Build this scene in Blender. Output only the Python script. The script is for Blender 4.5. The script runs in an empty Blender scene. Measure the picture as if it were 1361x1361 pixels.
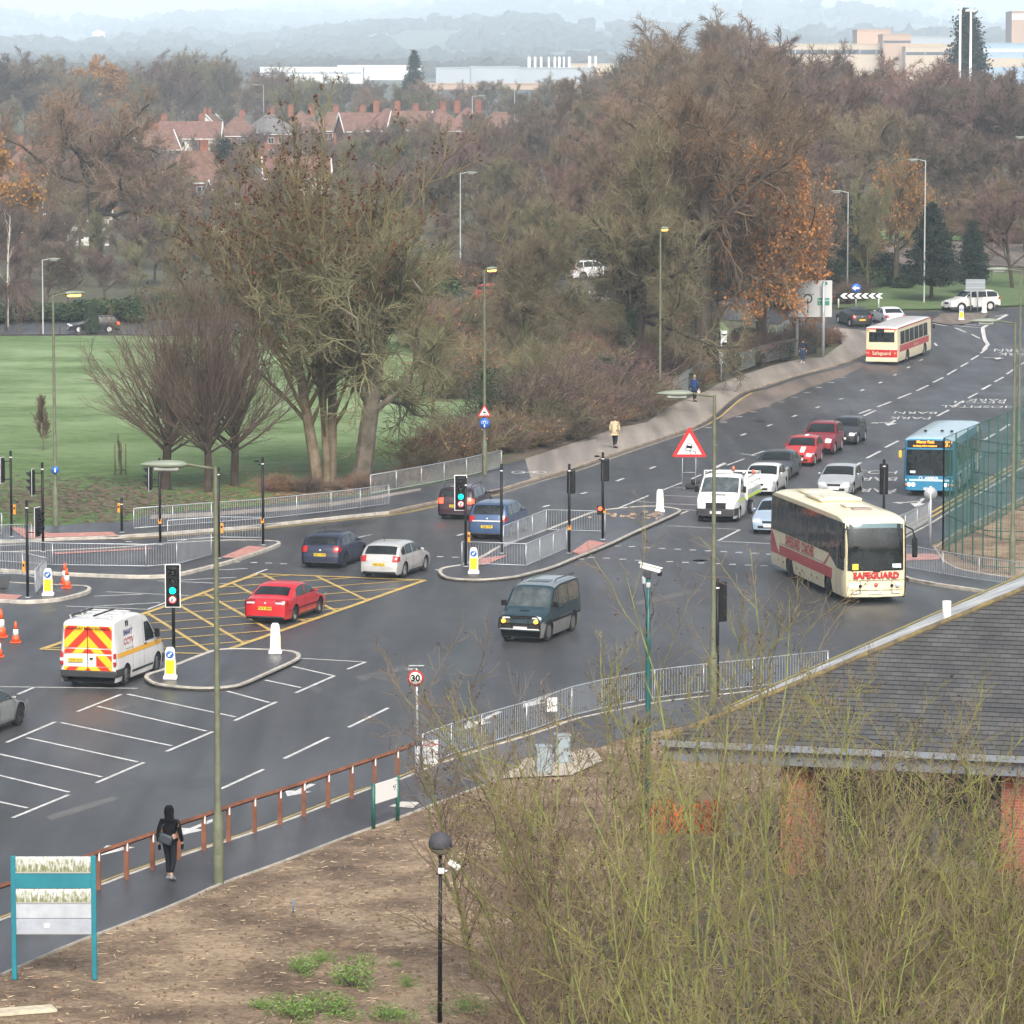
import bpy, bmesh, math, random
import numpy as np
from mathutils import Vector, Matrix

S = bpy.context.scene
COL = S.collection
F, CX, CY, H, YH = 5285.0, 680.5, 680.5, 18.7, 146.0   # focal length and horizon in photo pixels, eye height in metres

# ---------------------------------------------------------------- camera, sky, sun, exposure
cam_d = bpy.data.cameras.new("camera"); cam = bpy.data.objects.new("camera", cam_d); COL.objects.link(cam)
PITCH = math.atan((CY - YH) / F)
cam.location = (0, 0, H); cam.rotation_euler = (math.pi/2 - PITCH, 0, 0)
cam_d.sensor_width = 36; cam_d.lens = 36*F/1361.0; cam_d.clip_start = 1; cam_d.clip_end = 30000
S.camera = cam
S.render.resolution_x = S.render.resolution_y = 1024
SUN_EL, SUN_AZ = math.radians(42), math.radians(172)   # azimuth measured from +Y towards +X
w = bpy.data.worlds.new("World"); S.world = w; w.use_nodes = True
nt = w.node_tree; bg = nt.nodes["Background"]
sky = nt.nodes.new("ShaderNodeTexSky"); sky.sky_type = 'NISHITA'; sky.sun_disc = False
sky.sun_elevation = SUN_EL; sky.sun_rotation = SUN_AZ; sky.air_density = 1.0; sky.dust_density = 6.0; sky.ozone_density = 1.0
hsv = nt.nodes.new("ShaderNodeHueSaturation"); hsv.inputs["Saturation"].default_value = .50   # thin overcast: a greyer sky
nt.links.new(sky.outputs[0], hsv.inputs["Color"]); nt.links.new(hsv.outputs[0], bg.inputs[0]); bg.inputs[1].default_value = 0.115
sd = bpy.data.lights.new("sun", 'SUN'); so = bpy.data.objects.new("sun", sd); COL.objects.link(so)
sd.energy = 2.1; sd.angle = math.radians(24); sd.color = (1, 0.96, 0.9)
dsun = Vector((math.sin(SUN_AZ)*math.cos(SUN_EL), math.cos(SUN_AZ)*math.cos(SUN_EL), math.sin(SUN_EL)))
so.rotation_euler = dsun.to_track_quat('Z', 'Y').to_euler(); so.location = (0, 0, 60)
S.view_settings.view_transform = 'Standard'; S.view_settings.look = 'None'
S.view_settings.exposure = 0.75; S.view_settings.gamma = 1
S.cycles.max_bounces = 6; S.cycles.diffuse_bounces = 2; S.cycles.glossy_bounces = 2; S.cycles.transmission_bounces = 3
S.cycles.volume_bounces = 1; S.cycles.caustics_reflective = False; S.cycles.caustics_refractive = False

# ---------------------------------------------------------------- terrain and pixel -> ground
RD = [(0,0),(270,0),(290,.5),(305,1.4),(320,2.4),(350,3.5),(400,5),(480,6.6),(660,7.5),(900,9.8),(1050,13),(1300,20),(2000,30),(3000,44),(4500,70),(7000,128),(9500,200),(11500,275),(13000,335),(14500,372),(16500,340)]
LD = [(0,0),(400,0),(500,1.0),(660,3.2),(900,8.5),(1050,13),(1300,20),(2000,30),(3000,44),(4500,70),(7000,128),(9500,200),(11500,275),(13000,335),(14500,372),(16500,340)]
def sm(a, b, x):
    t = np.clip((x-a)/(b-a), 0, 1); return t*t*(3-2*t)
def hz(X, Y):
    X = np.asarray(X, float); Y = np.asarray(Y, float)
    def prof(T):
        xs, zs = zip(*T); r = 0
        for o, wt in ((-8,.25),(0,.5),(8,.25)): r = r + wt*np.interp(Y+o*(1+Y/900), xs, zs)
        return r
    s = sm(-.095, -.01, X/np.maximum(Y, 1)); s = np.where(Y > 60, s, 1)
    z = prof(LD)*(1-s) + prof(RD)*s
    amp = sm(3000, 9000, Y)*1.35
    z = z + amp*(24*np.sin(X/520+1.3)+14*np.sin(X/240+Y/800)+9*np.sin(X/110+2)+16*np.sin(Y/700+X/1300))
    return np.where(Y < 266, 0.0, z)
def h(X, Y): return float(hz(X, Y))
cp, sp_ = math.cos(PITCH), math.sin(PITCH)
def ray(px, py):
    a, b = (px-CX)/F, (CY-py)/F
    return a, cp + b*sp_, -sp_ + b*cp
def G(px, py, z=None):
    """photo pixel -> point on the ground (or on the level z)"""
    dx, dy, dz = ray(px, py)
    if z is not None:
        t = (z-H)/dz; return Vector((dx*t, dy*t, z))
    t = 60.0; t1 = None
    while t < 15500:
        if H+dz*t < h(dx*t, dy*t): t1 = t; break
        t += max(1.0, t*.004)
    if t1 is None: t1 = 9000
    a, b = t1-max(1.0, t1*.004)-1, t1
    for _ in range(30):
        m = (a+b)/2
        if H+dz*m < h(dx*m, dy*m): b = m
        else: a = m
    return Vector((dx*b, dy*b, h(dx*b, dy*b)))
def XD(px, D): return Vector(((px-CX)/F*D, D, h((px-CX)/F*D, D)))
def height_px(base, ytop):            # real height of something standing at base whose top shows at row ytop
    b = (CY-ytop)/F; t = base.y/(cp+b*sp_)
    return H+(-sp_+b*cp)*t-base.z

# ---------------------------------------------------------------- materials
MATS = {}
def lin(c): return tuple((x/12.92 if x <= .04045 else ((x+.055)/1.055)**2.4) for x in c)
def mat(name, col, rough=.6, metal=0, var=0.0, scale=3.0, col2=None, emit=None, spec=.5, coat=0, bump=0, rnd=0.0, detail=6, coord='Object', alpha=1):
    if name in MATS: return MATS[name]
    m = bpy.data.materials.new(name); m.use_nodes = True; n = m.node_tree; P = n.nodes["Principled BSDF"]
    P.inputs["Roughness"].default_value = rough; P.inputs["Metallic"].default_value = metal
    P.inputs["Specular IOR Level"].default_value = spec; P.inputs["Coat Weight"].default_value = coat
    P.inputs["Coat Roughness"].default_value = .08
    c = (*col, 1)
    P.inputs["Base Color"].default_value = c
    if alpha < 1: P.inputs["Alpha"].default_value = alpha
    src = None
    if var or col2:
        tc = n.nodes.new("ShaderNodeTexCoord"); no = n.nodes.new("ShaderNodeTexNoise")
        no.inputs["Scale"].default_value = scale; no.inputs["Detail"].default_value = detail; no.inputs["Roughness"].default_value = .65
        n.links.new(tc.outputs[coord], no.inputs["Vector"])
        r = n.nodes.new("ShaderNodeValToRGB"); r.color_ramp.elements[0].position = .36; r.color_ramp.elements[1].position = .64
        a = col2 if col2 else tuple(x*(1-var) for x in col); b = col if col2 else tuple(min(1, x*(1+var)) for x in col)
        r.color_ramp.elements[0].color = (*a, 1); r.color_ramp.elements[1].color = (*b, 1)
        n.links.new(no.outputs["Fac"], r.inputs[0]); src = r.outputs[0]
        if bump:
            bm_ = n.nodes.new("ShaderNodeBump"); bm_.inputs["Strength"].default_value = bump; bm_.inputs["Distance"].default_value = .05
            n.links.new(no.outputs["Fac"], bm_.inputs["Height"]); n.links.new(bm_.outputs[0], P.inputs["Normal"])
    if rnd:
        oi = n.nodes.new("ShaderNodeObjectInfo"); hs = n.nodes.new("ShaderNodeHueSaturation")
        mr = n.nodes.new("ShaderNodeMapRange"); mr.inputs[3].default_value = 1-rnd; mr.inputs[4].default_value = 1+rnd
        n.links.new(oi.outputs["Random"], mr.inputs[0]); n.links.new(mr.outputs[0], hs.inputs["Value"])
        mr2 = n.nodes.new("ShaderNodeMapRange"); mr2.inputs[3].default_value = .5-.035*rnd/.25; mr2.inputs[4].default_value = .5+.03*rnd/.25
        ma = n.nodes.new("ShaderNodeMath"); ma.operation = 'FRACT'; mm = n.nodes.new("ShaderNodeMath"); mm.operation = 'MULTIPLY'; mm.inputs[1].default_value = 7.31
        n.links.new(oi.outputs["Random"], mm.inputs[0]); n.links.new(mm.outputs[0], ma.inputs[0]); n.links.new(ma.outputs[0], mr2.inputs[0]); n.links.new(mr2.outputs[0], hs.inputs["Hue"])
        if src: n.links.new(src, hs.inputs["Color"])
        else: hs.inputs["Color"].default_value = c
        src = hs.outputs[0]
    if src: n.links.new(src, P.inputs["Base Color"])
    if emit:
        P.inputs["Emission Color"].default_value = (*emit[0], 1); P.inputs["Emission Strength"].default_value = emit[1]
    MATS[name] = m; return m
def paint(name, col, rough=.3, metal=0): return mat("paint_"+name, col, rough, metal, coat=.6, var=.06, scale=2)

ASPH = mat("asphalt", (.095,.099,.108), .42, spec=.55)
def fix_asphalt(m, base, dark, patch_scale=.12, rough=(.38,.60)):
    n = m.node_tree; P = n.nodes["Principled BSDF"]; L = n.links.new
    tc = n.nodes.new("ShaderNodeTexCoord")
    def noise(s, d=6, sx=None):
        no = n.nodes.new("ShaderNodeTexNoise"); no.inputs["Scale"].default_value = s; no.inputs["Detail"].default_value = d
        if sx:
            mp = n.nodes.new("ShaderNodeMapping"); mp.inputs["Scale"].default_value = sx; mp.inputs["Rotation"].default_value = (0,0,math.radians(16))
            L(tc.outputs["Object"], mp.inputs[0]); L(mp.outputs[0], no.inputs["Vector"])
        else: L(tc.outputs["Object"], no.inputs["Vector"])
        return no.outputs["Fac"]
    def ramp(f, a, b, ca, cb):
        r = n.nodes.new("ShaderNodeValToRGB"); r.color_ramp.elements[0].position = a; r.color_ramp.elements[1].position = b
        r.color_ramp.elements[0].color = (*ca,1); r.color_ramp.elements[1].color = (*cb,1); L(f, r.inputs[0]); return r.outputs[0]
    def mul(a, b, f=1.0):
        x = n.nodes.new("ShaderNodeMix"); x.data_type = 'RGBA'; x.blend_type = 'MULTIPLY'; x.inputs[0].default_value = f
        L(a, x.inputs[6]); L(b, x.inputs[7]); return x.outputs[2]
    big = ramp(noise(patch_scale, 5, (1, .3, 1)), .35, .68, dark, base)
    streak = ramp(noise(1.1, 4, (1.0, .035, 1)), .3, .62, (.62,.62,.62), (1.10,1.10,1.10))
    fine = ramp(noise(26, 3), .3, .7, (.82,.82,.82), (1.15,1.15,1.15))
    c = mul(mul(big, streak), fine)
    pale = ramp(noise(.7, 8, (1, .25, 1)), .66, .72, (0,0,0), (.5,.5,.5))
    mx = n.nodes.new("ShaderNodeMix"); mx.data_type = 'RGBA'; L(pale, mx.inputs[0]); L(c, mx.inputs[6]); mx.inputs[7].default_value = (base[0]*1.5, base[1]*1.5, base[2]*1.5, 1)
    L(mx.outputs[2], P.inputs["Base Color"])
    rr = ramp(noise(.25, 6, (1, .3, 1)), .35, .65, (rough[0],)*3, (rough[1],)*3); L(rr, P.inputs["Roughness"])
    b = n.nodes.new("ShaderNodeBump"); b.inputs["Strength"].default_value = .25; b.inputs["Distance"].default_value = .01
    L(noise(60, 2), b.inputs["Height"]); L(b.outputs[0], P.inputs["Normal"])
fix_asphalt(ASPH, (.072,.073,.077), (.040,.041,.044))
PATHA = mat("path_asphalt", (.1,.1,.1), .5); fix_asphalt(PATHA, (.072,.072,.080), (.046,.046,.052), .3, (.3,.6))
PATHP = mat("path_beige", (.1,.1,.1), .5); fix_asphalt(PATHP, (.30,.265,.23), (.235,.205,.175), .3, (.6,.8))
LAYBY = mat("layby_asphalt", (.1,.1,.1), .5); fix_asphalt(LAYBY, (.20,.155,.125), (.13,.105,.09), .4, (.6,.8))
KERB = mat("kerb_concrete", (.42,.39,.34), .8, var=.25, scale=2.5)
KERBD = mat("kerb_weathered", (.30,.24,.18), .8, var=.3, scale=2.0)
PINK = mat("tactile_red", (.42,.20,.17), .8, var=.25, scale=4)
WHITE = mat("road_white", (.66,.65,.63), .6, col2=(.40,.40,.395), scale=2.2)
YELL = mat("road_yellow", (.60,.41,.11), .6, col2=(.36,.26,.09), scale=2.0)
GALV = mat("galvanised", (.46,.49,.52), .45, .4, var=.12)
BLACK = mat("black_paint", (.008,.008,.009), .45, spec=.25)
RUBBER = mat("rubber", (.014,.014,.015), .8)
RIM = mat("alloy", (.60,.60,.60), .35, .25)
RIMD = mat("alloy_dirty", (.16,.15,.14), .5, .3)
UNDER = mat("underbody", (.008,.008,.009), .9)
GLASS = mat("dark_glass", (.012,.016,.017), .05, spec=.6, var=.6, scale=1.6, bump=.22, detail=3)
GLASSL = mat("pale_glass", (.085,.105,.11), .08, spec=.9, coat=.5, col2=(.03,.038,.04), scale=2.2, bump=.18, detail=3)
PLASTIC = mat("grey_plastic", (.03,.03,.032), .6)
LAMPR = mat("tail_red", (.42,.012,.012), .2, coat=.6)
LAMPRL = mat("tail_red_lit", (.5,.01,.01), .2, emit=((1,.05,.02), 4))
LAMPC = mat("headlamp_clear", (.6,.62,.64), .1, coat=.8)
LAMPL = mat("headlamp_lit", (.9,.9,.85), .1, emit=((1,.92,.75), 3))
LAMPA = mat("amber_lit", (.9,.4,.02), .2, emit=((1,.45,.03), 3))
AMBER = mat("amber_lens", (.75,.25,.02), .25, coat=.5)
PLATEY = mat("plate_yellow", (.72,.50,.04), .5)
PLATEW = mat("plate_white", (.7,.7,.68), .5)
WPAINT = mat("sign_white", (.78,.78,.76), .5)
REDS = mat("sign_red", (.52,.02,.02), .45)
BLUES = mat("sign_blue", (.02,.12,.50), .45)
LAMPG = mat("column_green", (.125,.135,.085), .6, var=.2)
ORANGE = mat("box_orange", (.80,.30,.02), .5)

# ---------------------------------------------------------------- object helpers
def tag(o, label=None, cat=None, group=None, kind=None):
    if label: o["label"] = label
    if cat: o["category"] = cat
    if group: o["group"] = group
    if kind: o["kind"] = kind
    return o
def empty(name, loc=(0,0,0), rz=0, label=None, cat=None, group=None):
    o = bpy.data.objects.new(name, None); COL.objects.link(o); o.location = loc; o.rotation_euler = (0,0,rz); o.empty_display_size = .3
    return tag(o, label, cat, group)
def link(name, me, parent=None):
    o = bpy.data.objects.new(name, me); COL.objects.link(o)
    if parent: o.parent = parent
    return o
def copy_tree(o, parent=None):
    c = o.copy(); COL.objects.link(c)
    if parent: c.parent = parent
    for ch in list(o.children): copy_tree(ch, c)
    return c
def npmesh(name, V, faces_list, mats, midx=None, smooth=False):
    """V (n,3); faces_list: list of int arrays (m,k)"""
    me = bpy.data.meshes.new(name)
    V = np.ascontiguousarray(V, np.float32); me.vertices.add(len(V)); me.vertices.foreach_set("co", V.ravel())
    loops = np.concatenate([f.ravel() for f in faces_list]).astype(np.int32)
    tot = np.concatenate([np.full(len(f), f.shape[1], np.int32) for f in faces_list])
    st = np.concatenate([[0], np.cumsum(tot)[:-1]]).astype(np.int32)
    me.loops.add(len(loops)); me.loops.foreach_set("vertex_index", loops)
    me.polygons.add(len(tot)); me.polygons.foreach_set("loop_start", st); me.polygons.foreach_set("loop_total", tot)
    for m in mats: me.materials.append(m)
    if midx is not None: me.polygons.foreach_set("material_index", np.asarray(midx, np.int32))
    me.polygons.foreach_set("use_smooth", np.full(len(tot), smooth))
    me.update(calc_edges=True); me.validate(); return me

class MB:
    """collects shapes, then builds ONE mesh object"""
    def __init__(s): s.bm = bmesh.new(); s.mats = []; s.M = Matrix.Identity(4)
    def mi(s, m):
        if m is None: return 0
        if m not in s.mats: s.mats.append(m)
        return s.mats.index(m)
    def face(s, pts, m=None, smooth=False):
        vs = [s.bm.verts.new(s.M @ Vector(p)) for p in pts]
        try: f = s.bm.faces.new(vs)
        except ValueError: return
        f.material_index = s.mi(m); f.smooth = smooth
    def box(s, c, d, m=None, rz=0, bev=0, R=None):
        T = s.M @ Matrix.Translation(c) @ (R.to_4x4() if R else Matrix.Rotation(rz, 4, 'Z')) @ Matrix.Diagonal((*d, 1))
        r = bmesh.ops.create_cube(s.bm, size=1, matrix=T); vs = r['verts']; i = s.mi(m)
        fs = {f for v in vs for f in v.link_faces}
        for f in fs: f.material_index = i
        if bev:
            es = {e for v in vs for e in v.link_edges}
            g = bmesh.ops.bevel(s.bm, geom=list(es)+list(vs), offset=bev, segments=2, affect='EDGES', profile=.5, clamp_overlap=True)
            for f in g['faces']: f.material_index = i; f.smooth = True
        return s
    def tube(s, pts, r, m=None, n=8, caps=True, smooth=True):
        pts = [Vector(p) for p in pts]; rs = r if isinstance(r, (list, tuple)) else [r]*len(pts); rings = []; i = s.mi(m)
        up = None
        for k, p in enumerate(pts):
            t = (pts[min(k+1, len(pts)-1)]-pts[max(k-1, 0)]).normalized()
            a = Vector((0,0,1)) if abs(t.z) < .9 else Vector((1,0,0))
            u = t.cross(a).normalized() if up is None else (up-t*up.dot(t)).normalized()
            up = u; v = t.cross(u)
            rings.append([s.bm.verts.new(s.M @ (p+(u*math.cos(q)+v*math.sin(q))*rs[k])) for q in [2*math.pi*j/n for j in range(n)]])
        for a, b in zip(rings, rings[1:]):
            for j in range(n):
                f = s.bm.faces.new((a[j], a[(j+1) % n], b[(j+1) % n], b[j])); f.material_index = i; f.smooth = smooth
        if caps:
            for rg in (rings[0][::-1], rings[-1]):
                f = s.bm.faces.new(rg); f.material_index = i
        return s
    def lathe(s, prof, m=None, n=20, axis='Z', c=(0,0,0), smooth=True, R=None):
        i = s.mi(m); c = Vector(c); rings = []
        for r_, z_ in prof:
            ring = []
            for j in range(n):
                q = 2*math.pi*j/n; x, y = r_*math.cos(q), r_*math.sin(q)
                v = {'Z': Vector((x,y,z_)), 'Y': Vector((x,z_,y)), 'X': Vector((z_,x,y))}[axis]
                if R: v = R @ v
                ring.append(s.bm.verts.new(s.M @ (c+v)))
            rings.append(ring)
        for a, b in zip(rings, rings[1:]):
            for j in range(n):
                f = s.bm.faces.new((a[j], a[(j+1) % n], b[(j+1) % n], b[j])); f.material_index = i; f.smooth = smooth
        for rg in (rings[0], rings[-1]) if abs(prof[0][1]-prof[-1][1]) > 1e-6 or min(prof[0][0], prof[-1][0]) < .002 else ():
            try:
                f = s.bm.faces.new(rg); f.material_index = i
            except ValueError: pass
        return s
    def prism(s, poly, a, b, m=None, axis='Z', z_is=None):
        """poly 2D extruded from a to b along axis"""
        def P(p, t):
            return {'Z': (p[0], p[1], t), 'Y': (p[0], t, p[1]), 'X': (t, p[0], p[1])}[axis]
        i = s.mi(m); A = [s.bm.verts.new(s.M @ Vector(P(p, a))) for p in poly]; B = [s.bm.verts.new(s.M @ Vector(P(p, b))) for p in poly]; n = len(poly)
        for j in range(n):
            f = s.bm.faces.new((A[j], A[(j+1) % n], B[(j+1) % n], B[j])); f.material_index = i
        for rg in (A[::-1], B):
            f = s.bm.faces.new(rg); f.material_index = i
        return s
    def grid(s, pts, m=None, smooth=True):
        """pts[i][j] grid of points"""
        i = s.mi(m); vs = [[s.bm.verts.new(s.M @ Vector(p)) for p in row] for row in pts]
        for a, b in zip(vs, vs[1:]):
            for j in range(len(a)-1):
                try:
                    f = s.bm.faces.new((a[j], a[j+1], b[j+1], b[j])); f.material_index = i; f.smooth = smooth
                except ValueError: pass
        return s
    def build(s, name, m=None, parent=None, weld=0, sharp=None, normals=True):
        if weld: bmesh.ops.remove_doubles(s.bm, verts=s.bm.verts, dist=weld)
        if normals: bmesh.ops.recalc_face_normals(s.bm, faces=s.bm.faces)
        if sharp:
            for e in s.bm.edges:
                if len(e.link_faces) == 2 and e.calc_face_angle(0) > sharp: e.smooth = False
        me = bpy.data.meshes.new(name); s.bm.to_mesh(me); s.bm.free()
        for x in ([m] if m and not s.mats else s.mats): me.materials.append(x)
        return link(name, me, parent)

FONT_CACHE = {}
def text_pts(txt, size, bold=0.0, sx=1.0, align='CENTER'):
    cu = bpy.data.curves.new("t", 'FONT'); cu.body = txt; cu.size = size; cu.align_x = align; cu.align_y = 'CENTER'; cu.offset = bold; cu.resolution_u = 2
    o = bpy.data.objects.new("t", cu); COL.objects.link(o)
    dg = bpy.context.evaluated_depsgraph_get(); me = bpy.data.meshes.new_from_object(o.evaluated_get(dg))
    bpy.data.objects.remove(o); bpy.data.curves.remove(cu)
    if sx != 1:
        for v in me.vertices: v.co.x *= sx
    return me
def text(name, txt, size, m, M, parent=None, bold=0.0, sx=1.0):
    me = text_pts(txt, size, bold, sx); me.transform(M); me.materials.append(m); me.name = name
    for p in me.polygons: p.material_index = 0
    return link(name, me, parent)
def frame(o, right, up):
    r, u = Vector(right).normalized(), Vector(up).normalized(); n = r.cross(u)
    return Matrix(((r.x,u.x,n.x,o[0]),(r.y,u.y,n.y,o[1]),(r.z,u.z,n.z,o[2]),(0,0,0,1)))
# ---------------------------------------------------------------- ground, roads, pavements
def terrain():
    ys = list(np.arange(55, 560, 5.0)); y = 560.0
    while y < 18500: ys.append(y); y *= 1.035
    xs = list(np.arange(-90, 95, 5.0)); x = 95.0; e = []
    while x < 9000: e.append(x); x *= 1.22
    xs = [-v-0.0 for v in reversed(e)] + xs + e
    ys = [-60.0, 0.0] + ys
    X, Y = np.meshgrid(xs, ys); Z = hz(X, Y) - .06
    V = np.stack([X.ravel(), Y.ravel(), Z.ravel()], 1); nx = len(xs); ny = len(ys)
    i = (np.arange(ny-1)[:, None]*nx + np.arange(nx-1)[None]).ravel()
    Fc = np.stack([i, i+1, i+nx+1, i+nx], 1)
    m = mat("terrain", (.1,.1,.08), .95); n = m.node_tree; P = n.nodes["Principled BSDF"]; L = n.links.new
    tc = n.nodes.new("ShaderNodeTexCoord"); no = n.nodes.new("ShaderNodeTexNoise"); no.inputs["Scale"].default_value = .006; no.inputs["Detail"].default_value = 4
    vo = n.nodes.new("ShaderNodeTexVoronoi"); vo.inputs["Scale"].default_value = .0045
    n2 = n.nodes.new("ShaderNodeTexNoise"); n2.inputs["Scale"].default_value = .9; n2.inputs["Detail"].default_value = 6
    mp = n.nodes.new("ShaderNodeMapping"); mp.inputs["Scale"].default_value = (1, .35, 1)
    L(tc.outputs["Object"], mp.inputs[0]); L(mp.outputs[0], vo.inputs[0]); L(tc.outputs["Object"], no.inputs[0]); L(tc.outputs["Object"], n2.inputs[0])
    r = n.nodes.new("ShaderNodeValToRGB"); cr = r.color_ramp; cr.elements[0].color = (.05,.055,.035,1); cr.elements[1].color = (.075,.09,.05,1); cr.elements[0].position = .3; cr.elements[1].position = .6
    e1 = cr.elements.new(.45); e1.color = (.062,.062,.042,1)
    L(vo.outputs["Color"], r.inputs[0])
    r2 = n.nodes.new("ShaderNodeValToRGB"); r2.color_ramp.elements[0].position = .35; r2.color_ramp.elements[1].position = .65
    r2.color_ramp.elements[0].color = (.055,.045,.032,1); r2.color_ramp.elements[1].color = (.09,.10,.045,1); L(n2.outputs[0], r2.inputs[0])
    sx = n.nodes.new("ShaderNodeSeparateXYZ"); mr = n.nodes.new("ShaderNodeMapRange"); mr.inputs[1].default_value = 900; mr.inputs[2].default_value = 1500
    L(tc.outputs["Object"], sx.inputs[0]); L(sx.outputs[1], mr.inputs[0])
    mx = n.nodes.new("ShaderNodeMix"); mx.data_type = 'RGBA'; L(mr.outputs[0], mx.inputs[0]); L(r2.outputs[0], mx.inputs[6]); L(r.outputs[0], mx.inputs[7]); L(mx.outputs[2], P.inputs["Base Color"])
    o = link("ground", npmesh("ground", V, [Fc], [m], smooth=True)); tag(o, kind="structure")
terrain()

def wpts(px): return [G(*p) for p in px]
def sheet(name, px, off, m, world=None, kind="structure", parent=None):
    W = world or wpts(px)
    bm = bmesh.new(); vs = [bm.verts.new((p.x, p.y, 0)) for p in W]; bm.faces.new(vs)
    x0, x1 = min(p.x for p in W), max(p.x for p in W); y0, y1 = min(p.y for p in W), max(p.y for p in W)
    bm.normal_update(); bmesh.ops.triangulate(bm, faces=bm.faces, quad_method='BEAUTY', ngon_method='EAR_CLIP')
    if y1 > 264:
        for yy in np.arange(max(265, math.ceil(y0/5)*5), y1, 5):
            bmesh.ops.bisect_plane(bm, geom=bm.verts[:]+bm.edges[:]+bm.faces[:], plane_co=(0, yy, 0), plane_no=(0,1,0))
        for xx in np.arange(math.ceil(x0/5)*5, x1, 5):
            g = [f for f in bm.faces if max(v.co.y for v in f.verts) > 264]
            g = set(g) | {e for f in g for e in f.edges} | {v for f in g for v in f.verts}
            bmesh.ops.bisect_plane(bm, geom=list(g), plane_co=(xx, 0, 0), plane_no=(1,0,0))
    co = np.array([v.co[:] for v in bm.verts]); z = hz(co[:,0], co[:,1])
    for v, zz in zip(bm.verts, z): v.co.z = zz+off
    bm.normal_update()
    for f in bm.faces:
        if f.normal.z < 0: f.normal_flip()
    me = bpy.data.meshes.new(name); bm.to_mesh(me); bm.free(); me.materials.append(m)
    return tag(link(name, me, parent), kind=kind)

FARK = [(-200,725),(0,722),(35,721),(65,719),(155,716),(178,714),(200,713),(281,706.7),(348,701.4),(440,691),(517,683.4),(580.5,669.3),(657.6,656),(710.5,639.4),(763.4,625.2),(816.3,605),(860,590.5),(909.4,574.4),(930.5,566.5),(950,553),(965,539),(978.4,528),(993.7,519.6),(1022.4,512.9),(1051,502.4),(1079.7,494.7),(1120,485.2),(1144,476)]
TIP = [(1160,468),(1172,460),(1173,451),(1155,442),(1111,437.5)]
BACKB = [(1060,433),(1000,427),(830,417),(640,410),(400,434),(160,444),(-200,446)]
BACKT = [(-200,428),(100,427),(300,418),(500,399),(640,385),(800,366),(1000,396),(1111,412),(1167,414.8),(1257,413.8),(1361,408),(1520,398)]
RK = [(1520,545),(1361,622),(1265,680),(1235,699),(1207,714),(1195,722),(1188,735),(1190,760),(1200,771),(1234,778),(1272.6,783.5),(1361,797),(1520,820)]
NEARK = [(1600,890),(1361,905),(1100,912),(988,924),(935,930),(870.5,937.6),(800,952),(758.8,961),(720,976.4),(635,1002),(597.5,1015),(559.9,1028),(531.7,1041),(494,1051.6),(463.5,1063),(369,1100),(305,1122),(250.7,1138.8),(169,1167.6),(135.5,1181),(17,1222),(-120,1272)]
road = FARK + TIP + BACKB + BACKT + RK + NEARK
sheet("road", road, 0, ASPH)
# far footpath
BACKF = [(1100,440),(1115,453),(1120,458.4),(1106,468),(1095,476.6),(1058.6,480.4),(1022,489),(982,502),(955.5,512),(923,529),(888.6,542.5),(860,563.5),(816,572),(781,584.7),(738.7,598.8),(698,613)]
sheet("far_footpath_beige", [(706,640.7)]+[p for p in FARK if p[0] > 706]+TIP+BACKF, .12, PATHP)
sheet("far_footpath_asphalt", [p for p in FARK if p[0] < 706]+[(706,640.7),(698,613),(666,621),(642,631),(620,637),(560,649),(490,661),(440,665),(376,672),(281,681),(200,686),(178,695.5),(123,698),(67,702.6),(-200,706)], .12, PATHA)
sheet("pavement_strip", [(200,688),(281,684),(376,677),(440,671),(500,662),(560,652),(560,655),(500,666.5),(440,676.5),(376,682.5),(281,689.5),(200,693.5)], .126, PATHP)
sheet("layby", [(955,561),(966,546),(979,532.5),(995,524),(1023,516.5),(1052,506),(1080,498.5),(1120,489),(1142,480),(1150,487),(1120,500.5),(1070,517.6),(1018.5,540.6),(993.7,548),(940,567.5)], .012, LAYBY)
sheet("near_footpath", NEARK+[(-120,1350),(0,1303),(95,1260.8),(159,1237),(237,1206.6),(291,1181),(372.6,1152.4),(454,1120),(494,1105.7),(529,1092.8),(583.4,1071.6),(611.6,1061),(665.7,1040),(700,1037),(753,1025.7),(788,1002),(817.6,989),(870,976),(960,962),(1080,950),(1361,940),(1600,925)], .12, PATHA)
sheet("right_footpath", RK+[(1520,800),(1341,772),(1301,766),(1272.6,760.6),(1253,751),(1250,745),(1238,728),(1361,662.7),(1520,585)], .12, PATHA)
FIELD = mat("grass_field", (.1,.2,.06), .95)
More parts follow.
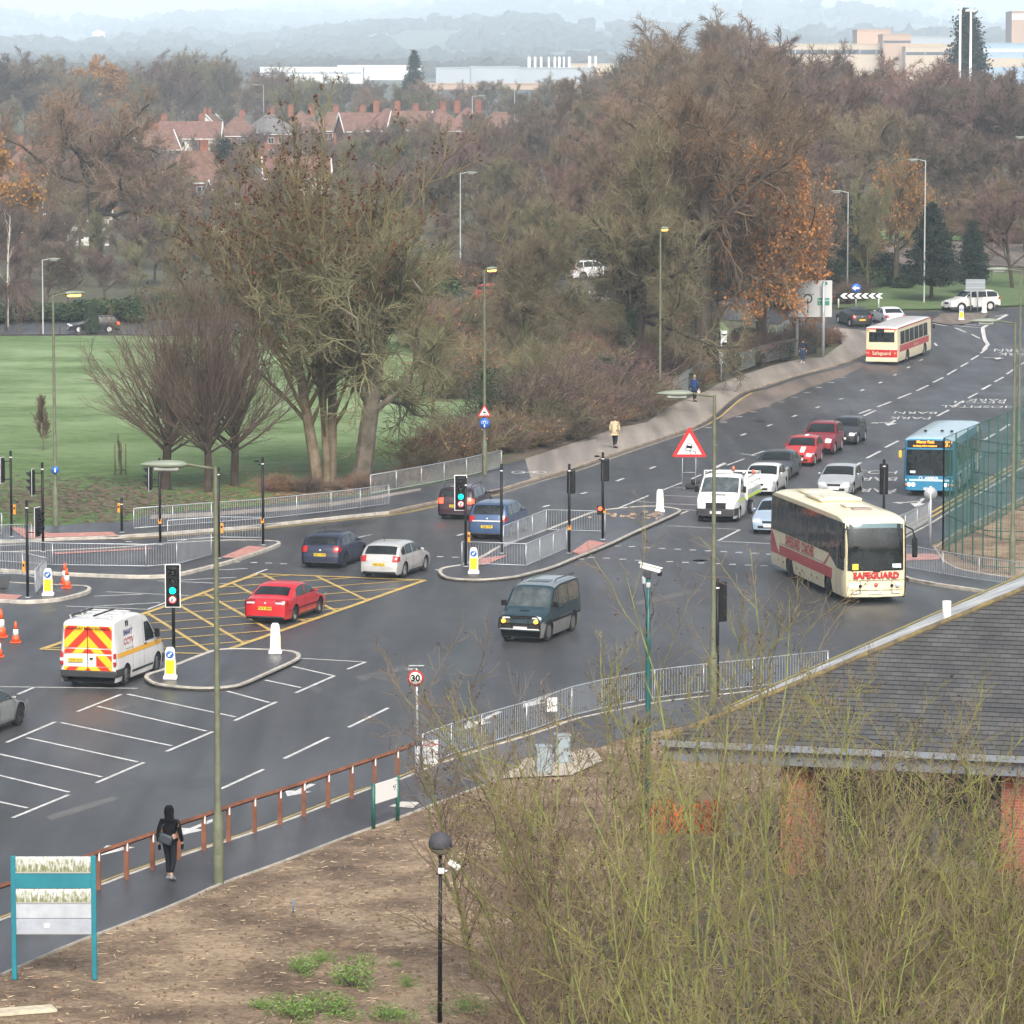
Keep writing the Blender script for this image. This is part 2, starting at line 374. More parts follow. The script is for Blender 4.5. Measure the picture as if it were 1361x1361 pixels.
def grass_mat(m, a, b, c, frost, fs=.05, frosty=(0,0)):
    n = m.node_tree; P = n.nodes["Principled BSDF"]; L = n.links.new; tc = n.nodes.new("ShaderNodeTexCoord")
    def noise(s, d):
        x = n.nodes.new("ShaderNodeTexNoise"); x.inputs["Scale"].default_value = s; x.inputs["Detail"].default_value = d; x.inputs["Roughness"].default_value = .7; L(tc.outputs["Object"], x.inputs[0]); return x.outputs[0]
    r = n.nodes.new("ShaderNodeValToRGB"); r.color_ramp.elements[0].position = .34; r.color_ramp.elements[1].position = .66
    r.color_ramp.elements[0].color = (*a,1); r.color_ramp.elements[1].color = (*c,1); e = r.color_ramp.elements.new(.5); e.color = (*b,1); L(noise(.75, 10), r.inputs[0])
    mx = n.nodes.new("ShaderNodeMix"); mx.data_type = 'RGBA'
    r2 = n.nodes.new("ShaderNodeValToRGB"); r2.color_ramp.elements[0].position = .42; r2.color_ramp.elements[1].position = .60; r2.color_ramp.elements[1].color = (.9,.9,.9,1); L(noise(fs, 7), r2.inputs[0])
    if frosty[1]:
        sx = n.nodes.new("ShaderNodeSeparateXYZ"); L(tc.outputs["Object"], sx.inputs[0])
        mr = n.nodes.new("ShaderNodeMapRange"); mr.inputs[1].default_value = frosty[0]; mr.inputs[2].default_value = frosty[1]; L(sx.outputs[1], mr.inputs[0])
        mm = n.nodes.new("ShaderNodeMath"); mm.operation = 'MULTIPLY'; L(mr.outputs[0], mm.inputs[0])
        ad = n.nodes.new("ShaderNodeMath"); ad.operation = 'MULTIPLY_ADD'; ad.inputs[1].default_value = .85; ad.inputs[2].default_value = .15; L(r2.outputs[0], ad.inputs[0]); L(ad.outputs[0], mm.inputs[1]); L(mm.outputs[0], mx.inputs[0])
    else: L(r2.outputs[0], mx.inputs[0])
    L(r.outputs[0], mx.inputs[6]); mx.inputs[7].default_value = (*frost, 1); L(mx.outputs[2], P.inputs["Base Color"])
    b_ = n.nodes.new("ShaderNodeBump"); b_.inputs["Strength"].default_value = .6; b_.inputs["Distance"].default_value = .06; L(noise(9, 4), b_.inputs["Height"]); L(b_.outputs[0], P.inputs["Normal"])
grass_mat(FIELD, (.036,.070,.014), (.066,.130,.024), (.115,.155,.045), (.215,.295,.140), .09, (188, 246))
sheet("grass_field", [(-200,449),(170,448),(400,438),(640,415),(830,421),(960,430),(985,455),(900,520),(860,560),(781,582),(738.7,596),(698,614),(666,623),(642,634),(560,653),(440,669),(281,684),(200,689),(178,699),(123,701),(67,706),(-200,709)], .10, FIELD)
VERGE = mat("grass_verge", (.1,.2,.06), .95); grass_mat(VERGE, (.05,.085,.03), (.07,.13,.035), (.13,.12,.06), (.10,.15,.05), .2)
sheet("grass_verge", [(1113,410),(1167,412),(1257,411.5),(1361,406),(1520,396),(1520,362),(1361,366),(1250,357),(1180,360),(1113,366)], .05, VERGE)
sheet("car_park_road", [(1040,354),(1120,327),(1250,323),(1361,320),(1520,316),(1520,352),(1361,355),(1250,350),(1180,354),(1040,372)], .03, LAYBY)
MOUND = mat("grass_mound", (.1,.2,.06), .95); grass_mat(MOUND, (.08,.16,.04), (.11,.22,.05), (.13,.25,.06), (.17,.26,.13), .08)
sheet("grass_mound", [(1150,318),(1200,290),(1260,279),(1300,282),(1345,300),(1361,312),(1361,317),(1250,320)], .05, MOUND)
sheet("splitter_island", [(1236,428.5),(1253,417.5),(1292,417.3),(1316,418.6),(1303,427),(1280,432),(1263,433)], .08, LAYBY)
DIRT = mat("dirt_strip", (.13,.095,.065), .95, col2=(.07,.06,.035), scale=.8, bump=.4)
sheet("verge_dirt", [(666,620),(698,612),(781,583.5),(816,571),(860,562.5),(888.6,541.5),(870,540),(781,576),(720,594),(660,612)], .114, DIRT)
sheet("tree_dirt", [(350,672),(440,663),(492,659),(560,646),(642,629),(690,608),(600,612),(480,632),(400,642)], .108, mat("leaf_litter", (.12,.085,.055), .95, col2=(.05,.06,.025), scale=1.1, bump=.4))
# foreground soil bank
SOIL = mat("soil_mulch", (.27,.19,.115), .95)
def soil(m):
    n = m.node_tree; P = n.nodes["Principled BSDF"]; L = n.links.new; tc = n.nodes.new("ShaderNodeTexCoord")
    def N(s, d, map_=None):
        x = n.nodes.new("ShaderNodeTexNoise"); x.inputs["Scale"].default_value = s; x.inputs["Detail"].default_value = d; x.inputs["Roughness"].default_value = .72; L(tc.outputs["Object"], x.inputs[0]); return x.outputs[0]
    def R(f, stops):
        r = n.nodes.new("ShaderNodeValToRGB"); c = r.color_ramp
        c.elements[0].position, c.elements[0].color = stops[0][0], (*stops[0][1],1); c.elements[1].position, c.elements[1].color = stops[-1][0], (*stops[-1][1],1)
        for p, q in stops[1:-1]: c.elements.new(p).color = (*q,1)
        L(f, r.inputs[0]); return r.outputs[0]
    a = R(N(.35, 9), [(.33,(.10,.065,.042)),(.46,(.21,.145,.092)),(.60,(.38,.285,.185))])
    b = R(N(7, 6), [(.32,(.45,.42,.40)),(.5,(.95,.95,.95)),(.7,(1.35,1.3,1.25))])
    mx = n.nodes.new("ShaderNodeMix"); mx.data_type = 'RGBA'; mx.blend_type = 'MULTIPLY'; mx.inputs[0].default_value = 1; L(a, mx.inputs[6]); L(b, mx.inputs[7])
    v = n.nodes.new("ShaderNodeTexVoronoi"); v.inputs["Scale"].default_value = 5; L(tc.outputs["Object"], v.inputs[0])
    rr = R(v.outputs["Distance"], [(.05,(1,1,1)),(.11,(0,0,0))])
    m2 = n.nodes.new("ShaderNodeMix"); m2.data_type = 'RGBA'; L(rr, m2.inputs[0]); L(mx.outputs[2], m2.inputs[6]); m2.inputs[7].default_value = (.38,.31,.22,1); L(m2.outputs[2], P.inputs["Base Color"])
    bb = n.nodes.new("ShaderNodeBump"); bb.inputs["Strength"].default_value = 1; bb.inputs["Distance"].default_value = .12; L(N(5, 8), bb.inputs["Height"]); L(bb.outputs[0], P.inputs["Normal"])
soil(SOIL)
bankpx = [(-120,1351),(0,1304),(95,1262),(159,1238),(237,1208),(291,1182.5),(372.6,1154),(454,1121.5),(494,1107),(529,1094),(583.4,1073),(611.6,1062.5),(665.7,1041.5),(700,1038.5),(753,1027),(788,1003.5),(817.6,990.5),(870,977.5),(960,963.5),(1080,951.5),(1361,941.5),(1600,926)]
BW = wpts([(a, b-5) for a, b in bankpx])
rs = random.Random(4)
sheet("soil_bank", None, .10, SOIL, world=BW+[Vector((45, 60, 0)), Vector((-30, 60, 0))])
sheet("soil_right", [(1244,745),(1234,728),(1361,660),(1520,582),(1520,802),(1341,773.5),(1301,767.5),(1272.6,762.5),(1250,753)], .105, SOIL)
# lumps of soil on the bank
CL = [mat('clod', (.17,.115,.075), .95, var=.4, scale=3), mat('straw', (.50,.40,.26), .9, var=.3, scale=2), mat('chip', (.30,.20,.12), .9, var=.4, scale=2)]
bm = MB()
for i in range(7000):
    y = rs.uniform(78, 104); x = rs.uniform(-.13, .06)*y
    p = Vector((x, y, .1)); zz = 146+F*18.7/y
    edge = np.interp(680.5+F*x/y, [p_[0] for p_ in bankpx], [p_[1] for p_ in bankpx])
    if zz < edge+6: continue
    s_ = rs.uniform(.012, .035) if i % 3 else rs.uniform(.02, .06)
    if i % 3 == 0: bm.box((x, y, .1+s_*.2), (s_*rs.uniform(1,2), s_, s_*.7), CL[0], R=Matrix.Rotation(rs.uniform(0,3), 3, Vector((rs.random(), rs.random(), rs.random())).normalized()))
    else: a_ = rs.uniform(0,6.3); L_ = rs.uniform(.03,.11); c_ = Vector((x, y, .115)); u_ = Vector((math.cos(a_), math.sin(a_), rs.uniform(-.1,.2)))*L_; w_ = Vector((-math.sin(a_), math.cos(a_), .6))*.007; bm.face([c_-u_-w_, c_+u_-w_, c_+u_+w_, c_-u_+w_], CL[i % 3])
o = bm.build("soil_litter"); tag(o, "loose soil clods and chippings scattered over the bare bank", kind="stuff")

def offs(pts, d):
    """offset a polyline sideways by d in plan (to its left)"""
    out = []
    for i, p in enumerate(pts):
        a, b = pts[max(i-1,0)], pts[min(i+1,len(pts)-1)]; t = Vector((b.x-a.x, b.y-a.y, 0)).normalized(); n_ = Vector((-t.y, t.x, 0))
        out.append(p+n_*d)
    return out
def dense(pts, step=2.5):
    out = []
    for a, b in zip(pts, pts[1:]):
        k = max(1, int((b-a).length/step))
        for i in range(k): out.append(a.lerp(b, i/k))
    return out+[pts[-1]]
def smoothp(pts, it=2, closed=False):
    for _ in range(it):
        out = [] if closed else [pts[0]]
        n = len(pts)
        for i in range(n if closed else n-1):
            a, b = pts[i], pts[(i+1) % n]
            out += [a.lerp(b, .25), a.lerp(b, .75)]
        if not closed: out.append(pts[-1])
        pts = out
    return pts
def kerb(name, px, wdt=.14, z1=.135, m=KERB, closed=False, side=1, sm_=1, label=None):
    W = wpts(px); W = smoothp(W, sm_, closed)
    if closed: W = W+[W[0]]
    W = dense(W); A = W
    if closed:
        B = []
        n = len(W)-1
        for i in range(n+1):
            a, b = W[(i-1) % n], W[(i+1) % n]; t = Vector((b.x-a.x, b.y-a.y, 0)).normalized(); B.append(W[i]+Vector((-t.y, t.x, 0))*wdt*side)
    else: B = offs(W, wdt*side)
    mb = MB(); up = lambda p, z: Vector((p.x, p.y, h(p.x, p.y)+z))
    mb.grid([[up(a, -.05), up(a, z1-.02), up(a.lerp(b,.15), z1), up(b, z1), up(b, z1-.06)] for a, b in zip(A, B)], smooth=False)
    o = mb.build(name, m); tag(o, kind="structure"); return W
kerb("kerb", [p for p in FARK if p[0] < 560 and p[0] > -190], side=1)
kerb("kerb", [p for p in FARK if p[0] > 500]+TIP, m=KERBD, side=1)
kerb("kerb", RK[1:], side=1)
kerb("kerb", NEARK[2:], m=mat("kerb_pale", (.5,.47,.42), .8, var=.2), side=1, wdt=.12)
kerb("path_edging", [(0,1303),(95,1260.8),(159,1237),(237,1206.6),(291,1181),(372.6,1152.4),(454,1120),(494,1105.7),(529,1092.8),(583.4,1071.6),(611.6,1061),(665.7,1040)], wdt=.05, z1=.15, side=-1)
kerb("path_edging", [(1520,585),(1361,662.7),(1238,728),(1250,745),(1253,751),(1272.6,760.6),(1301,766),(1341,772)], wdt=.07, z1=.16, side=1)
def island(px, flip=1):
    W = smoothp(wpts(px), 2, True)
    sheet("island_paving", None, .12, PATHA, world=W)
    kerb("kerb", px, wdt=.15, z1=.14, closed=True, side=flip, sm_=2)
island([(586.6,764),(588.5,760),(597,757.3),(620,754.5),(649,741),(660,733),(682,724),(724,710),(781,687),(802,681),(860,675.8),(877.6,676.7),(896,679),(902,681.5),(898.8,684.6),(880,693),(834,713.4),(807.5,726.6),(768.7,741.6),(731.7,757.5),(700,765.4),(682,770),(640,774),(610,773),(593,770.5)])
island([(198.5,906.5),(197.6,904),(200,900.5),(217,896),(234.7,889),(282,870.5),(293,868),(312,867),(356,868),(384.5,869.8),(393,873),(394.5,876.5),(391.6,881),(356,897),(321,912.9),(303.4,917),(271.7,918.5),(241.7,917),(208,913)])
island([(-120,799),(0,800.4),(26.5,803),(53,802),(75.8,800.4),(97,796),(117,790.5),(122,787),(120.8,784),(112.9,782),(93.5,781.5),(70.5,780.5),(26,778.5),(0,776),(-120,768)])
island([(-120,752),(0,760.7),(70.5,765),(158.7,768.7),(200,769.5),(235,767.5),(281,756),(305.8,749.9),(355,733.5),(371,727),(374,724.8),(371,723),(358.7,721.7),(316,720.8),(288,721.7),(224.7,725),(160,731),(70,735),(0,737),(-120,738)])
def patch(px, m=PINK, off=.146, name="tactile_paving"): return sheet(name, px, off, m)
patch([(638,746.5),(677,741.6),(647,755),(636,755.5)]); patch([(760,738),(783,722),(806,726),(770.5,741.2)])
patch([(292.6,745.5),(330.5,729.6),(356,731.6),(314.6,746)]); patch([(75,741),(70,739),(200,732.5),(205,734)])
patch([(-30,795),(0,794),(30,796),(21,801.5),(-30,800)]); patch([(10.6,703.4),(58,710.5),(67,713),(150,711),(156,715.7),(65,718.6),(34,720)])
patch([(1195,741),(1236,740),(1250,742.5),(1249,748),(1193,750)])
SLAB = mat("pale_concrete", (.40,.35,.285), .85, var=.2, scale=1.5)
patch([(700,1014),(790,1000),(800,1018),(760,1037),(665,1041)], SLAB, .15, "concrete_pad")
patch([(534,1071.5),(558,1072.5),(549,1080),(517,1078)], mat("cover_concrete", (.5,.47,.42), .8, var=.12), .13, "access_cover")
patch([(610,1040),(660,1024),(700,1020),(700,1036),(640,1047)], mat("patch_tar", (.16,.145,.13), .8, var=.3), .13, "repair_patch")
patch([(998,605),(1005,600),(1010,604)], LAYBY, .02, "path") if 0 else None
# brick chips at the island end
mb = MB(); q = G(825,690)
for i in range(22): mb.box((q.x+rs.uniform(-1.6,1.8), q.y+rs.uniform(-2,2), .16), (rs.uniform(.1,.35), rs.uniform(.08,.2), rs.uniform(.03,.1)), rz=rs.uniform(0,3))
tag(mb.build("rubble", mat("rubble", (.38,.27,.2), .9, var=.4)), "broken kerb chips and rubble on the central island", kind="stuff")

# manholes, drains and reinstated patches in the carriageway
PT1 = mat("tar_patch", (.1,.1,.1), .5); fix_asphalt(PT1, (.050,.051,.055), (.036,.037,.040), .5, (.35,.6)); PT2 = mat("worn_patch", (.1,.1,.1), .5); fix_asphalt(PT2, (.115,.112,.108), (.088,.088,.088), .5, (.5,.75))
for pp, m_ in (([(240,1040),(300,1028),(318,1036),(256,1049)],PT1),([(560,880),(700,846),(716,852),(575,887)],PT1),([(840,800),(930,782),(938,786),(848,805)],PT2),([(420,700),(500,690),(504,694),(424,704)],PT1),([(60,1085),(150,1058),(158,1063),(68,1091)],PT2),([(1010,640),(1060,615),(1066,617),(1016,643)],PT1) ,([(900,560),(980,535),(984,537),(904,563)],PT1),([(150,940),(175,936),(182,940),(157,945)],PT2),([(470,900),(540,884),(552,889),(482,906)],PT2)): sheet("road_patch", pp, .004, m_)
IRON = mat("cast_iron", (.052,.052,.054), .6)
for px, py in ((930,745),(520,720),(705,700),(1010,560),(1120,560)):
    g = G(px, py); q = MB(); q.lathe([(.001,.006),(.30,.006)], IRON, 20, 'Z', (g.x, g.y, h(g.x, g.y))); tag(q.build("manhole_cover"), kind="structure")
sheet("shaded_thicket_ground", [(690,1400),(760,1290),(850,1190),(930,1140),(1010,1128),(1361,1120),(1600,1180),(1700,1600),(690,1600)], .108, mat("thicket_litter_shade", (.10,.075,.045), .95, col2=(.045,.045,.022), scale=1.6, bump=.6))  # leaf litter, darkened with the thicket's shade painted into its colour
lv = MB(); rl = random.Random(12)
LVS = [mat("fallen_leaf", (.24,.13,.06), .9, var=.4), mat("mud_fleck", (.10,.075,.05), .95, var=.3)]
for i in range(5200):
    if i % 2: px, py = rl.gauss(400, 95), rl.gauss(655, 20)
    else: px, py = rl.gauss(110, 95), rl.gauss(665, 14)
    yb = np.interp(px, [-50,67,123,178,200,281,440,560,642,698], [704,701,697,695,684,679,662,648,630,612])
    if not (560 < py < yb): continue
    g = G(px, py, .1); s_ = rl.uniform(.03,.09) if i % 2 else rl.uniform(.05,.16); a_ = rl.uniform(0,3); u_ = Vector((math.cos(a_), math.sin(a_), .1))*s_; w_ = Vector((-math.sin(a_), math.cos(a_), .2))*s_*rl.uniform(.4,.9); c_ = Vector((g.x, g.y, .14)); lv.face([c_-u_-w_, c_+u_-w_, c_+u_+w_, c_-u_+w_], LVS[0 if i % 2 else 1])
tag(lv.build("fallen_leaves"), "brown fallen leaves and mud flecks on the grass beside the far footpath", kind="stuff")
# ---------------------------------------------------------------- road markings
def line(px, m=WHITE, wd=.12, off=.006, mb=None, own=True, name="road_marking"):
    W = [G(*p) if not isinstance(p, Vector) else p for p in px]
    W = dense(W, 3) if W[0].y > 262 else W
    far = W[0].y > 262
    B = offs(W, wd/2); A = offs(W, -wd/2); o2 = .022 if far else off
    own_ = mb is None; mb = mb or MB()
    mb.grid([[Vector((a.x,a.y,h(a.x,a.y)+o2)), Vector((b.x,b.y,h(b.x,b.y)+o2))] for a, b in zip(A, B)], m, smooth=False)
    if own_: return tag(mb.build(name, m), kind="structure")
mk = MB()
for s_ in [((0,912.9),(182,915)),((45.7,913.5),(23.7,923)),((161,923),(102.6,946)),((169.4,922.7),(313,953)),((130,939),(274.4,971.8)),((81,960.6),(228.7,991.5)),((35.6,980.6),(183,1012.8)),((-20,998),(135.5,1032.8)),((-20,1026),(92,1053)),((-20,1061.6),(36.6,1074)),((73.5,959.6),(8.5,987)),((367.5,933),(311.7,958)),((283,972.5),(221,999)),((191.4,1013.5),(128,1040.6)),((91.5,1056.5),(17,1087)),((301.5,918.6),(358.4,934)),((352.3,904),(399.7,914)),((389,886),(443.5,898.3)),((444.7,898.3),(393,921)),((397.8,875),(486,880)),((486,880),(462,889.4)),((516,941),(463,967)),((437,980),(377.7,1008.4)),((350.6,1022.6),(293,1049)),
  ((125,792.5),(188.7,789.8)),((141,786.7),(215,790)),((126,806),(213,800.8)),((87.6,805.7),(196,810)),((288,757.8),(329.6,755.7)),((235,771.4),(313.7,767.5)),((208.8,772),(305.8,776)),((200,789.6),(251,791.8)),((288,782.5),(355,756.6)),((196,810),(240,793.5)),((488,712.5),(493,710.4)),
  ((886.5,698.7),(983.4,704)),((983.4,704),(954.3,719)),((958.7,719.5),(1040,723.5)),((903,684),(914.7,679)),((876.8,652.9),(906.7,641.4)),((892.6,647.6),(920,649.6)),((883,658.5),(930,660.5)),((883,669.6),(930,671)),((862,674.5),(935,679)),((919,636.6),(932,631)),((949,622),(963,615)),((965.8,618.5),(989.6,609.7)),((999,605),(1017,599)),((811,680),(862,658.7)),((848,666.7),(871,668)),((823,676.4),(869,677.8)),((936,629),(965,616)),((985,603),(1005,606)),
  ((475,714.5),(495,710.5))]: line(s_, mb=mk)
tag(mk.build("road_markings_white"), kind="structure")
mk = MB()
for s_ in [((608,712),(616,709.5)),((722,673.7),(730.8,671.4)),((772,656.6),(780,654.3)),((819.5,639.4),(828.7,636)),((864,623),(871,620)),((948,592.5),(953,591)),((985,578.8),(991.4,576.3)),((1019.6,566.5),(1026,564)),((1053,554),(1059,551.8)),((1084,542.5),(1089,540.5)),((1115.3,530.8),(1120.5,529.5)),((1143.5,520),(1148,518.5)),((1168,509.7),(1172,508)),((1187.6,499.5),(1191.5,497.8)),((1205.5,489.6),(1209,487.7)),((1222.7,479.6),(1226,478)),
  ((1166,541),(1184,534)),((1142,550),(1157.5,544)),((1148,552.8),(1163.7,545.6)),((1193.4,529.8),(1211,522.7)),((1218.5,519.7),(1233.7,512.6)),((1240,508.7),(1253.8,502)),((1259,498.6),(1271,491.5)),((1276.8,487.7),(1286.6,482.3)),((1290.8,478.4),(1300.4,472.7)),((1303.6,469.8),(1311.9,463)),((1291,444.5),(1302,450)),((1268.7,435.9),(1284,442)),((1239,430),(1260,434)),
  ((1152,609),(1170.4,599.4)),((1176.7,594.7),(1194,586)),((1137.4,618.6),(1144,614.8)),((1181.5,656),(1190,650.8)),((1245.7,553),(1261.5,544.8)),((1266.8,540.4),(1280.8,532.7)),((1286.6,528.9),(1299.4,522.6)),((1304.8,518.7),(1317,511.6)),((1321.9,508),(1333.6,501.5)),((1338,497.6),(1347,491.5)),((1353,487),(1365,480)),
  ((1282,601),(1300,590)),((1308,585),(1322.4,576.4)),((1328,573),(1342,564)),((1322,421),(1340,418)),((1265,433),(1303,436)),((1274,430.5),(1304,433)),((1290,427.5),(1312,429)),((1306,423),(1322,425)),((1242,456),(1245,460))]: line(s_, mb=mk, wd=.17)
for s_ in [((1307,466),(1313,458)),((1313,458),(1309,452)),((1309,452),(1307,444)),((1307,444),(1306,436)),((1306,436),(1320,428)),((1320,428),(1338,419))]: line(s_, mb=mk, wd=.3)
tag(mk.build("lane_markings"), kind="structure")
mk = MB()   # crossing studs
for p in [(314.6,747),(337.5,747.8),(357,748.5),(377,749.5),(585,740),(605,740.7),(583,757.5),(821,725.8),(840,726.6),(859.5,728),(772,743),(786,741),(806,742),(828,743.4),(848,744.8),(168,717),(171,720),(178,723),(182,726)]+[(880+i*20.4,729+i*1.08) for i in range(8)]+[(890+i*20.9,746.7+i*.88) for i in range(7)]:
    g = G(*p); line([g-Vector((.14,0,0)), g+Vector((.14,0,0))], wd=.22, mb=mk)
for i in range(11):
    a = Vector((0,0,0)); g0, g1 = G(942,568.5), G(1120,502); g = g0.lerp(g1, i/10)
    line([g-Vector((.2,0,0)), g+Vector((.2,.1,0))], wd=.3, mb=mk)
tag(mk.build("crossing_studs"), kind="structure")
# yellow box junction
bxc = [G(55,863.6), G(342.8,763), G(564.6,771.6), G(286,869.6)]
mk = MB()
def clip(p, d, poly):
    ts = []
    n = len(poly)
    for i in range(n):
        a, b = poly[i], poly[(i+1) % n]; ex, ey = b.x-a.x, b.y-a.y; den = d.x*ey-d.y*ex
        if abs(den) < 1e-9: continue
        t = ((a.x-p.x)*ey-(a.y-p.y)*ex)/den; u = ((a.x-p.x)*d.y-(a.y-p.y)*d.x)/den
        if -1e-6 <= u <= 1+1e-6: ts.append(t)
    return (p+d*min(ts), p+d*max(ts)) if len(ts) >= 2 and max(ts)-min(ts) > .3 else None
d1 = (G(275,868.8)-G(190.6,815.9)).normalized(); d2 = (G(330,818.5)-G(208,828)).normalized()
e0 = (bxc[1]-bxc[0])
for k in range(1, 16):
    a = G(346-38.0*k+38, 764); 
for k in range(12):
    p = G(349+36-37.5*k, 762-13+13.4*k); c_ = clip(p, d1, bxc)
    if c_: line(list(c_), YELL, .15, .010, mk)
n2 = Vector((-d2.y, d2.x, 0)); p0 = G(250,824.7); p1 = G(250,835.7); sp2 = abs((p1-p0).dot(n2))
for k in range(-8, 9):
    c_ = clip(p0+n2*sp2*k, d2, bxc)
    if c_: line(list(c_), YELL, .15, .014, mk)
for i in range(4): line([bxc[i], bxc[(i+1) % 4]], YELL, .24, .018, mk)
tag(mk.build("yellow_box_markings"), kind="structure")
mk = MB()
YW = smoothp(wpts(FARK[4:13]), 1)
line(dense(offs(YW, -.35)), YELL, .09, mb=mk); line(dense(offs(YW, -.55)), YELL, .09, mb=mk)
YW = smoothp(wpts([(657.6,656),(710.5,639.4),(763.4,625.2),(816.3,605),(860,590.5),(909.4,574.4),(935,564)]), 1); line(dense(offs(YW, -.3)), mat("faded_line", (.35,.28,.2), .8, var=.3), .12, mb=mk)
YW = wpts([(935,564.5),(953,553.5),(968,540),(981,529.5),(995,522),(1015,518)]); line(dense(offs(YW, -.25)), YELL, .12, mb=mk, off=.02)
YW = smoothp(wpts(NEARK[3:]), 1); line(dense(offs(YW, -.22)), YELL, .08, mb=mk); line(dense(offs(YW, -.40)), YELL, .08, mb=mk)
YW = smoothp(wpts([(1520,545),(1361,622),(1265,680),(1207,714)]), 0); line(dense(offs(YW, -.5)), YELL, .14, mb=mk); line(dense(offs(YW, -.85)), YELL, .14, mb=mk)
tag(mk.build("yellow_lines"), kind="structure")
# painted words and arrows
def road_text(txt, px, hd, size, stretch=2.6, sx=1):
    c = G(*px); hd = Vector((hd[0], hd[1], 0)).normalized(); right = Vector((hd.y, -hd.x, 0))
    me = text_pts(txt, size*.92, -.004, sx)
    zf = h(c.x, c.y)
    for v in me.vertices:
        p = c+right*v.co.x+hd*v.co.y*stretch; v.co = (p.x, p.y, h(p.x, p.y)+.03)
    me.materials.append(WHITE); o = link("road_marking_text", me); tag(o, kind="structure")
LD1 = (G(1110,628)-G(1211,572))
for t_, p_ in [("PARK",(1210,556)),("BARN",(1217,549)),("HOSPITAL",(1300,541)),("RES'CH",(1302,535)),("PARK",(1312,532)),("BARN",(1345,466)),("PARK",(1350,471)),("HOSP",(1160,628)),("BARN",(1158,637)),("PARK",(1158,652))]:
    road_text(t_, p_, (-.15,-1), 1.15)
def road_arrow(px, hd, L=3.5, bend=0):
    c = G(*px); hd = Vector((hd[0], hd[1], 0)).normalized(); r = Vector((hd.y,-hd.x,0))
    f = h(c.x, c.y) if c.y > 262 else 0
    P = lambda x, y: Vector(((c+r*x+hd*y).x, (c+r*x+hd*y).y, f+(.028 if f else .007)))
    mb = MB(); mb.face([P(-.09,-L/2),P(.09,-L/2),P(.09,L*.1),P(-.09,L*.1)]); mb.face([P(-.4,L*.1),P(.4,L*.1),P(0,L*.55)])
    if bend: mb.face([P(0,-L*.2),P(bend*.9,L*.05),P(bend*.9,L*.12),P(0,-L*.12)]); mb.face([P(bend*.75,-L*.03),P(bend*.75,L*.2),P(bend*1.3,L*.08)])
    tag(mb.build("road_arrow", WHITE), kind="structure")
road_arrow((1185,562), (-.2,-1), 4, 1); road_arrow((1328,476), (-.2,-1), 4, 1); road_arrow((1222,668), (-.2,-1), 4, 1)
road_arrow((168,1122), (-.35,-1), 3.4); road_arrow((262,1099), (-.35,-1), 3.0); road_arrow((642,957), (-.3,-1), 3.6); road_arrow((400,1050), (-.3,-1), 2.0)
road_arrow((715,931), (-.3,-1), 3)
# cycle symbol on the far path
c = G(703,631); mb = MB()
for dx in (-.55,.55):
    mb.grid([[c+Vector((dx+.36*math.cos(a), .8*math.sin(a), .13)), c+Vector((dx+.28*math.cos(a), .65*math.sin(a), .13))] for a in np.linspace(0, 2*math.pi, 17)])
mb.box((c.x,c.y,.13),(1.1,.15,.004)); mb.box((c.x+.2,c.y+.5,.13),(.5,.15,.004))
tag(mb.build("cycle_marking", WHITE), kind="structure")
sheet("small_markings", [(928,502.5),(935,500.5),(1022,504),(1010,506)], .13, WHITE) if 0 else None
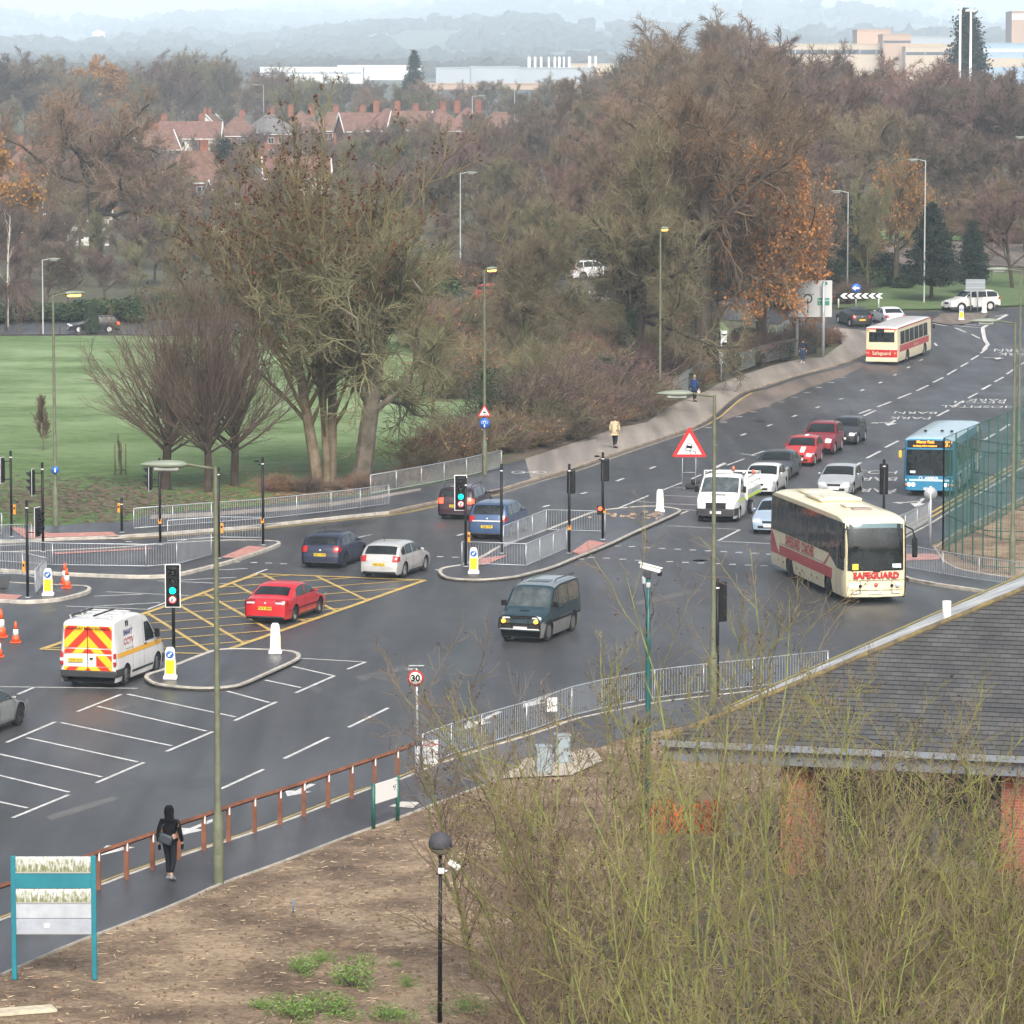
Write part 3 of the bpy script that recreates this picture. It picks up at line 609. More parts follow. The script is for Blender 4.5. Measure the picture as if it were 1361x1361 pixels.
# ---------------------------------------------------------------- vehicles
class Veh:
    def __init__(s, name, label, cat, L, W, wb, fo, prof, belt, body, tumble=.17, r=.07, wheel_r=.31, wheels=None, plan=(.8,.13,.6,.09),
                 lower=None, group=None, upper=None, upper_z=None, rim=RIM, sm_it=2, arch=.055, roof=None):
        s.L, s.W, s.wb, s.fo, s.belt, s.tumble, s.r, s.plan, s.wr = L, W, wb, fo, belt, tumble, r, plan, wheel_r
        s.root = empty(name, label=label, cat=cat, group=group); s.xf = wb/2+fo
        s.H = max(p[1] for p in prof); s.wheels = wheels or [fo, fo+wb]; s.body_m = body
        P = [Vector((p[0], 0, p[1])) for p in prof]; P = smoothp(P, sm_it)
        for a, b in zip(P, P[1:]):
            if b.x <= a.x: b.x = a.x+1e-4
        # resample
        d = [0]
        for a, b in zip(P, P[1:]): d.append(d[-1]+(b-a).length)
        n = int(d[-1]/.055) if L < 7 else int(d[-1]/.09); t = np.linspace(0, d[-1], n)
        s.px = np.interp(t, d, [p.x for p in P]); s.pz = np.interp(t, d, [p.z for p in P]); s.pt = t
        tx, tz = np.gradient(s.px, t), np.gradient(s.pz, t); l = np.hypot(tx, tz); s.nx, s.nz = -tz/l, tx/l
        mb = MB(); fs = [-1,-.97,-.9,-.75,-.5,-.2,0,.2,.5,.75,.9,.97,1]
        rows = [[s.top(i, f, 0) for f in fs] for i in range(n)]
        up = roof or body
        i0 = [i for i in range(n) if s.pz[i] > s.H-.12]
        k = 0
        if roof:
            a, b = i0[0], i0[-1]
            mb.grid(rows[:a+1], body); mb.grid(rows[a:b+1], roof); mb.grid(rows[b:], body)
        else: mb.grid(rows, body)
        ar = wheel_r+arch
        def bot(x):
            z = .19 if L < 7 else .26
            for w_ in s.wheels:
                q = ar*ar-(x-w_)**2
                if q > 0: z = max(z, wheel_r+math.sqrt(q)*1.0)
            return z
        # extra columns around the wheels are covered by the dense resampling
        cols = {1: [], -1: []}; bots = []
        xs = list(s.px)
        for i in range(n):
            e = s.top(i, 1, 0); zt = e.z; zb = min(bot(s.px[i]), zt-.01); bots.append(zb)
            for sd_ in (1,-1):
                col = []
                for q in np.linspace(0, 1, 10):
                    z = zt+(zb-zt)*q; y = s.yh(s.px[i], z)
                    if q == 0: y = abs(e.y)
                    col.append((s.xf-s.px[i], sd_*y, z))
                cols[sd_].append(col)
        zl = lower[0] if lower else -1
        for sd_ in (1,-1):
            for a, b in zip(cols[sd_], cols[sd_][1:]):
                for j in range(9):
                    zc = (a[j][2]+a[j+1][2]+b[j][2]+b[j+1][2])/4
                    m_ = body
                    if lower and zc < zl: m_ = lower[1]
                    if upper and upper_z < zc: m_ = upper
                    mb.face([a[j], a[j+1], b[j+1], b[j]], m_, True)
        mb.grid([[(s.xf-s.px[i], s.yh(s.px[i], bots[i])*f, bots[i]) for f in (-1,0,1)] for i in range(n)], UNDER, smooth=False)
        mb.build("body", body, s.root, weld=.002, sharp=.6)
        for x in s.wheels:
            for sd_ in (1,-1): s.wheel(x, sd_, rim)
    def wfz(s, z):
        zb = s.belt; k = 1-.05*max(0, (.5-z)/.3)**2
        if z > .6: k -= .02*min(1, (z-.6)/max(.1, zb-.6))**2 if s.tumble > .06 else 0
        if z > zb: k -= s.tumble*((z-zb)/(s.H-zb))**1.15
        return k
    def yh(s, x, z):
        a, ka, b, kb = s.plan; k = 1
        if x < a: k -= ka*(1-x/a)**2
        if s.L-x < b: k -= kb*(1-(s.L-x)/b)**2
        return s.W/2*s.wfz(z)*k
    def top(s, i, f, eps):
        i0 = int(i); t = i-i0; i1 = min(i0+1, len(s.px)-1); L_ = lambda A: A[i0]*(1-t)+A[i1]*t
        x, z, nx, nz = L_(s.px), L_(s.pz), L_(s.nx), L_(s.nz)
        k = s.r*abs(f)**7+.02*f*f*s.W/1.8-eps
        y = f*s.yh(x, z)
        return Vector((s.xf-(x-nx*k), y, z-nz*k))
    def idx(s, p):
        d = (s.px-p[0])**2+(s.pz-p[1])**2; return int(np.argmin(d))
    def tp(s, name, a, b, f0, f1, m, eps=.008, n=8, k=8, parent=None, both=False, inset=0):
        """patch across the front/top/rear surface between profile points a and b, lateral fraction f0..f1"""
        ia, ib = s.idx(a), s.idx(b); mb = MB()
        for sg in ((1,-1) if both else (1,)):
            rows = []
            for i in np.linspace(ia, ib, n):
                q = (i-ia)/max(1e-6, ib-ia); w_ = 1-inset*(q if inset > 0 else -(1-q))
                w_ = 1-abs(inset)*(q if inset > 0 else 1-q)
                rows.append([s.top(i, sg*(f0+(f1-f0)*u)*w_, eps) for u in np.linspace(0, 1, k)])
            mb.grid(rows, m)
            if both and sg == 1: mb.build(name, m, parent or s.root); mb = MB()
        return mb.build(name, m, parent or s.root)
    def zt(s, x): return float(np.interp(x, s.px, s.pz))
    def sp(s, name, x0, x1, z0, z1, m, sides=(1,-1), eps=.008, n=10, k=3, parent=None, margin=None, own=False):
        """patch on the flanks; z0, z1 numbers or functions of x (from the front)"""
        f0 = z0 if callable(z0) else (lambda x: z0); f1 = z1 if callable(z1) else (lambda x: z1); out = []; mb = MB()
        for sg in sides:
            rows = []
            for x in np.linspace(x0, x1, n):
                a, b = f0(x), f1(x)
                if margin is not None: b = min(b, s.zt(x)-margin)
                b = max(b, a)
                rows.append([(s.xf-x, sg*(s.yh(x, z)+eps), z) for z in np.linspace(a, b, k)])
            mb.grid(rows, m)
            if 1: out.append(mb.build(name, m, parent or s.root)); mb = MB()
        mb.bm.free()
        return out[0]
    def wheel(s, x, sg, rim):
        w = .2 if s.L < 7 else .28; r = s.wr; yo = s.W/2-.035
        c = Vector((s.xf-x, sg*(yo-w/2), r)); mb = MB()
        mb.lathe([(r*.62,-w/2),(r*.93,-w/2),(r,-w*.35),(r,w*.35),(r*.93,w/2),(r*.62,w/2),(r*.60,w*.3),(r*.2,w*.25),(r*.2,-w*.3)], RUBBER, 28, 'Y', (0,0,0))
        t = mb.build("wheel", RUBBER, s.root, sharp=.7); t.location = c
        mb = MB(); o = sg*w/2
        mb.lathe([(r*.64, o*1.0),(r*.60, o*.98),(r*.58, o*.6)], rim, 24, 'Y'); mb.lathe([(r*.18,o*.6),(r*.17,o*.95),(.001,o*1.0)], rim, 12, 'Y')
        for q in range(5):
            a = q*2*math.pi/5+.3; R = Matrix.Rotation(a, 3, 'Y')
            mb.box(R @ Vector((r*.38,0,0))+Vector((0,o*.82,0)), (r*.46, .03, r*.17), rim, R=R)
        mb.lathe([(.001,o*.5),(r*.6,o*.5)], UNDER, 20, 'Y')
        mb.build("rim", rim, t)
    def mirrors(s, x, m, z=None, out=.09, size=(.09,.13,.09)):
        z = z or s.belt+.07
        for sg in (1,-1):
            mb = MB(); y = sg*(s.W/2+out-.02); mb.box((s.xf-x, y, z), (size[0],size[1],size[2]), m, bev=.03); mb.box((s.xf-x-.0, sg*(s.W/2-.02), z-.03), (.04,.14,.03), BLACK)
            mb.build("wing_mirror", m, s.root)
    def plates(s, front=(0,.45), rear=None, fm=PLATEW, txt=None):
        M_ = None
        for p, m, nm, sg in ((front, fm, "number_plate", 1), (rear, PLATEY, "number_plate", -1)):
            if not p: continue
            i = s.idx(p); q = s.top(i, 0, .02); mb = MB(); mb.box(q, (.02,.52,.12), m); pl = mb.build(nm, m, s.root)
            if txt:
                Mx = frame((q.x+sg*.012, 0, q.z), (0, sg, 0), (0,0,1)); text("plate_lettering", txt, .11, BLACK, Mx, pl, bold=.002)
    def seams(s, xs, z0=.3, z1=None, m=None):
        for x in xs:
            for sg in (1,-1):
                mb = MB(); z1_ = z1 or s.belt
                mb.grid([[(s.xf-x-w_, sg*(s.yh(x, z)+.003), z) for z in np.linspace(z0, z1_, 8)] for w_ in (-.009, .009)], UNDER); mb.build("door_seam", UNDER, s.root)
    def handles(s, xs, z, m):
        for x in xs:
            for sg in (1,-1): MB().box((s.xf-x, sg*(s.yh(x, z)+.015), z), (.17,.03,.03), m).build("door_handle", m, s.root)
    def place(s, A, B, side, dz=0):
        a, b = G(*A), G(*B); hd = (b-a); pitch = math.atan2(hd.z, math.hypot(hd.x, hd.y)); yaw = math.atan2(hd.y, hd.x)
        c = (a+b)/2; lat = Vector((-math.sin(yaw), math.cos(yaw), 0)); c = c-lat*side*(s.W/2-.05)
        s.root.location = (c.x, c.y, c.z+dz); s.root.rotation_euler = (0, -pitch, yaw); return s
    def place_h(s, px, hd, lx, ly, dz=0):
        """put the body point (lx from the front, ly left) on the ground seen at px, heading hd"""
        g = G(*px); yaw = math.atan2(hd[1], hd[0]); x = s.xf-lx
        o = g-Vector((math.cos(yaw)*x-math.sin(yaw)*ly, math.sin(yaw)*x+math.cos(yaw)*ly, 0))
        e = .5; f = Vector((math.cos(yaw), math.sin(yaw)))
        p = math.atan2(h(o.x+f.x*2, o.y+f.y*2)-h(o.x-f.x*2, o.y-f.y*2), 4)
        s.root.location = (o.x, o.y, h(o.x, o.y)+dz); s.root.rotation_euler = (0, -p, yaw); return s

def mirror_glass(v, ws, side_w, rear, glass=GLASS, margin=.11, zl=.03, inset=-.0, f=.90):
    v.tp("windscreen", ws[0], ws[1], -f, f, glass, n=10, k=10, inset=inset)
    v.tp("rear_window", rear[0], rear[1], -f*.93, f*.93, glass, n=10, k=10)
    for a, b in side_w: v.sp("side_window", a, b, v.belt+zl, 9, glass, margin=margin, own=True, n=14)

def hatch(name, label, paint_m, L=4.15, W=1.72, Hh=1.45, wb=2.51, fo=.83, kind='hatch', tail=LAMPR, front_m=None, group=None, bumper=None, lit=False, roofrails=False, rim=RIM, tyre=.31, glass=GLASS, txt=None, lower=None, roof=None, front_plate=PLATEW):
    k = Hh; bl = k*.64
    if kind == 'hatch':
        prof = [(0,.22),(.0,.45),(.03,.60),(.22,.74),(1.0,bl+.02),(1.12,bl+.06),(1.85,k-.06),(2.4,k),(3.1,k-.02),(L-.50,k-.11),(L-.17,bl+.05),(L-.06,bl-.1),(L-.03,.62),(L-.001,.5),(L,.25)]
        ws = ((1.14,bl+.07),(1.83,k-.07)); sw = ((1.45,2.42),(2.50,3.22),(3.27,L-.42)); rr = ((L-.47,k-.13),(L-.19,bl+.08))
    elif kind == 'estate':
        prof = [(0,.22),(.0,.45),(.03,.60),(.22,.74),(1.1,bl+.0),(1.25,bl+.06),(1.95,k-.06),(2.5,k),(L-1.0,k-.01),(L-.40,k-.05),(L-.12,bl+.05),(L-.05,bl-.1),(L-.03,.62),(L-.001,.5),(L,.25)]
        ws = ((1.27,bl+.07),(1.93,k-.07)); sw = ((1.5,2.45),(2.52,3.35),(3.42,L-.35)); rr = ((L-.37,k-.08),(L-.14,bl+.08))
    elif kind == 'mpv':
        prof = [(0,.22),(.0,.48),(.04,.66),(.22,.82),(.85,bl-.02),(1.0,bl+.06),(1.85,k-.06),(2.5,k),(L-1.0,k-.02),(L-.45,k-.08),(L-.13,bl+.02),(L-.05,bl-.15),(L-.02,.62),(L-.001,.5),(L,.25)]
        ws = ((1.02,bl+.08),(1.83,k-.07)); sw = ((1.45,2.3),(2.38,3.25),(3.32,L-.40)); rr = ((L-.43,k-.10),(L-.17,bl+.05))
    elif kind == 'saloon':
        prof = [(0,.22),(.0,.45),(.03,.58),(.22,.70),(1.1,bl-.02),(1.25,bl+.04),(2.0,k-.06),(2.5,k),(2.95,k-.02),(L-1.15,k-.10),(L-.55,bl+.10),(L-.45,bl+.07),(L-.10,bl+.03),(L-.03,bl-.12),(L-.01,.5),(L,.25)]
        ws = ((1.27,bl+.05),(1.98,k-.07)); sw = ((1.55,2.45),(2.52,3.35)); rr = ((L-1.10,k-.13),(L-.57,bl+.12))
    elif kind == 'suv':
        prof = [(0,.35),(.0,.55),(.03,.78),(.2,.95),(1.05,bl),(1.2,bl+.06),(1.85,k-.06),(2.4,k),(L-1.0,k-.02),(L-.40,k-.08),(L-.12,bl+.02),(L-.03,bl-.15),(L-.01,.62),(L,.5),(L,.35)]
        ws = ((1.22,bl+.07),(1.83,k-.07)); sw = ((1.45,2.35),(2.42,3.25),(3.32,L-.33)); rr = ((L-.37,k-.10),(L-.15,bl+.05))
    v = Veh(name, label, "car", L, W, wb, fo, prof, bl, paint_m, wheel_r=tyre, group=group, rim=rim, lower=lower, roof=roof)
    mirror_glass(v, ws, sw, rr, glass)
    v.tp("headlight", (.02,.58+.04*(kind == 'suv')*3), (.20,.72+(.18 if kind == 'suv' else 0)), .55, .95, LAMPL if lit else LAMPC, both=True, eps=.012)
    v.tp("grille", (0,.50 if kind != 'suv' else .62), (.03,.62 if kind != 'suv' else .80), -.42, .42, UNDER); v.tp("grille", (0,.26), (0,.38), -.7, .7, UNDER)
    zt_ = bl-.05 if kind != 'saloon' else bl-.06
    v.tp("tail_light", (L-.16,zt_+.06), (L-.04,zt_-.17), .70, .985, tail, both=True, eps=.014)
    v.sp("tail_light", L-.24, L-.03, zt_-.15, zt_+.04, tail, eps=.012, n=4)
    v.sp("headlight", .03, .30, .62, .73, LAMPL if lit else LAMPC, eps=.01, n=5) if kind != 'suv' else None
    v.plates((0,.40), (L-.02,.60) if kind != 'estate' else (L-.03,.66), txt=txt, fm=front_plate)
    if bumper: v.tp("bumper_strip", (L-.005,.44), (L,.27), -.98, .98, bumper, eps=.006); v.tp("bumper_strip", (0,.26), (0,.40), -.98, .98, bumper, eps=.004)
    else: v.tp("bumper_valance", (L,.33), (L,.24), -.9, .9, PLASTIC)
    v.tp("badge", (L-.05,bl-.09), (L-.045,bl-.15), -.045, .045, RIM, eps=.015)
    v.seams([1.32, sw[0][1]+.04, sw[1][1]+.03]); v.handles([sw[0][1]-.12, sw[1][1]-.12], bl-.1, paint_m); v.mirrors(1.55, paint_m if kind != 'estate' else BLACK)
    v.sp("sill_trim", .45+fo, fo+wb-.45, .2, .27, PLASTIC, n=8)
    if kind in ('hatch','mpv','estate'): 
        mb = MB(); q = v.top(v.idx((L-.4,k-.1)), 0, .02); mb.tube([(v.xf-L+.75,0,k),(v.xf-L+.62,0,k+.25)], .008, BLACK, 5); mb.build("aerial", BLACK, v.root)
        v.tp("wiper", (L-.19,bl+.12), (L-.17,bl+.09), -.05, .5, BLACK, eps=.02)
    v.tp("wiper", (ws[0][0]+.02,ws[0][1]), (ws[0][0]+.08,ws[0][1]+.05), -.75, .75, BLACK, eps=.015)
    if roofrails:
        mb = MB()
        for sg in (1,-1):
            y = sg*(v.yh(2.5, k-.03)-.08); mb.tube([(v.xf-1.9,y,k-.04),(v.xf-2.0,y,k+.05),(v.xf-L+.7,y,k+.04),(v.xf-L+.6,y,k-.05)], .016, BLACK, 6)
        mb.build("roof_rails", BLACK, v.root)
    return v

# queue heading (towards the camera) and outgoing heading
QH = (G(1137.4,618.6)-G(1194,586)).normalized()
grp_q = "cars queuing on the main road"

v = hatch("saloon_car", "red saloon car seen from behind, driving over the yellow box", paint("red", (.50,.012,.02)), 4.45, 1.71, 1.41, 2.6, .88, 'saloon', txt="T619 UBW", bumper=None)
v.tp("tail_light", (4.36,.90), (4.41,.74), .50, .97, mat("tail_dark", (.22,.008,.008), .15, coat=.6), both=True, eps=.02); v.tp("reversing_light", (4.40,.80), (4.41,.76), .52, .94, LAMPC, both=True, eps=.03, n=3); v.sp("rubbing_strip", .5, 4.2, .48, .52, BLACK, n=10); v.place((392.5,826.5), (424,815.5), -1)
v = hatch("hatchback_car", "silver hatchback car beside the tip of the yellow box", paint("silver", (.56,.56,.55), .28, .35), 4.15, 1.73, 1.44, 2.51, .83, txt="HJ52 KLU"); v.place((537,768), (566,758.4), -1)
v = hatch("hatchback_car", "dark navy hatchback car just ahead of the red saloon, left of the silver one", paint("navy", (.016,.022,.05)), 4.15, 1.73, 1.44, 2.51, .83, txt="GK51 WPE", rim=RIMD); v.place((456,755), (484,744.5), -1)
v = hatch("estate_car", "dark maroon estate car with roof rails behind the green traffic light", paint("maroon", (.035,.012,.018)), 4.5, 1.76, 1.50, 2.58, .9, 'estate', roofrails=True, tail=LAMPRL, txt="LR06 HJD"); v.place((634,689), (652,681), -1)
v = hatch("people_carrier", "metallic blue people carrier beside the central island railings", paint("blue", (.055,.10,.20), .28, .3), 4.47, 1.80, 1.63, 2.70, .85, 'mpv', tail=LAMPR, txt="KJ56 YSF"); v.tp("chrome_strip", (4.42,.80), (4.43,.84), -.8, .8, RIM, eps=.02); v.place((677,716.5), (701,706.5), -1)
# queue towards the camera
v = hatch("saloon_car", "pale blue saloon half hidden by the coach, next to the white tipper", paint("paleblue", (.36,.46,.56), .3, .2), 4.5, 1.75, 1.42, 2.7, .85, 'saloon', group=grp_q); v.place_h((1002.5,707.5), QH, .85, -.82)
v = hatch("saloon_car", "white saloon queuing right behind the white tipper truck", paint("offwhite", (.62,.62,.60)), 4.4, 1.73, 1.42, 2.6, .85, 'saloon', group=grp_q)
def back_from(px, z, hd=QH): return G(px[0], px[1], z)
def put(v, p, lx, ly, hd=QH):
    yaw = math.atan2(hd[1], hd[0]); x = v.xf-lx; o = p-Vector((math.cos(yaw)*x-math.sin(yaw)*ly, math.sin(yaw)*x+math.cos(yaw)*ly, 0))
    v.root.location = (o.x, o.y, h(o.x, o.y)); v.root.rotation_euler = (0, 0, yaw)
put(v, G(1016,616,1.40), 2.1, 0)
v = hatch("saloon_car", "dark grey saloon queuing behind the white saloon", paint("darkgrey", (.06,.065,.07), .28, .3), 4.5, 1.77, 1.43, 2.65, .9, 'saloon', group=grp_q, rim=RIMD); put(v, G(1034,598,1.41), 2.1, 0)
v = hatch("hatchback_car", "bright red hatchback with white bonnet stripes in the queue", paint("scarlet", (.42,.022,.018)), 3.9, 1.68, 1.50, 2.46, .75, lit=False, group=grp_q)
v.tp("bonnet_stripe", (.25,.74), (1.0,.97), .05, .35, WPAINT, eps=.01); v.tp("roof_stripe", (2.0,1.48), (3.2,1.48), .05, .35, WPAINT, eps=.01); v.place((1093.5,612.5), (1081.3,620), 1)
v = hatch("off_roader", "dark red off-roader queuing behind the striped hatchback", paint("darkred", (.22,.012,.02)), 4.2, 1.76, 1.70, 2.5, .85, 'suv', group=grp_q, tyre=.34, roofrails=True, lower=(.42, paint("darkred2",(.16,.012,.015)))); v.place((1119.5,598), (1108.6,604), 1)
v = hatch("hatchback_car", "charcoal hatchback at the tail of the queue behind the dark red off-roader", paint("charcoal", (.022,.023,.026)), 3.95, 1.70, 1.48, 2.49, .80, lit=False, group=grp_q); v.place((1150.2,585.6), (1139.7,590.8), 1)
v = hatch("saloon_car", "silver saloon in the second lane just behind the coach roof", paint("silver2", (.50,.52,.53), .28, .4), 4.5, 1.77, 1.41, 2.72, .82, 'saloon', group=grp_q); put(v, G(1117,617,1.39), 2.1, 0)
# far cars
v = hatch("estate_car", "small black estate car with a lit tail light on the road beyond the field", paint("black", (.012,.012,.015)), 4.3, 1.7, 1.45, 2.55, .85, 'estate', tail=LAMPRL); v.place((147.7,442.5), (102.5,443), 1)
v = hatch("hatchback_car", "red hatchback on the far road behind the bare tree twigs", paint("red3", (.55,.02,.02)), 4.0, 1.7, 1.5, 2.5, .8); v.place((649.8,402.3), (685.3,397.6), -1)
v = hatch("estate_car", "silver estate car on the far road behind the ivy-clad oak", paint("silver4", (.5,.52,.54), .3, .3), 4.4, 1.75, 1.45, 2.6, .85, 'estate'); v.place((772,411), (806,410), -1)
v = hatch("off_roader", "white off-roader on the far road above the silver estate car", paint("white5", (.7,.7,.7)), 4.3, 1.75, 1.75, 2.5, .85, 'suv', tyre=.35); v.place((776,372), (808,371), -1)
v = hatch("hatchback_car", "black hatchback entering the roundabout beside the chevron board", paint("black6", (.013,.014,.016)), 4.0, 1.7, 1.46, 2.5, .8, txt=None); v.place((1130,434.5), (1113,429.5), 1)
v = hatch("saloon_car", "white car mostly hidden ahead of the cream and red bus", paint("white7", (.68,.69,.7)), 4.3, 1.72, 1.42, 2.6, .85, 'saloon'); v.place((1174,433), (1160,428), 1)
v = hatch("off_roader", "pale silver off-roader side-on at the roundabout", paint("champagne", (.68,.67,.64), .3, .1), 4.6, 1.79, 1.72, 2.68, .93, 'suv', tyre=.36, lower=(.42, PLASTIC)); v.place((1320.5,412.6), (1273.5,414.6), 1)
v = hatch("saloon_car", "grey sports saloon cut off by the left edge of the picture", paint("gunmetal", (.36,.37,.36), .25, .4), 4.95, 1.85, 1.42, 2.9, .85, 'saloon', tyre=.35, rim=RIMD); v.place((-30,986.5), (32.6,962), -1)

# green off-road people carrier
ROUGHG = mat("hazy_glass", (.16,.15,.12), .25, col2=(.04,.05,.045), scale=1.8, spec=.6); DG = paint("darkgreen", (.018,.048,.062), .3, .2); GREYP = paint("trimgrey", (.20,.20,.185))
v = Veh("people_carrier", "dark green high-sided off-road people carrier with bull bar and lit amber lamps", "car", 4.6, 1.72, 2.8, .72,
    [(0,.42),(.0,.60),(.03,.85),(.15,1.0),(.62,1.12),(.75,1.17),(1.42,1.86),(1.8,1.93),(2.2,1.99),(4.0,1.99),(4.35,1.93),(4.52,1.2),(4.58,1.0),(4.6,.6),(4.6,.42)], 1.12, DG, tumble=.12, wheel_r=.36, lower=(.72, GREYP), rim=RIMD, arch=.07, roof=paint("silver_roof", (.22,.25,.26), .25, .3))
v.tp("windscreen", (.77,1.19), (1.40,1.84), -.9, .9, GLASSL, n=10, k=10); v.tp("sunroof", (1.95,1.95), (2.5,1.99), -.55, .55, GLASS); v.tp("rear_window", (4.37,1.88), (4.5,1.3), -.85, .85, GLASS)
for a, b in ((.98,1.75),(1.85,2.9),(2.98,4.15)): v.sp("side_window", a, b, 1.17, 9, ROUGHG, margin=.16, own=True)
v.tp("bonnet_scoop", (.42,1.07), (.5,1.10), -.22, .22, UNDER, eps=.02); v.tp("headlight", (.02,.86), (.1,.98), .55, .93, LAMPC, both=True, eps=.015); v.tp("grille", (.02,.86), (.09,.97), -.48, .48, UNDER, eps=.012)
v.tp("bumper", (0,.72), (0,.46), -.99, .99, PLASTIC, eps=.03); v.mirrors(1.05, BLACK, z=1.28, out=.13, size=(.1,.2,.2)); v.plates((0,.55), (4.6,.7)); v.seams([1.8,2.95], .5, 1.1); v.handles([1.7,2.1], 1.05, BLACK)
mb = MB(); x = v.xf+.10
mb.tube([(x,-.75,.50),(x+.04,-.76,.62),(x+.04,-.74,.88),(x,-.60,.96),(x,.60,.96),(x+.04,.74,.88),(x+.04,.76,.62),(x,.75,.50)], .028, BLACK, 8); mb.tube([(x+.02,-.75,.70),(x+.02,.75,.70)], .025, BLACK, 8); mb.tube([(x+.0,-.75,.50),(x+.0,.75,.50)], .025, RIM, 8)
for y in (-.3,.3): mb.tube([(x,y,.45),(x,y,.96)], .02, BLACK, 6)
mb.build("bull_bar", BLACK, v.root)
for sg in (1,-1):
    mb = MB(); mb.lathe([(.001,.05),(.055,.04),(.07,0),(.07,-.06)], LAMPA, 14, 'X', (x+.03, sg*.60, .78)); mb.build("fog_lamp", LAMPA, v.root)
mb = MB()
for sg in (1,-1): mb.tube([(v.xf-2.0,sg*.62,1.98),(v.xf-2.2,sg*.62,2.06),(v.xf-4.2,sg*.62,2.04)], .02, BLACK, 6)
mb.build("roof_rails", BLACK, v.root); v.sp("mudguard_trim", .3, 4.4, .66, .74, BLACK, eps=.012)
v.place((760,840), (730.5,852), 1)

# white service van with chevrons
def clip_poly(poly, n, d, keep=1):
    out = []; k = len(poly)
    for i in range(k):
        a, b = poly[i], poly[(i+1) % k]; da, db = keep*(a[0]*n[0]+a[1]*n[1]-d), keep*(b[0]*n[0]+b[1]*n[1]-d)
        if da >= 0: out.append(a)
        if da*db < 0: t = da/(da-db); out.append((a[0]+(b[0]-a[0])*t, a[1]+(b[1]-a[1])*t))
    return out
VW = paint("vanwhite", (.74,.74,.73))
VREAR = 4.86
v = Veh("van", "white service van with red and yellow chevrons on its rear doors", "van", 4.86, 1.95, 2.93, .93,
    [(0,.30),(.0,.55),(.04,.85),(.3,1.0),(.85,1.15),(1.0,1.22),(1.75,2.05),(2.1,2.2),(2.6,2.25),(4.3,2.25),(4.72,2.22),(4.82,2.1),(4.85,1.2),(4.86,.5),(4.86,.38)], 1.18, VW, tumble=.09, plan=(.8,.13,.3,.03), wheel_r=.34, sm_it=2, r=.06)
v.tp("windscreen", (1.02,1.24), (1.72,2.02), -.92, .92, GLASS, n=10, k=10); v.sp("side_window", 1.28, 2.12, 1.22, 1.86, GLASS, margin=.12, own=True)
v.sp("orange_stripe", .55, 4.72, .98, 1.13, mat("stripe_orange", (.80,.42,.03), .4), n=20); v.sp("bumper", 4.2, 4.85, .36, .62, PLASTIC, n=8, eps=.012); v.sp("bumper", .02, .5, .3, .6, PLASTIC, n=6)
rx = v.xf-VREAR-.03
mb = MB(); mb.box((rx+.02,0,.47),(.10,1.9,.22), PLASTIC, bev=.03); mb.build("bumper", PLASTIC, v.root)
CR, CY_ = mat("chevron_red", (.70,.035,.015), .4), mat("chevron_yellow", (.80,.50,.02), .4)
def rear_x(z): return v.top(v.idx((VREAR-.0 if z < 1.9 else 4.83, z)), 0, .0).x
def chev(y0, y1, z0, z1, name="chevron_panel"):
    mb = MB(); wd = .24
    xr = lambda z: v.xf-float(np.interp(-z, [-q for q in v.pz[v.idx((4.8,2.15)):]], v.px[v.idx((4.8,2.15)):]))-.012
    for sg in (1,-1):
        lo, hi = (max(0, y0), y1) if sg > 0 else (y0, min(0, y1))
        if hi-lo < .02: continue
        rect = [(lo,z0),(hi,z0),(hi,z1),(lo,z1)]; n_ = (sg*.707, .707)
        for i in range(-2, 16):
            p = clip_poly(clip_poly(rect, n_, i*wd, 1), n_, (i+1)*wd, -1) if True else None
            if len(p) >= 3: mb.face([(xr(q[1]), q[0], q[1]) for q in p], CR if i % 2 else CY_)
    mb.build(name, CR, v.root)
chev(-.82,.82,1.32,2.03); chev(-.82,.82,1.14,1.28); chev(-.82,-.28,.72,1.08); chev(-.84,.84,.44,.64) if 0 else chev(-.84,.84,.56,.70)
text("rear_lettering", "HIGHWAY MAINTENANCE", .125, BLACK, frame((rx-.0,0,1.95), (0,-1,0), (0,0,1)), v.root, bold=.003)
mb = MB(); mb.box((rx,.0,1.3),(.02,.015,1.4), UNDER); mb.box((rx,-.12,.98),(.03,.10,.05), BLACK); mb.build("door_seam", UNDER, v.root)
mb = MB(); mb.box((rx-.005,.42,.92),(.02,.52,.12), PLATEY); pl = mb.build("number_plate", PLATEY, v.root); text("plate_lettering", "AJ08 AOS", .11, BLACK, frame((rx-.017,.42,.92), (0,-1,0), (0,0,1)), pl)
for sg in (1,-1):
    mb = MB(); mb.box((rx+.05,sg*.915,.95),(.10,.09,.42), LAMPR, bev=.02); mb.box((rx+.045,sg*.915,.93),(.102,.092,.1), LAMPC); mb.build("tail_light", LAMPR, v.root)
my = -(v.W/2-.02)
text("side_lettering", "SMART", .26, mat("letter_navy", (.03,.03,.18), .5), frame((-1.25,-(v.yh(3.4,1.75)+.014),1.72), (1,0,0), (0,-.0,1)), v.root, bold=.006, sx=1.05)
text("side_lettering", "CCTV", .30, mat("letter_red", (.45,.03,.04), .5), frame((-1.25,-(v.yh(3.4,1.45)+.014),1.43), (1,0,0), (0,0,1)), v.root, bold=.006, sx=1.15)
text("side_lettering", "www.smartcctv.com", .09, BLACK, frame((-1.2,-(v.yh(3.4,1.2)+.016),1.2), (1,0,0), (0,0,1)), v.root)
mb = MB()
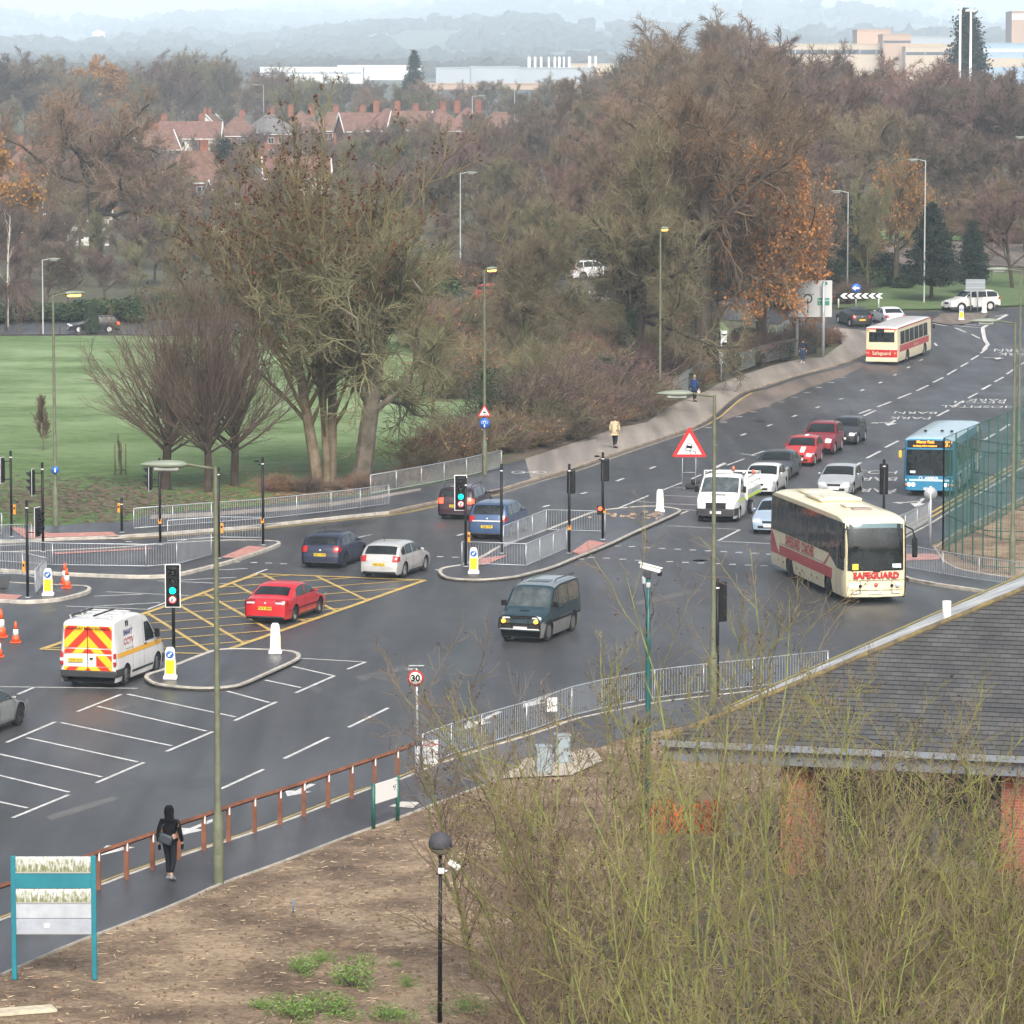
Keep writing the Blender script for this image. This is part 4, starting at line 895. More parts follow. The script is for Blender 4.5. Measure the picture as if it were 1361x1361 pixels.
for xx, zz in ((3.75,2.0),(3.6,2.0)): mb.prism([(v.xf-xx-.05,zz-.07),(v.xf-xx+.05,zz-.1),(v.xf-xx+.03,zz+.1),(v.xf-xx-.05,zz+.1)], -(v.yh(3.6,2.0)+.012), -(v.yh(3.6,2.0)-.02), BLACK, 'Y')
mb.build("side_logo", BLACK, v.root)
mb = MB()
for xx in (3.0,3.5,4.55): mb.box((v.xf-xx,0,2.33),(.05,1.5,.035), RIM); [mb.box((v.xf-xx,s_*.7,2.28),(.05,.05,.12), RIM) for s_ in (1,-1)]
for s_ in (.55,-.2): mb.box((v.xf-3.9,s_,2.37),(1.9,.03,.05), BLACK)
mb.build("roof_bars", RIM, v.root); v.mirrors(1.35, BLACK, z=1.42, out=.15, size=(.12,.16,.30)); v.seams([2.25,3.3], .5, 1.95); v.handles([2.1], 1.15, BLACK); v.sp("sill_trim", 1.4, 3.4, .36, .44, PLASTIC, n=6)
v.tp("headlight", (.02,.75), (.2,.98), .6, .97, LAMPC, both=True)
v.place((165.8,911), (209.8,893.5), -1)

# white tipper truck
v = Veh("tipper_truck", "white dropside tipper truck with two orange beacons, heading the queue beside the coach", "truck", 2.35, 1.95, 1.3, .93,
    [(0,.30),(.0,.55),(.04,.9),(.3,1.05),(.75,1.2),(.9,1.27),(1.6,2.0),(1.85,2.08),(2.15,2.1),(2.3,2.05),(2.34,1.6),(2.35,.5),(2.35,.38)], 1.2, VW, tumble=.10, plan=(.8,.13,.2,.01), wheel_r=.34, r=.06, wheels=[.93])
v.tp("windscreen", (.92,1.30), (1.58,1.98), -.92, .92, GLASSL, n=10, k=10); v.sp("side_window", 1.2, 2.05, 1.27, 1.86, GLASS, margin=.12, own=True)
v.tp("bumper", (0,.62), (0,.32), -.99, .99, PLASTIC, eps=.02); v.sp("bumper", .02, .55, .32, .66, PLASTIC, n=6); v.tp("grille", (.01,.66), (.04,.90), -.55, .55, UNDER); v.tp("headlight", (.02,.72), (.2,.98), .66, .97, LAMPC, both=True, eps=.012)
v.sp("hi_vis_strip", .6, 2.3, .92, 1.02, mat("lime", (.55,.75,.05), .5)); v.tp("bonnet_vent", (.7,1.18), (.78,1.22), -.35, .35, UNDER); v.plates((0,.45)); v.mirrors(1.25, BLACK, z=1.42, out=.15, size=(.12,.16,.30)); v.seams([2.2], .5, 1.9)
v.wb = 3.6
for sg in (1,-1): v.wheel(.93+3.4, sg, RIM)
mb = MB(); x0 = v.xf-2.55; x1 = x0-3.4
mb.box(((x0+x1)/2,0,.72),(3.6,.9,.16), UNDER); mb.build("chassis", UNDER, v.root)
mb = MB(); mb.box(((x0+x1)/2,0,.86),(3.4,2.0,.06), PLASTIC); mb.build("bed_floor", PLASTIC, v.root)
for sg in (1,-1):
    mb = MB(); mb.box(((x0+x1)/2,sg*1.01,1.08),(3.4,.04,.40), VW); mb.box(((x0+x1)/2,sg*1.035,.95),(3.4,.012,.12), mat("lime", (.55,.75,.05))); mb.build("drop_side", VW, v.root)
mb = MB(); mb.box((x0,0,1.35),(.05,2.0,.95), VW)
for sg in (1,-1):
    for xx in (x0-.0, x0-1.6, x1): mb.box((xx,sg*1.0,1.35),(.06,.06,1.05), VW)
    mb.box(((x0+x1)/2,sg*1.0,1.86),(3.4,.05,.05), VW); mb.box(((x0+x1)/2,sg*1.0,1.55),(3.4,.035,.035), VW)
mb.box((x0,0,2.15),(.05,2.0,.05), VW); mb.box((x1,0,1.86),(.05,2.0,.05), VW); [mb.box((x0,s_*1.0,2.0),(.05,.05,.3), VW) for s_ in (1,-1)]
mb.build("cage_frame", VW, v.root); mb = MB(); mb.box((x1,0,1.1),(.04,2.0,.42), VW); mb.build("tailgate", VW, v.root)
mb = MB(); mb.box((v.xf-1.9,0,2.14),(.25,.9,.09), WPAINT, bev=.02); mb.build("roof_light_bar", WPAINT, v.root)
for q, (xx, yy, zz) in enumerate(((x0,.35,2.22),(x0-1.6,1.0,1.93))):
    mb = MB(); mb.lathe([(.001,.17),(.06,.15),(.08,.05),(.08,-.05),(.001,-.05)], mat("beacon", (.55,.13,.06), .3, coat=.5), 12, 'Z', (xx,yy,zz)); mb.build("beacon", None, v.root)
text("side_lettering", "civil engineering", .22, mat("letter_green", (.1,.45,.3)), frame((x0-1.7,1.036,1.18), (-1,0,0), (0,0,1)), v.root)
v.place_h((982.5,692.7), QH, .93, .93)

# coach
CREAM = paint("cream", (.78,.70,.47), .3); CRED = paint("coachred", (.48,.02,.025))
v = Veh("coach", "cream and red coach turning out of the junction", "coach", 12.0, 2.5, 6.1, 2.55,
    [(.1,.25),(.02,.6),(.0,1.2),(.10,2.2),(.28,3.1),(.55,3.30),(1.2,3.38),(2,3.4),(10.5,3.4),(11.6,3.34),(11.9,3.1),(11.97,2.0),(12,.9),(12,.3)], 1.75, CREAM, tumble=.035, r=.13, plan=(.55,.10,.4,.05), wheel_r=.50, rim=RIMD, wheels=[2.55,8.65])
v.tp("windscreen", (.0,1.25), (.26,3.06), -.94, .94, GLASS, n=16, k=14)
v.tp("windscreen_tint", (.22,2.85), (.25,3.03), -.92, .92, mat("tint", (.10,.17,.19), .1), eps=.014, n=4)
for a, b in ((.25,1.15),(1.2,2.35),(2.38,4.05),(4.08,5.75),(5.78,7.45),(7.48,9.15),(9.18,10.85),(10.88,11.75)):
    v.sp("side_window", a, b, (lambda x: 1.72 if x > 2.4 else 1.72-.45*min(1,(2.4-x)/1.2)), 3.08, GLASS, own=True, n=10)
v.sp("red_band", 1.9, 10.3, (lambda x: .78), (lambda x: 1.18), CRED, n=30, eps=.006)
v.sp("red_flash", 9.9, 11.9, (lambda x: .78+.0*(x)), (lambda x: .8+1.0*sm(10.1,11.9,x)), CRED, n=12, eps=.007)
v.sp("red_flash", 2.0, 3.3, (lambda x: 1.18+.5*sm(3.2,2.0,x) if x < 3.3 else 1.18), (lambda x: 1.18+.62*float(sm(3.3-.0,2.3,x)) if 0 else 1.18+.55*max(0,min(1,(3.3-x)/1.0))), CRED, n=12, eps=.0065)
v.sp("pinstripe", 3.3, 10.2, 1.24, 1.26, BLACK, n=20, eps=.007)
# wheel arches stay open: hide band over arches by placing it above them
sg = -1
text("side_lettering", "SAFEGUARD COACHES", .54, CRED, frame((v.xf-7.0,-(v.W/2+.016),1.47), (1,0,0), (0,0,1)), v.root, bold=.02, sx=.80)
text("side_lettering", "SAFEGUARD COACHES", .54, CRED, frame((v.xf-7.0,(v.W/2+.016),1.47), (-1,0,0), (0,0,1)), v.root, bold=.02, sx=.80)
q = v.top(v.idx((0,1.10)), 0, .03)
fx = q.x
text("front_lettering", "SAFEGUARD", .33, CRED, frame((fx+.01,0,1.07), (0,1,0), (0,0,1)), v.root, bold=.018, sx=.98)
v.tp("headlight", (.02,.62), (.01,.78), .62, .93, LAMPC, both=True, eps=.02)
for s_ in (1,-1):
    mb = MB(); mb.lathe([(.001,.03),(.07,.02),(.085,0)], LAMPL if s_ < 0 else LAMPC, 14, 'X', (fx+.01, s_*.85, .70)); mb.build("headlight", None, v.root)
    mb = MB(); mb.lathe([(.001,.03),(.05,.02),(.065,0)], UNDER, 14, 'X', (fx+.0, s_*.62, .68)); mb.build("fog_lamp", None, v.root)
    mb = MB(); mb.box((fx-.02, s_*.80, .42), (.04,.30,.08), LAMPC, bev=.02); mb.build("fog_lamp", LAMPC, v.root)
    mb = MB(); mb.tube([(v.xf-.15, s_*1.12, 2.95),(v.xf+.22, s_*1.32, 2.85),(v.xf+.25, s_*1.42, 2.5)], .03, BLACK, 6); mb.box((v.xf+.22, s_*1.42, 2.15), (.14,.20,.75), BLACK, bev=.05); mb.build("wing_mirror", BLACK, v.root)
mb = MB(); mb.box((fx+.0,0,.42),(.03,.55,.12), PLATEW); pl = mb.build("number_plate", PLATEW, v.root); text("plate_lettering", "A17 FDA", .11, BLACK, frame((fx+.017,0,.42), (0,1,0), (0,0,1)), pl)
mb = MB(); mb.lathe([(.001,.03),(.07,.02),(.08,0)], mat("badge_red", (.6,.12,.08)), 12, 'X', (fx,0,.72)); mb.build("badge", None, v.root)
mb = MB(); mb.box((fx,0,.90),(.012,2.2,.012), UNDER); mb.box((fx,-.62,.62),(.012,.012,.55), UNDER); mb.box((fx,.62,.62),(.012,.012,.55), UNDER); mb.box((fx-.01,0,.52),(.012,2.1,.012), UNDER); mb.build("panel_seam", UNDER, v.root)
yq = v.top(v.idx((.0,1.42)), 0, .03)
mb = MB(); mb.box((yq.x,-.82,1.42),(.02,.24,.22), mat("card_yellow", (.75,.68,.05))); mb.build("school_bus_card", None, v.root)
mb = MB(); mb.box((yq.x,.80,1.44),(.02,.34,.16), mat("card_white", (.6,.72,.75))); mb.build("window_card", None, v.root)
mb = MB()
for s_, y0 in ((1,-.1),(-1,.15)): mb.tube([(yq.x+.0,y0,1.22),(yq.x+.0,y0+s_*.5,1.3),(yq.x-.0,y0+s_*.9,1.42)], .015, BLACK, 5)
mb.build("wiper", BLACK, v.root)
mb = MB(); mb.box((v.xf-3.4,.0,3.44),(1.0,.9,.06), CREAM, bev=.02); mb.build("roof_hatch", CREAM, v.root)
mb = MB(); mb.box((v.xf-6.6,0,3.46),(2.6,1.7,.14), CREAM, bev=.06); mb.box((v.xf-5.9,0,3.54),(.8,1.2,.04), CREAM, bev=.01); mb.box((v.xf-9.2,0,3.44),(1.2,1.3,.08), CREAM, bev=.03); mb.build("air_conditioning_pod", CREAM, v.root)
mb = MB(); mb.box((v.xf-2.3,0,3.42),(.5,.75,.035), mat("hatch_grey", (.35,.27,.25))); mb.build("roof_vent", None, v.root)
mb = MB()
for xx in (4.2,5.1,6.6,7.4,9.6,10.5):
    for s_ in (1,-1): mb.box((v.xf-xx, s_*(v.W/2+.002), .55), (.06,.012,.09), UNDER)
mb.build("locker_catch", UNDER, v.root); v.seams([3.6,5.0,6.4,7.6,9.8], .3, .78); v.seams([1.3], .3, 1.7)
v.place((1052,769.3), (1100,792), -1)
coach = v
# driver's silhouette is seen through the screen as a dark figure: part of the coach's cab
# blue bus
BB = paint("busblue", (.03,.20,.35), .3); BD = paint("busdark", (.02,.10,.28)); BR = paint("busroof_sky_sheen", (.36,.50,.57), .35)  # roof: reflected sky painted in as a paler blue
v = Veh("bus", "blue single-deck bus behind the green mesh fence", "bus", 11.6, 2.5, 5.8, 2.4,
    [(.05,.28),(.0,.6),(.0,1.2),(.05,2.2),(.10,2.75),(.3,2.86),(1,2.9),(10.8,2.9),(11.5,2.84),(11.58,2.6),(11.6,1.0),(11.6,.3)], 1.5, BB, tumble=.03, r=.09, plan=(.35,.06,.3,.04), wheel_r=.48, lower=(.42, BD), wheels=[2.4,8.2], roof=BR)
v.tp("windscreen", (0,1.02), (.055,2.28), -.95, .95, GLASS, n=10, k=12); v.tp("windscreen_pillar", (0,1.02), (.055,2.28), -.012, .012, BLACK, eps=.02)
v.tp("destination_box", (.06,2.34), (.10,2.74), -.93, .93, UNDER, eps=.012)
xo = v.top(v.idx((.08,2.5)), 0, .03).x; LED = mat("led_orange", (.9,.3,.02), .4, emit=((1,.28,.03), 2.2))
text("destination_lettering", "37", .36, LED, frame((xo+.0,.92,2.54), (0,1,0), (0,0,1)), v.root, bold=.012)
text("destination_lettering", "Manor Park", .18, LED, frame((xo+.0,-.2,2.64), (0,1,0), (0,0,1)), v.root, bold=.004)
text("destination_lettering", "via Bushy Hill & Guildford", .11, LED, frame((xo-.0,-.22,2.45), (0,1,0), (0,0,1)), v.root, bold=.003)
xo = v.top(v.idx((0,.8)), 0, .03).x
v.tp("white_band", (0,.72), (0,.78), -.99, .99, mat("pale_blue_band", (.5,.7,.8)), eps=.012); text("front_lettering", "ARRIVA", .19, WPAINT, frame((xo,.12,.88), (0,1,0), (0,0,1)), v.root, bold=.008)
mb = MB(); mb.lathe([(.06,0),(.09,.0)], WPAINT, 16, 'X', (xo,-.42,.88)); mb.build("front_logo", WPAINT, v.root)
for s_ in (1,-1):
    for k_, yy in enumerate((.98,.78)):
        mb = MB(); mb.lathe([(.001,.04),(.07,.03),(.09,0)], LAMPL if (k_ == 0 and s_ < 0) or k_ else LAMPC, 12, 'X', (xo-.03, s_*yy, .56)); mb.build("headlight", None, v.root)
    mb = MB(); mb.box((xo-.05,s_*1.12,.56),(.05,.10,.09), AMBER); mb.build("indicator", AMBER, v.root)
mb = MB(); mb.tube([(v.xf-.1,-1.2,2.3),(v.xf+.15,-1.36,2.25)], .02, BLACK, 5); mb.box((v.xf+.13,-1.40,2.05),(.10,.16,.36), mat("mirror_yellow", (.6,.42,.05)), bev=.03); mb.build("wing_mirror", None, v.root)
mb = MB(); mb.tube([(v.xf-.1,1.2,2.3),(v.xf+.15,1.36,2.25)], .02, BLACK, 5); mb.box((v.xf+.13,1.40,2.05),(.10,.16,.36), BLACK, bev=.03); mb.build("wing_mirror", None, v.root)
mb = MB(); mb.box((xo-.01,0,.36),(.03,.52,.12), PLATEW); mb.build("number_plate", PLATEW, v.root)
mb = MB(); mb.box((xo+.0,-.80,1.18),(.02,.26,.12), mat("card_white", (.6,.72,.75))); mb.build("window_card", None, v.root)
mb = MB()
for xx, yy in ((1.2,-.6),(1.2,.7),(1.4,.2)): mb.box((v.xf-xx-2.0,yy,2.94),(.14,.14,.08), UNDER)
mb.build("roof_vent", UNDER, v.root)
for i in range(7): v.sp("side_window", 1.5+i*1.42, 1.5+i*1.42+1.32, 1.35, 2.4, GLASS, own=True, n=4)
v.sp("cream_flash", 9.4, 10.6, .5, 2.7, CREAM, n=4, eps=.004); v.sp("white_band", .3, 11.4, .98, 1.04, mat("pale_blue_band", (.5,.7,.8)))
q = (G(1240.5,554.5,2.9)-G(1195.3,581.5,2.9)); hd = -q.normalized()
v.place_h((1207,658.3), (hd.x, hd.y), 2.4-2.1, -1.05)

# far cream and red bus, seen from behind
v = Veh("bus", "cream and red single-deck bus driving away towards the roundabout", "bus", 9.6, 2.4, 4.9, 2.0,
    [(.05,.28),(.0,.6),(.0,1.2),(.05,2.2),(.12,2.6),(.3,2.72),(.8,2.78),(9.1,2.78),(9.5,2.76),(9.58,2.6),(9.6,1.0),(9.6,.3)], 1.5, CREAM, tumble=.03, r=.05, plan=(.35,.06,.2,.03), wheel_r=.45, roof=paint("busrooftop", (.74,.74,.74)), wheels=[2.0,6.9])
rx = v.xf-9.6-.02
v.tp("rear_window", (9.585,2.35), (9.595,1.65), -.82, .82, GLASS, n=5); v.tp("red_band", (9.6,1.12), (9.6,.56), -.99, .99, CRED, eps=.01, n=4)
text("rear_lettering", "Safeguard", .36, CREAM, frame((rx-.01,0,.86), (0,-1,0), (0,0,1)), v.root, bold=.004)
for s_ in (1,-1):
    mb = MB(); mb.box((rx,s_*1.0,.88),(.04,.16,.13), LAMPRL); mb.build("tail_light", LAMPRL, v.root); mb = MB(); mb.box((rx,s_*1.0,2.5),(.03,.1,.08), LAMPR); mb.build("marker_light", LAMPR, v.root)
mb = MB(); mb.box((rx,.1,2.52),(.02,.6,.22), UNDER); mb.build("destination_box", UNDER, v.root)
for i in range(6): v.sp("side_window", 1.3+i*1.28, 1.3+i*1.28+1.16, 1.45, 2.38, GLASS, own=True, n=4)
v.sp("red_band", .2, 9.5, .92, 1.38, CRED, n=8, eps=.006)
v.sp("red_gutter", .2, 9.5, 2.60, 2.68, CRED, n=8, eps=.015); v.tp("red_gutter", (9.55,2.70), (9.58,2.60), -.99, .99, CRED, eps=.02, n=3)
text("side_lettering", "Safeguard", .30, CREAM, frame((v.xf-4.6,-(v.W/2+.012),1.14), (1,0,0), (0,0,1)), v.root)
mb = MB(); mb.box((rx+.02,0,.36),(.10,2.35,.22), CREAM, bev=.02); mb.build("bumper", CREAM, v.root); mb = MB(); mb.box((v.xf+.05,-1.32,1.95),(.1,.16,.3), BLACK); mb.build("wing_mirror", BLACK, v.root)
v.sp("door", 7.9, 8.5, .35, .8, UNDER, n=3) if 0 else None
v.place((1206.5,480.5), (1227.5,472.5), -1)
# ---------------------------------------------------------------- street furniture
def hgt(base, ytop): return height_px(base, ytop)
# --- lamp columns
def lamp_column(base, ytop, dirx, label, lit=False, group="tall street lamps with leaf-shaped heads", arm=.75, diry=0.0, m=LAMPG, r=.085, head=1.0, box=True):
    Hh = hgt(base, ytop); t = empty("street_lamp", base, 0, label, "street lamp", group)
    mb = MB()
    mb.lathe([(.001,0),(r*1.55,0),(r*1.55,1.7),(r*1.2,1.8),(r,1.9),(r*.78,Hh*.6),(r*.6,Hh),(.001,Hh)] if box else [(.001,0),(r,0),(r*.6,Hh),(.001,Hh)], m, 12)
    c = mb.build("column", m, t, sharp=.6)
    if box: mb = MB(); mb.box((0,-r*1.6,1.1),(.10,.02,.5), m); mb.build("access_door", m, c)
    D = Vector((dirx, diry, 0)).normalized()
    mb = MB(); mb.tube([(0,0,Hh-.06), D*arm*.5+Vector((0,0,Hh-.0)), D*arm+Vector((0,0,Hh+.06))], .035, m, 7); mb.build("arm", m, t)
    mb = MB(); ang = math.atan2(D.y, D.x); R = Matrix.Rotation(ang, 3, 'Z'); rows = []
    for u in np.linspace(0, 1, 11):
        w_ = .19*head*math.sin(math.pi*min(1, u**.8))**.55+.012; hh = .095*head*math.sin(math.pi*min(1, u**.75))**.6+.01
        rows.append([R @ Vector((arm-.1+u*1.15*head, w_*math.cos(a), hh*math.sin(a)))+Vector((0,0,Hh+.05)) for a in np.linspace(0, 2*math.pi, 13)])
    mb.grid(rows, mat("lamp_head", (.21,.24,.19), .5)); hd = mb.build("lamp_head", None, t, weld=.001)
    mb = MB(); g_m = mat("lamp_lit", (.9,.5,.1), .3, emit=((1,.42,.05), 6)) if lit else mat("lamp_glass", (.35,.37,.35), .2)
    mb.box(R @ Vector((arm+.42*head, 0, 0))+Vector((0,0,Hh-.04)), (.62*head,.26*head,.14), g_m, rz=ang, bev=.05); mb.build("lamp_glass", g_m, hd)
    return t
lamp_column(G(290.5,1180.5), 620, -1, "tall green street lamp on the near footpath above the brown soil bank")
lamp_column(G(947.5,943), 525, -1, "tall green street lamp in front of the coach, above the bare shrubs")
lamp_column(G(74,701.6), 392, .8, "lit street lamp with orange glow at the left end of the green field", True, diry=.75)
lamp_column(G(644,633), 359, .4, "lit street lamp carrying a red triangle and a blue disc", True, diry=.9, arm=.5)
lamp_column(G(877,551), 305, .3, "lit street lamp beside the grey footpath in front of the ivy-clad oak", True, diry=.9, arm=.5)
lamp_column(G(1345,768), 428, -1, "green street lamp rising through the front of the green mesh fence")
lamp_column(G(1353.5,625), 359, -1, "green street lamp behind the green mesh fence, taller in view than its neighbour")
gfar = "small pale street lamps among the distant trees"
for px, D, yt, dx, lb in ((612,352,230,1,"slim lamp among the bare trees above the red hatchback"),(1126,340,255,-1,"slim lamp rising among trees over the roundabout road"),(1228,330,213,-1,"slim pale lamp above the dark conifer"),(57,333,345,.2,"slim lamp by the far road at the left edge of the field"),(1366,400,183,-1,"slim lamp at the right edge among the brown trees"),
      (85,1000,115,1,"tiny lamp on the wooded skyline, leftmost of the row"),(140,1000,112,-1,"tiny lamp on the wooded skyline beside the orange tree"),(352,960,113,-1,"tiny lamp on the wooded skyline above the red roofs"),(684,820,115,-1,"tiny lamp in front of the long orange-brown shed"),(628,820,128,1,"tiny lamp over the red roofs right of the dark conifer"),(740,820,122,1,"tiny lamp near the white silos"),(1021,300,400,-.2,"thin green lamp column behind the mesh railings")):
    b_ = XD(px, D)
    lamp_column(b_, yt, dx, lb, group=gfar, m=mat("pale_column", (.42,.43,.42), .5), arm=.6 if D < 500 else 1.2, head=.9 if D < 500 else 1.6, r=.07 if D < 500 else .11, box=False)

# --- traffic signals
def signal(px_base, ytop, label, head=None, head_dx=.3, face=(0,-1), aspects=3, box=None, backing=True, extra=None, lit=None, hz_=None, cam=False, r=.057):
    b = G(*px_base); b.z += .12 if True else 0; Hh = hgt(b, ytop); t = empty("traffic_light", b, 0, label, "traffic light", "black traffic signal posts")
    mb = MB(); mb.tube([(0,0,0),(0,0,Hh)], r, BLACK, 12); mb.lathe([(.001,Hh+.02),(r,Hh+.01),(r,Hh)], BLACK, 12); mb.tube([(0,0,Hh-.30),(0,0,Hh-.25)], r+.004, WPAINT, 12); mb.lathe([(r,.0),(.13,.0),(.13,.02),(.001,.02)], GALV, 12); mb.build("post", BLACK, t)
    if head:
        f = Vector((face[0], face[1], 0)).normalized(); right = Vector((-f.y, f.x, 0)); zc = head; n_ = aspects; hh = .30*n_+.08
        c = Vector((head_dx, 0, zc)) if not hz_ else Vector((head_dx, hz_, zc))
        R = Matrix((right, -f, Vector((0,0,1)))).transposed(); 
        hm = MB(); hm.box(c, (.36,.17,hh), BLACK, R=R, bev=.05); hm.tube([(0,0,zc+hh*.4), c+Vector((0,0,hh*.4))], .02, BLACK, 6); hm.tube([(0,0,zc-hh*.4), c+Vector((0,0,-hh*.4))], .02, BLACK, 6)
        ho = hm.build("signal_head", BLACK, t)
        if backing:
            m2 = MB(); m2.box(c-f*.02, (.52,.015,hh+.18), WPAINT, R=R, bev=.004); m2.build("backing_rim", WPAINT, ho); m2 = MB(); m2.box(c-f*.015, (.46,.03,hh+.12), BLACK, R=R); m2.build("backing_board", BLACK, ho)
        for k in range(n_):
            zz = zc+hh/2-.19-.30*k; cc = Vector((c.x, c.y, zz)); lm = mat("lens_dark", (.02,.02,.02), .2, coat=.5)
            if lit and k in lit: lm = lit[k]
            q = MB(); T = Matrix((right, f, Vector((0,0,1)))).transposed()
            q.lathe([(.001,.11),(.07,.105),(.105,.09)], lm, 16, 'Y', cc, R=T); q.build("lens", None, ho)
            if not (extra and k == n_-1):
                q = MB(); rows = [[cc+T @ Vector((.125*math.cos(a), yy, .125*math.sin(a))) for a in np.linspace(-.25, math.pi+.25, 12)] for yy in (.08, .30)]
                rows[1] = [cc+T @ Vector((.125*math.cos(a), .16+.14*max(0, math.sin(a)), .125*math.sin(a))) for a in np.linspace(-.25, math.pi+.25, 12)]
                q.grid(rows, BLACK); q.build("visor", None, ho)
            elif extra:
                q = MB(); q.lathe([(.001,.115),(.13,.115),(.13,.09)], WPAINT, 20, 'Y', cc, R=T); q.lathe([(.105,.118),(.135,.118)], REDS, 20, 'Y', cc, R=T)
                q.box(cc+T @ Vector((-.02,.12,-.02)), (.03,.01,.10), BLACK, R=R); q.box(cc+T @ Vector((.01,.12,.03)), (.08,.01,.03), BLACK, R=R); q.build("no_turn_sign", None, ho)
    if box:
        for (dx, z, dy) in box:
            q = MB(); q.box((dx, dy, z), (.11,.14,.42) if abs(dx) > .1 else (.14,.10,.2), ORANGE, bev=.02); q.box((dx, dy-.075 if abs(dx) > .1 else dy-.055, z+.06), (.07,.01,.1), BLACK); q.build("push_button_box", ORANGE, t)
    if cam:
        q = MB(); q.tube([(0,0,Hh-.22),(-.16,0,Hh-.18)], .015, BLACK, 6); q.box((-.26,0,Hh-.16),(.2,.09,.08), BLACK, rz=.3, bev=.02); q.box((-.12,-.03,Hh-.3),(.12,.06,.06), BLACK); q.build("detector", BLACK, t)
    return t
GRN = mat("green_lit", (.0,.8,.55), .3, emit=((.0,1,.62), 5)); AMB = mat("amber_dim", (.55,.28,.02), .3)
def zat(base, y):
    return height_px(base+Vector((0,0,.12)), y)
b = G(15.5,716.7); signal((15.5,716.7), 599.4, "leftmost black signal post with a dark head pointing left", zat(b,625), -.38, (-1,.25), box=[(.14, zat(b,677), 0)])
b = G(57.5,737); signal((57.5,737), 615, "black signal post left of the blue cycle disc, head pointing left", zat(b,641), -.42, (-1,.1), box=None)
b = G(37,798); signal((37,798), 665.5, "black signal post on the left island with a white-edged head pointing right", zat(b,694), .42, (1,-.35), box=[(-.14, zat(b,753), 0)])
signal((162,711), 662, "short black push button post by the pink paving left of the railings", box=[(-.12, zat(G(162,711),675), 0)])
b = G(213,727.5); signal((213,727.5), 609, "black signal post with a visored head pointing left, in front of the bushy bare trees", zat(b,635), -.42, (-1,.2), box=[(.0, zat(b,693), -.08)])
signal((291,745.5), 622, "plain black post just right of the near street lamp", box=[(.13, zat(G(291,745.5),702), 0)])
b = G(349.7,728); signal((349.7,728), 608, "plain black post with a detector at the end of the long left railings", cam=True, box=[(-.02, zat(b,692), -.08)])
b = G(231,892); signal((231,892), 752, "black signal showing green above a no right turn disc beside the white van", zat(b,778)-.0, -.0+.0, (0,-1), 4, hz_=-.14, extra=True, lit={2: GRN})
b = G(619,756.5); signal((619,756.5), 636, "black signal showing green at the left end of the central railings", zat(b,655), -.20, (.05,-1), 4, box=[(.13, zat(b,714), 0)], extra=True, lit={2: GRN})
signal((666.5,739), 617, "plain black post with a detector behind the central railings", cam=False, box=None)
b = G(756.5,739); signal((756.5,739), 617, "black signal seen from behind, left of the pair on the central island", zat(b,641), .08, (0,1), 3, hz_=.12, backing=False, box=[(0, zat(b,701), -.08)])
b = G(801,720.5); t = signal((801,720.5), 601.5, "black signal seen from behind with a lit red man box on the central island", zat(b,625), .10, (0,1), 3, hz_=.12, backing=False, cam=True, box=[(.07, zat(b,679), 0)])
z_ = zat(b,678); q = MB(); q.box((-.12,0,z_),(.26,.16,.40), BLACK, bev=.03); ho = q.build("pedestrian_signal", BLACK, t)
q = MB(); q.lathe([(.001,-.09),(.09,-.085)], mat("red_lit", (.8,.03,.01), .3, emit=((1,.06,.02), 4)), 14, 'Y', (-.12,0,z_+.07)); q.build("red_man_lens", None, ho)
b = G(1174,748); signal((1174,748), 611, "black signal seen from behind, rising over the coach roof", zat(b,637), 0, (0,1), 4, hz_=.12, backing=False)
b = G(953,933); signal((953,933), 770, "black signal seen from behind, close beside the lamp in front of the coach", zat(b,800), .12, (0,1), 4, hz_=.10, backing=False)

# --- illuminated bollards
def bollard(px, label, back=False, z0=.12, sc=1.0, tip=0):
    b = G(*px); b.z += z0; t = empty("traffic_bollard", b, 0, label, "bollard", "white and yellow traffic bollards"); t.scale = (sc,)*3
    if tip: t.rotation_euler = (0,0,tip)
    mb = MB(); mb.box((0,0,.06),(.46,.40,.12), WPAINT, bev=.03); mb.build("base", WPAINT, t)
    prof = []
    for z, w_, d_ in ((.10,.42,.34),(.2,.36,.28),(.6,.34,.27),(.92,.31,.25),(1.0,.27,.22),(1.06,.18,.14)):
        prof.append([Vector((sx_*w_/2, sy_*d_/2, z)) for sx_, sy_ in ((-1,-.7),(-.8,-1),(.8,-1),(1,-.7),(1,.7),(.8,1),(-.8,1),(-1,.7),(-1,-.7))])
    mb = MB(); mb.grid(prof, WPAINT, smooth=True); mb.face(prof[-1][:-1], WPAINT); mb.build("shell", WPAINT, t, weld=.001, sharp=.9)
    Yb = mat("bollard_yellow", (.85,.70,.01), .4)
    mb = MB()
    if not back: mb.box((0,-.142,.42),(.27,.012,.46), Yb, bev=.004)
    mb.box((.180,.0,.42),(.012,.16,.46), Yb, bev=.004); mb.build("yellow_panel", Yb, t)
    if not back:
        mb = MB(); mb.lathe([(.001,-.150),(.115,-.149),(.13,-.13)], BLUES, 20, 'Y', (0,0,.83)); dsc = mb.build("blue_disc", BLUES, t)
        mb = MB(); A = Matrix.Rotation(math.radians(-135), 4, 'Y'); mb.M = Matrix.Translation((0,-.155,.83)) @ A
        mb.prism([(-.02,-.08),(.02,-.08),(.02,.02),(.06,.02),(0,.085),(-.06,.02),(-.02,.02)], -.002, .002, WPAINT, 'Y'); mb.build("arrow", WPAINT, dsc)
bollard((64,796), "traffic bollard with blue arrow disc on the left island beside the cones"); bollard((226.5,907.5), "traffic bollard with blue arrow disc at the nose of the near island beside the van")
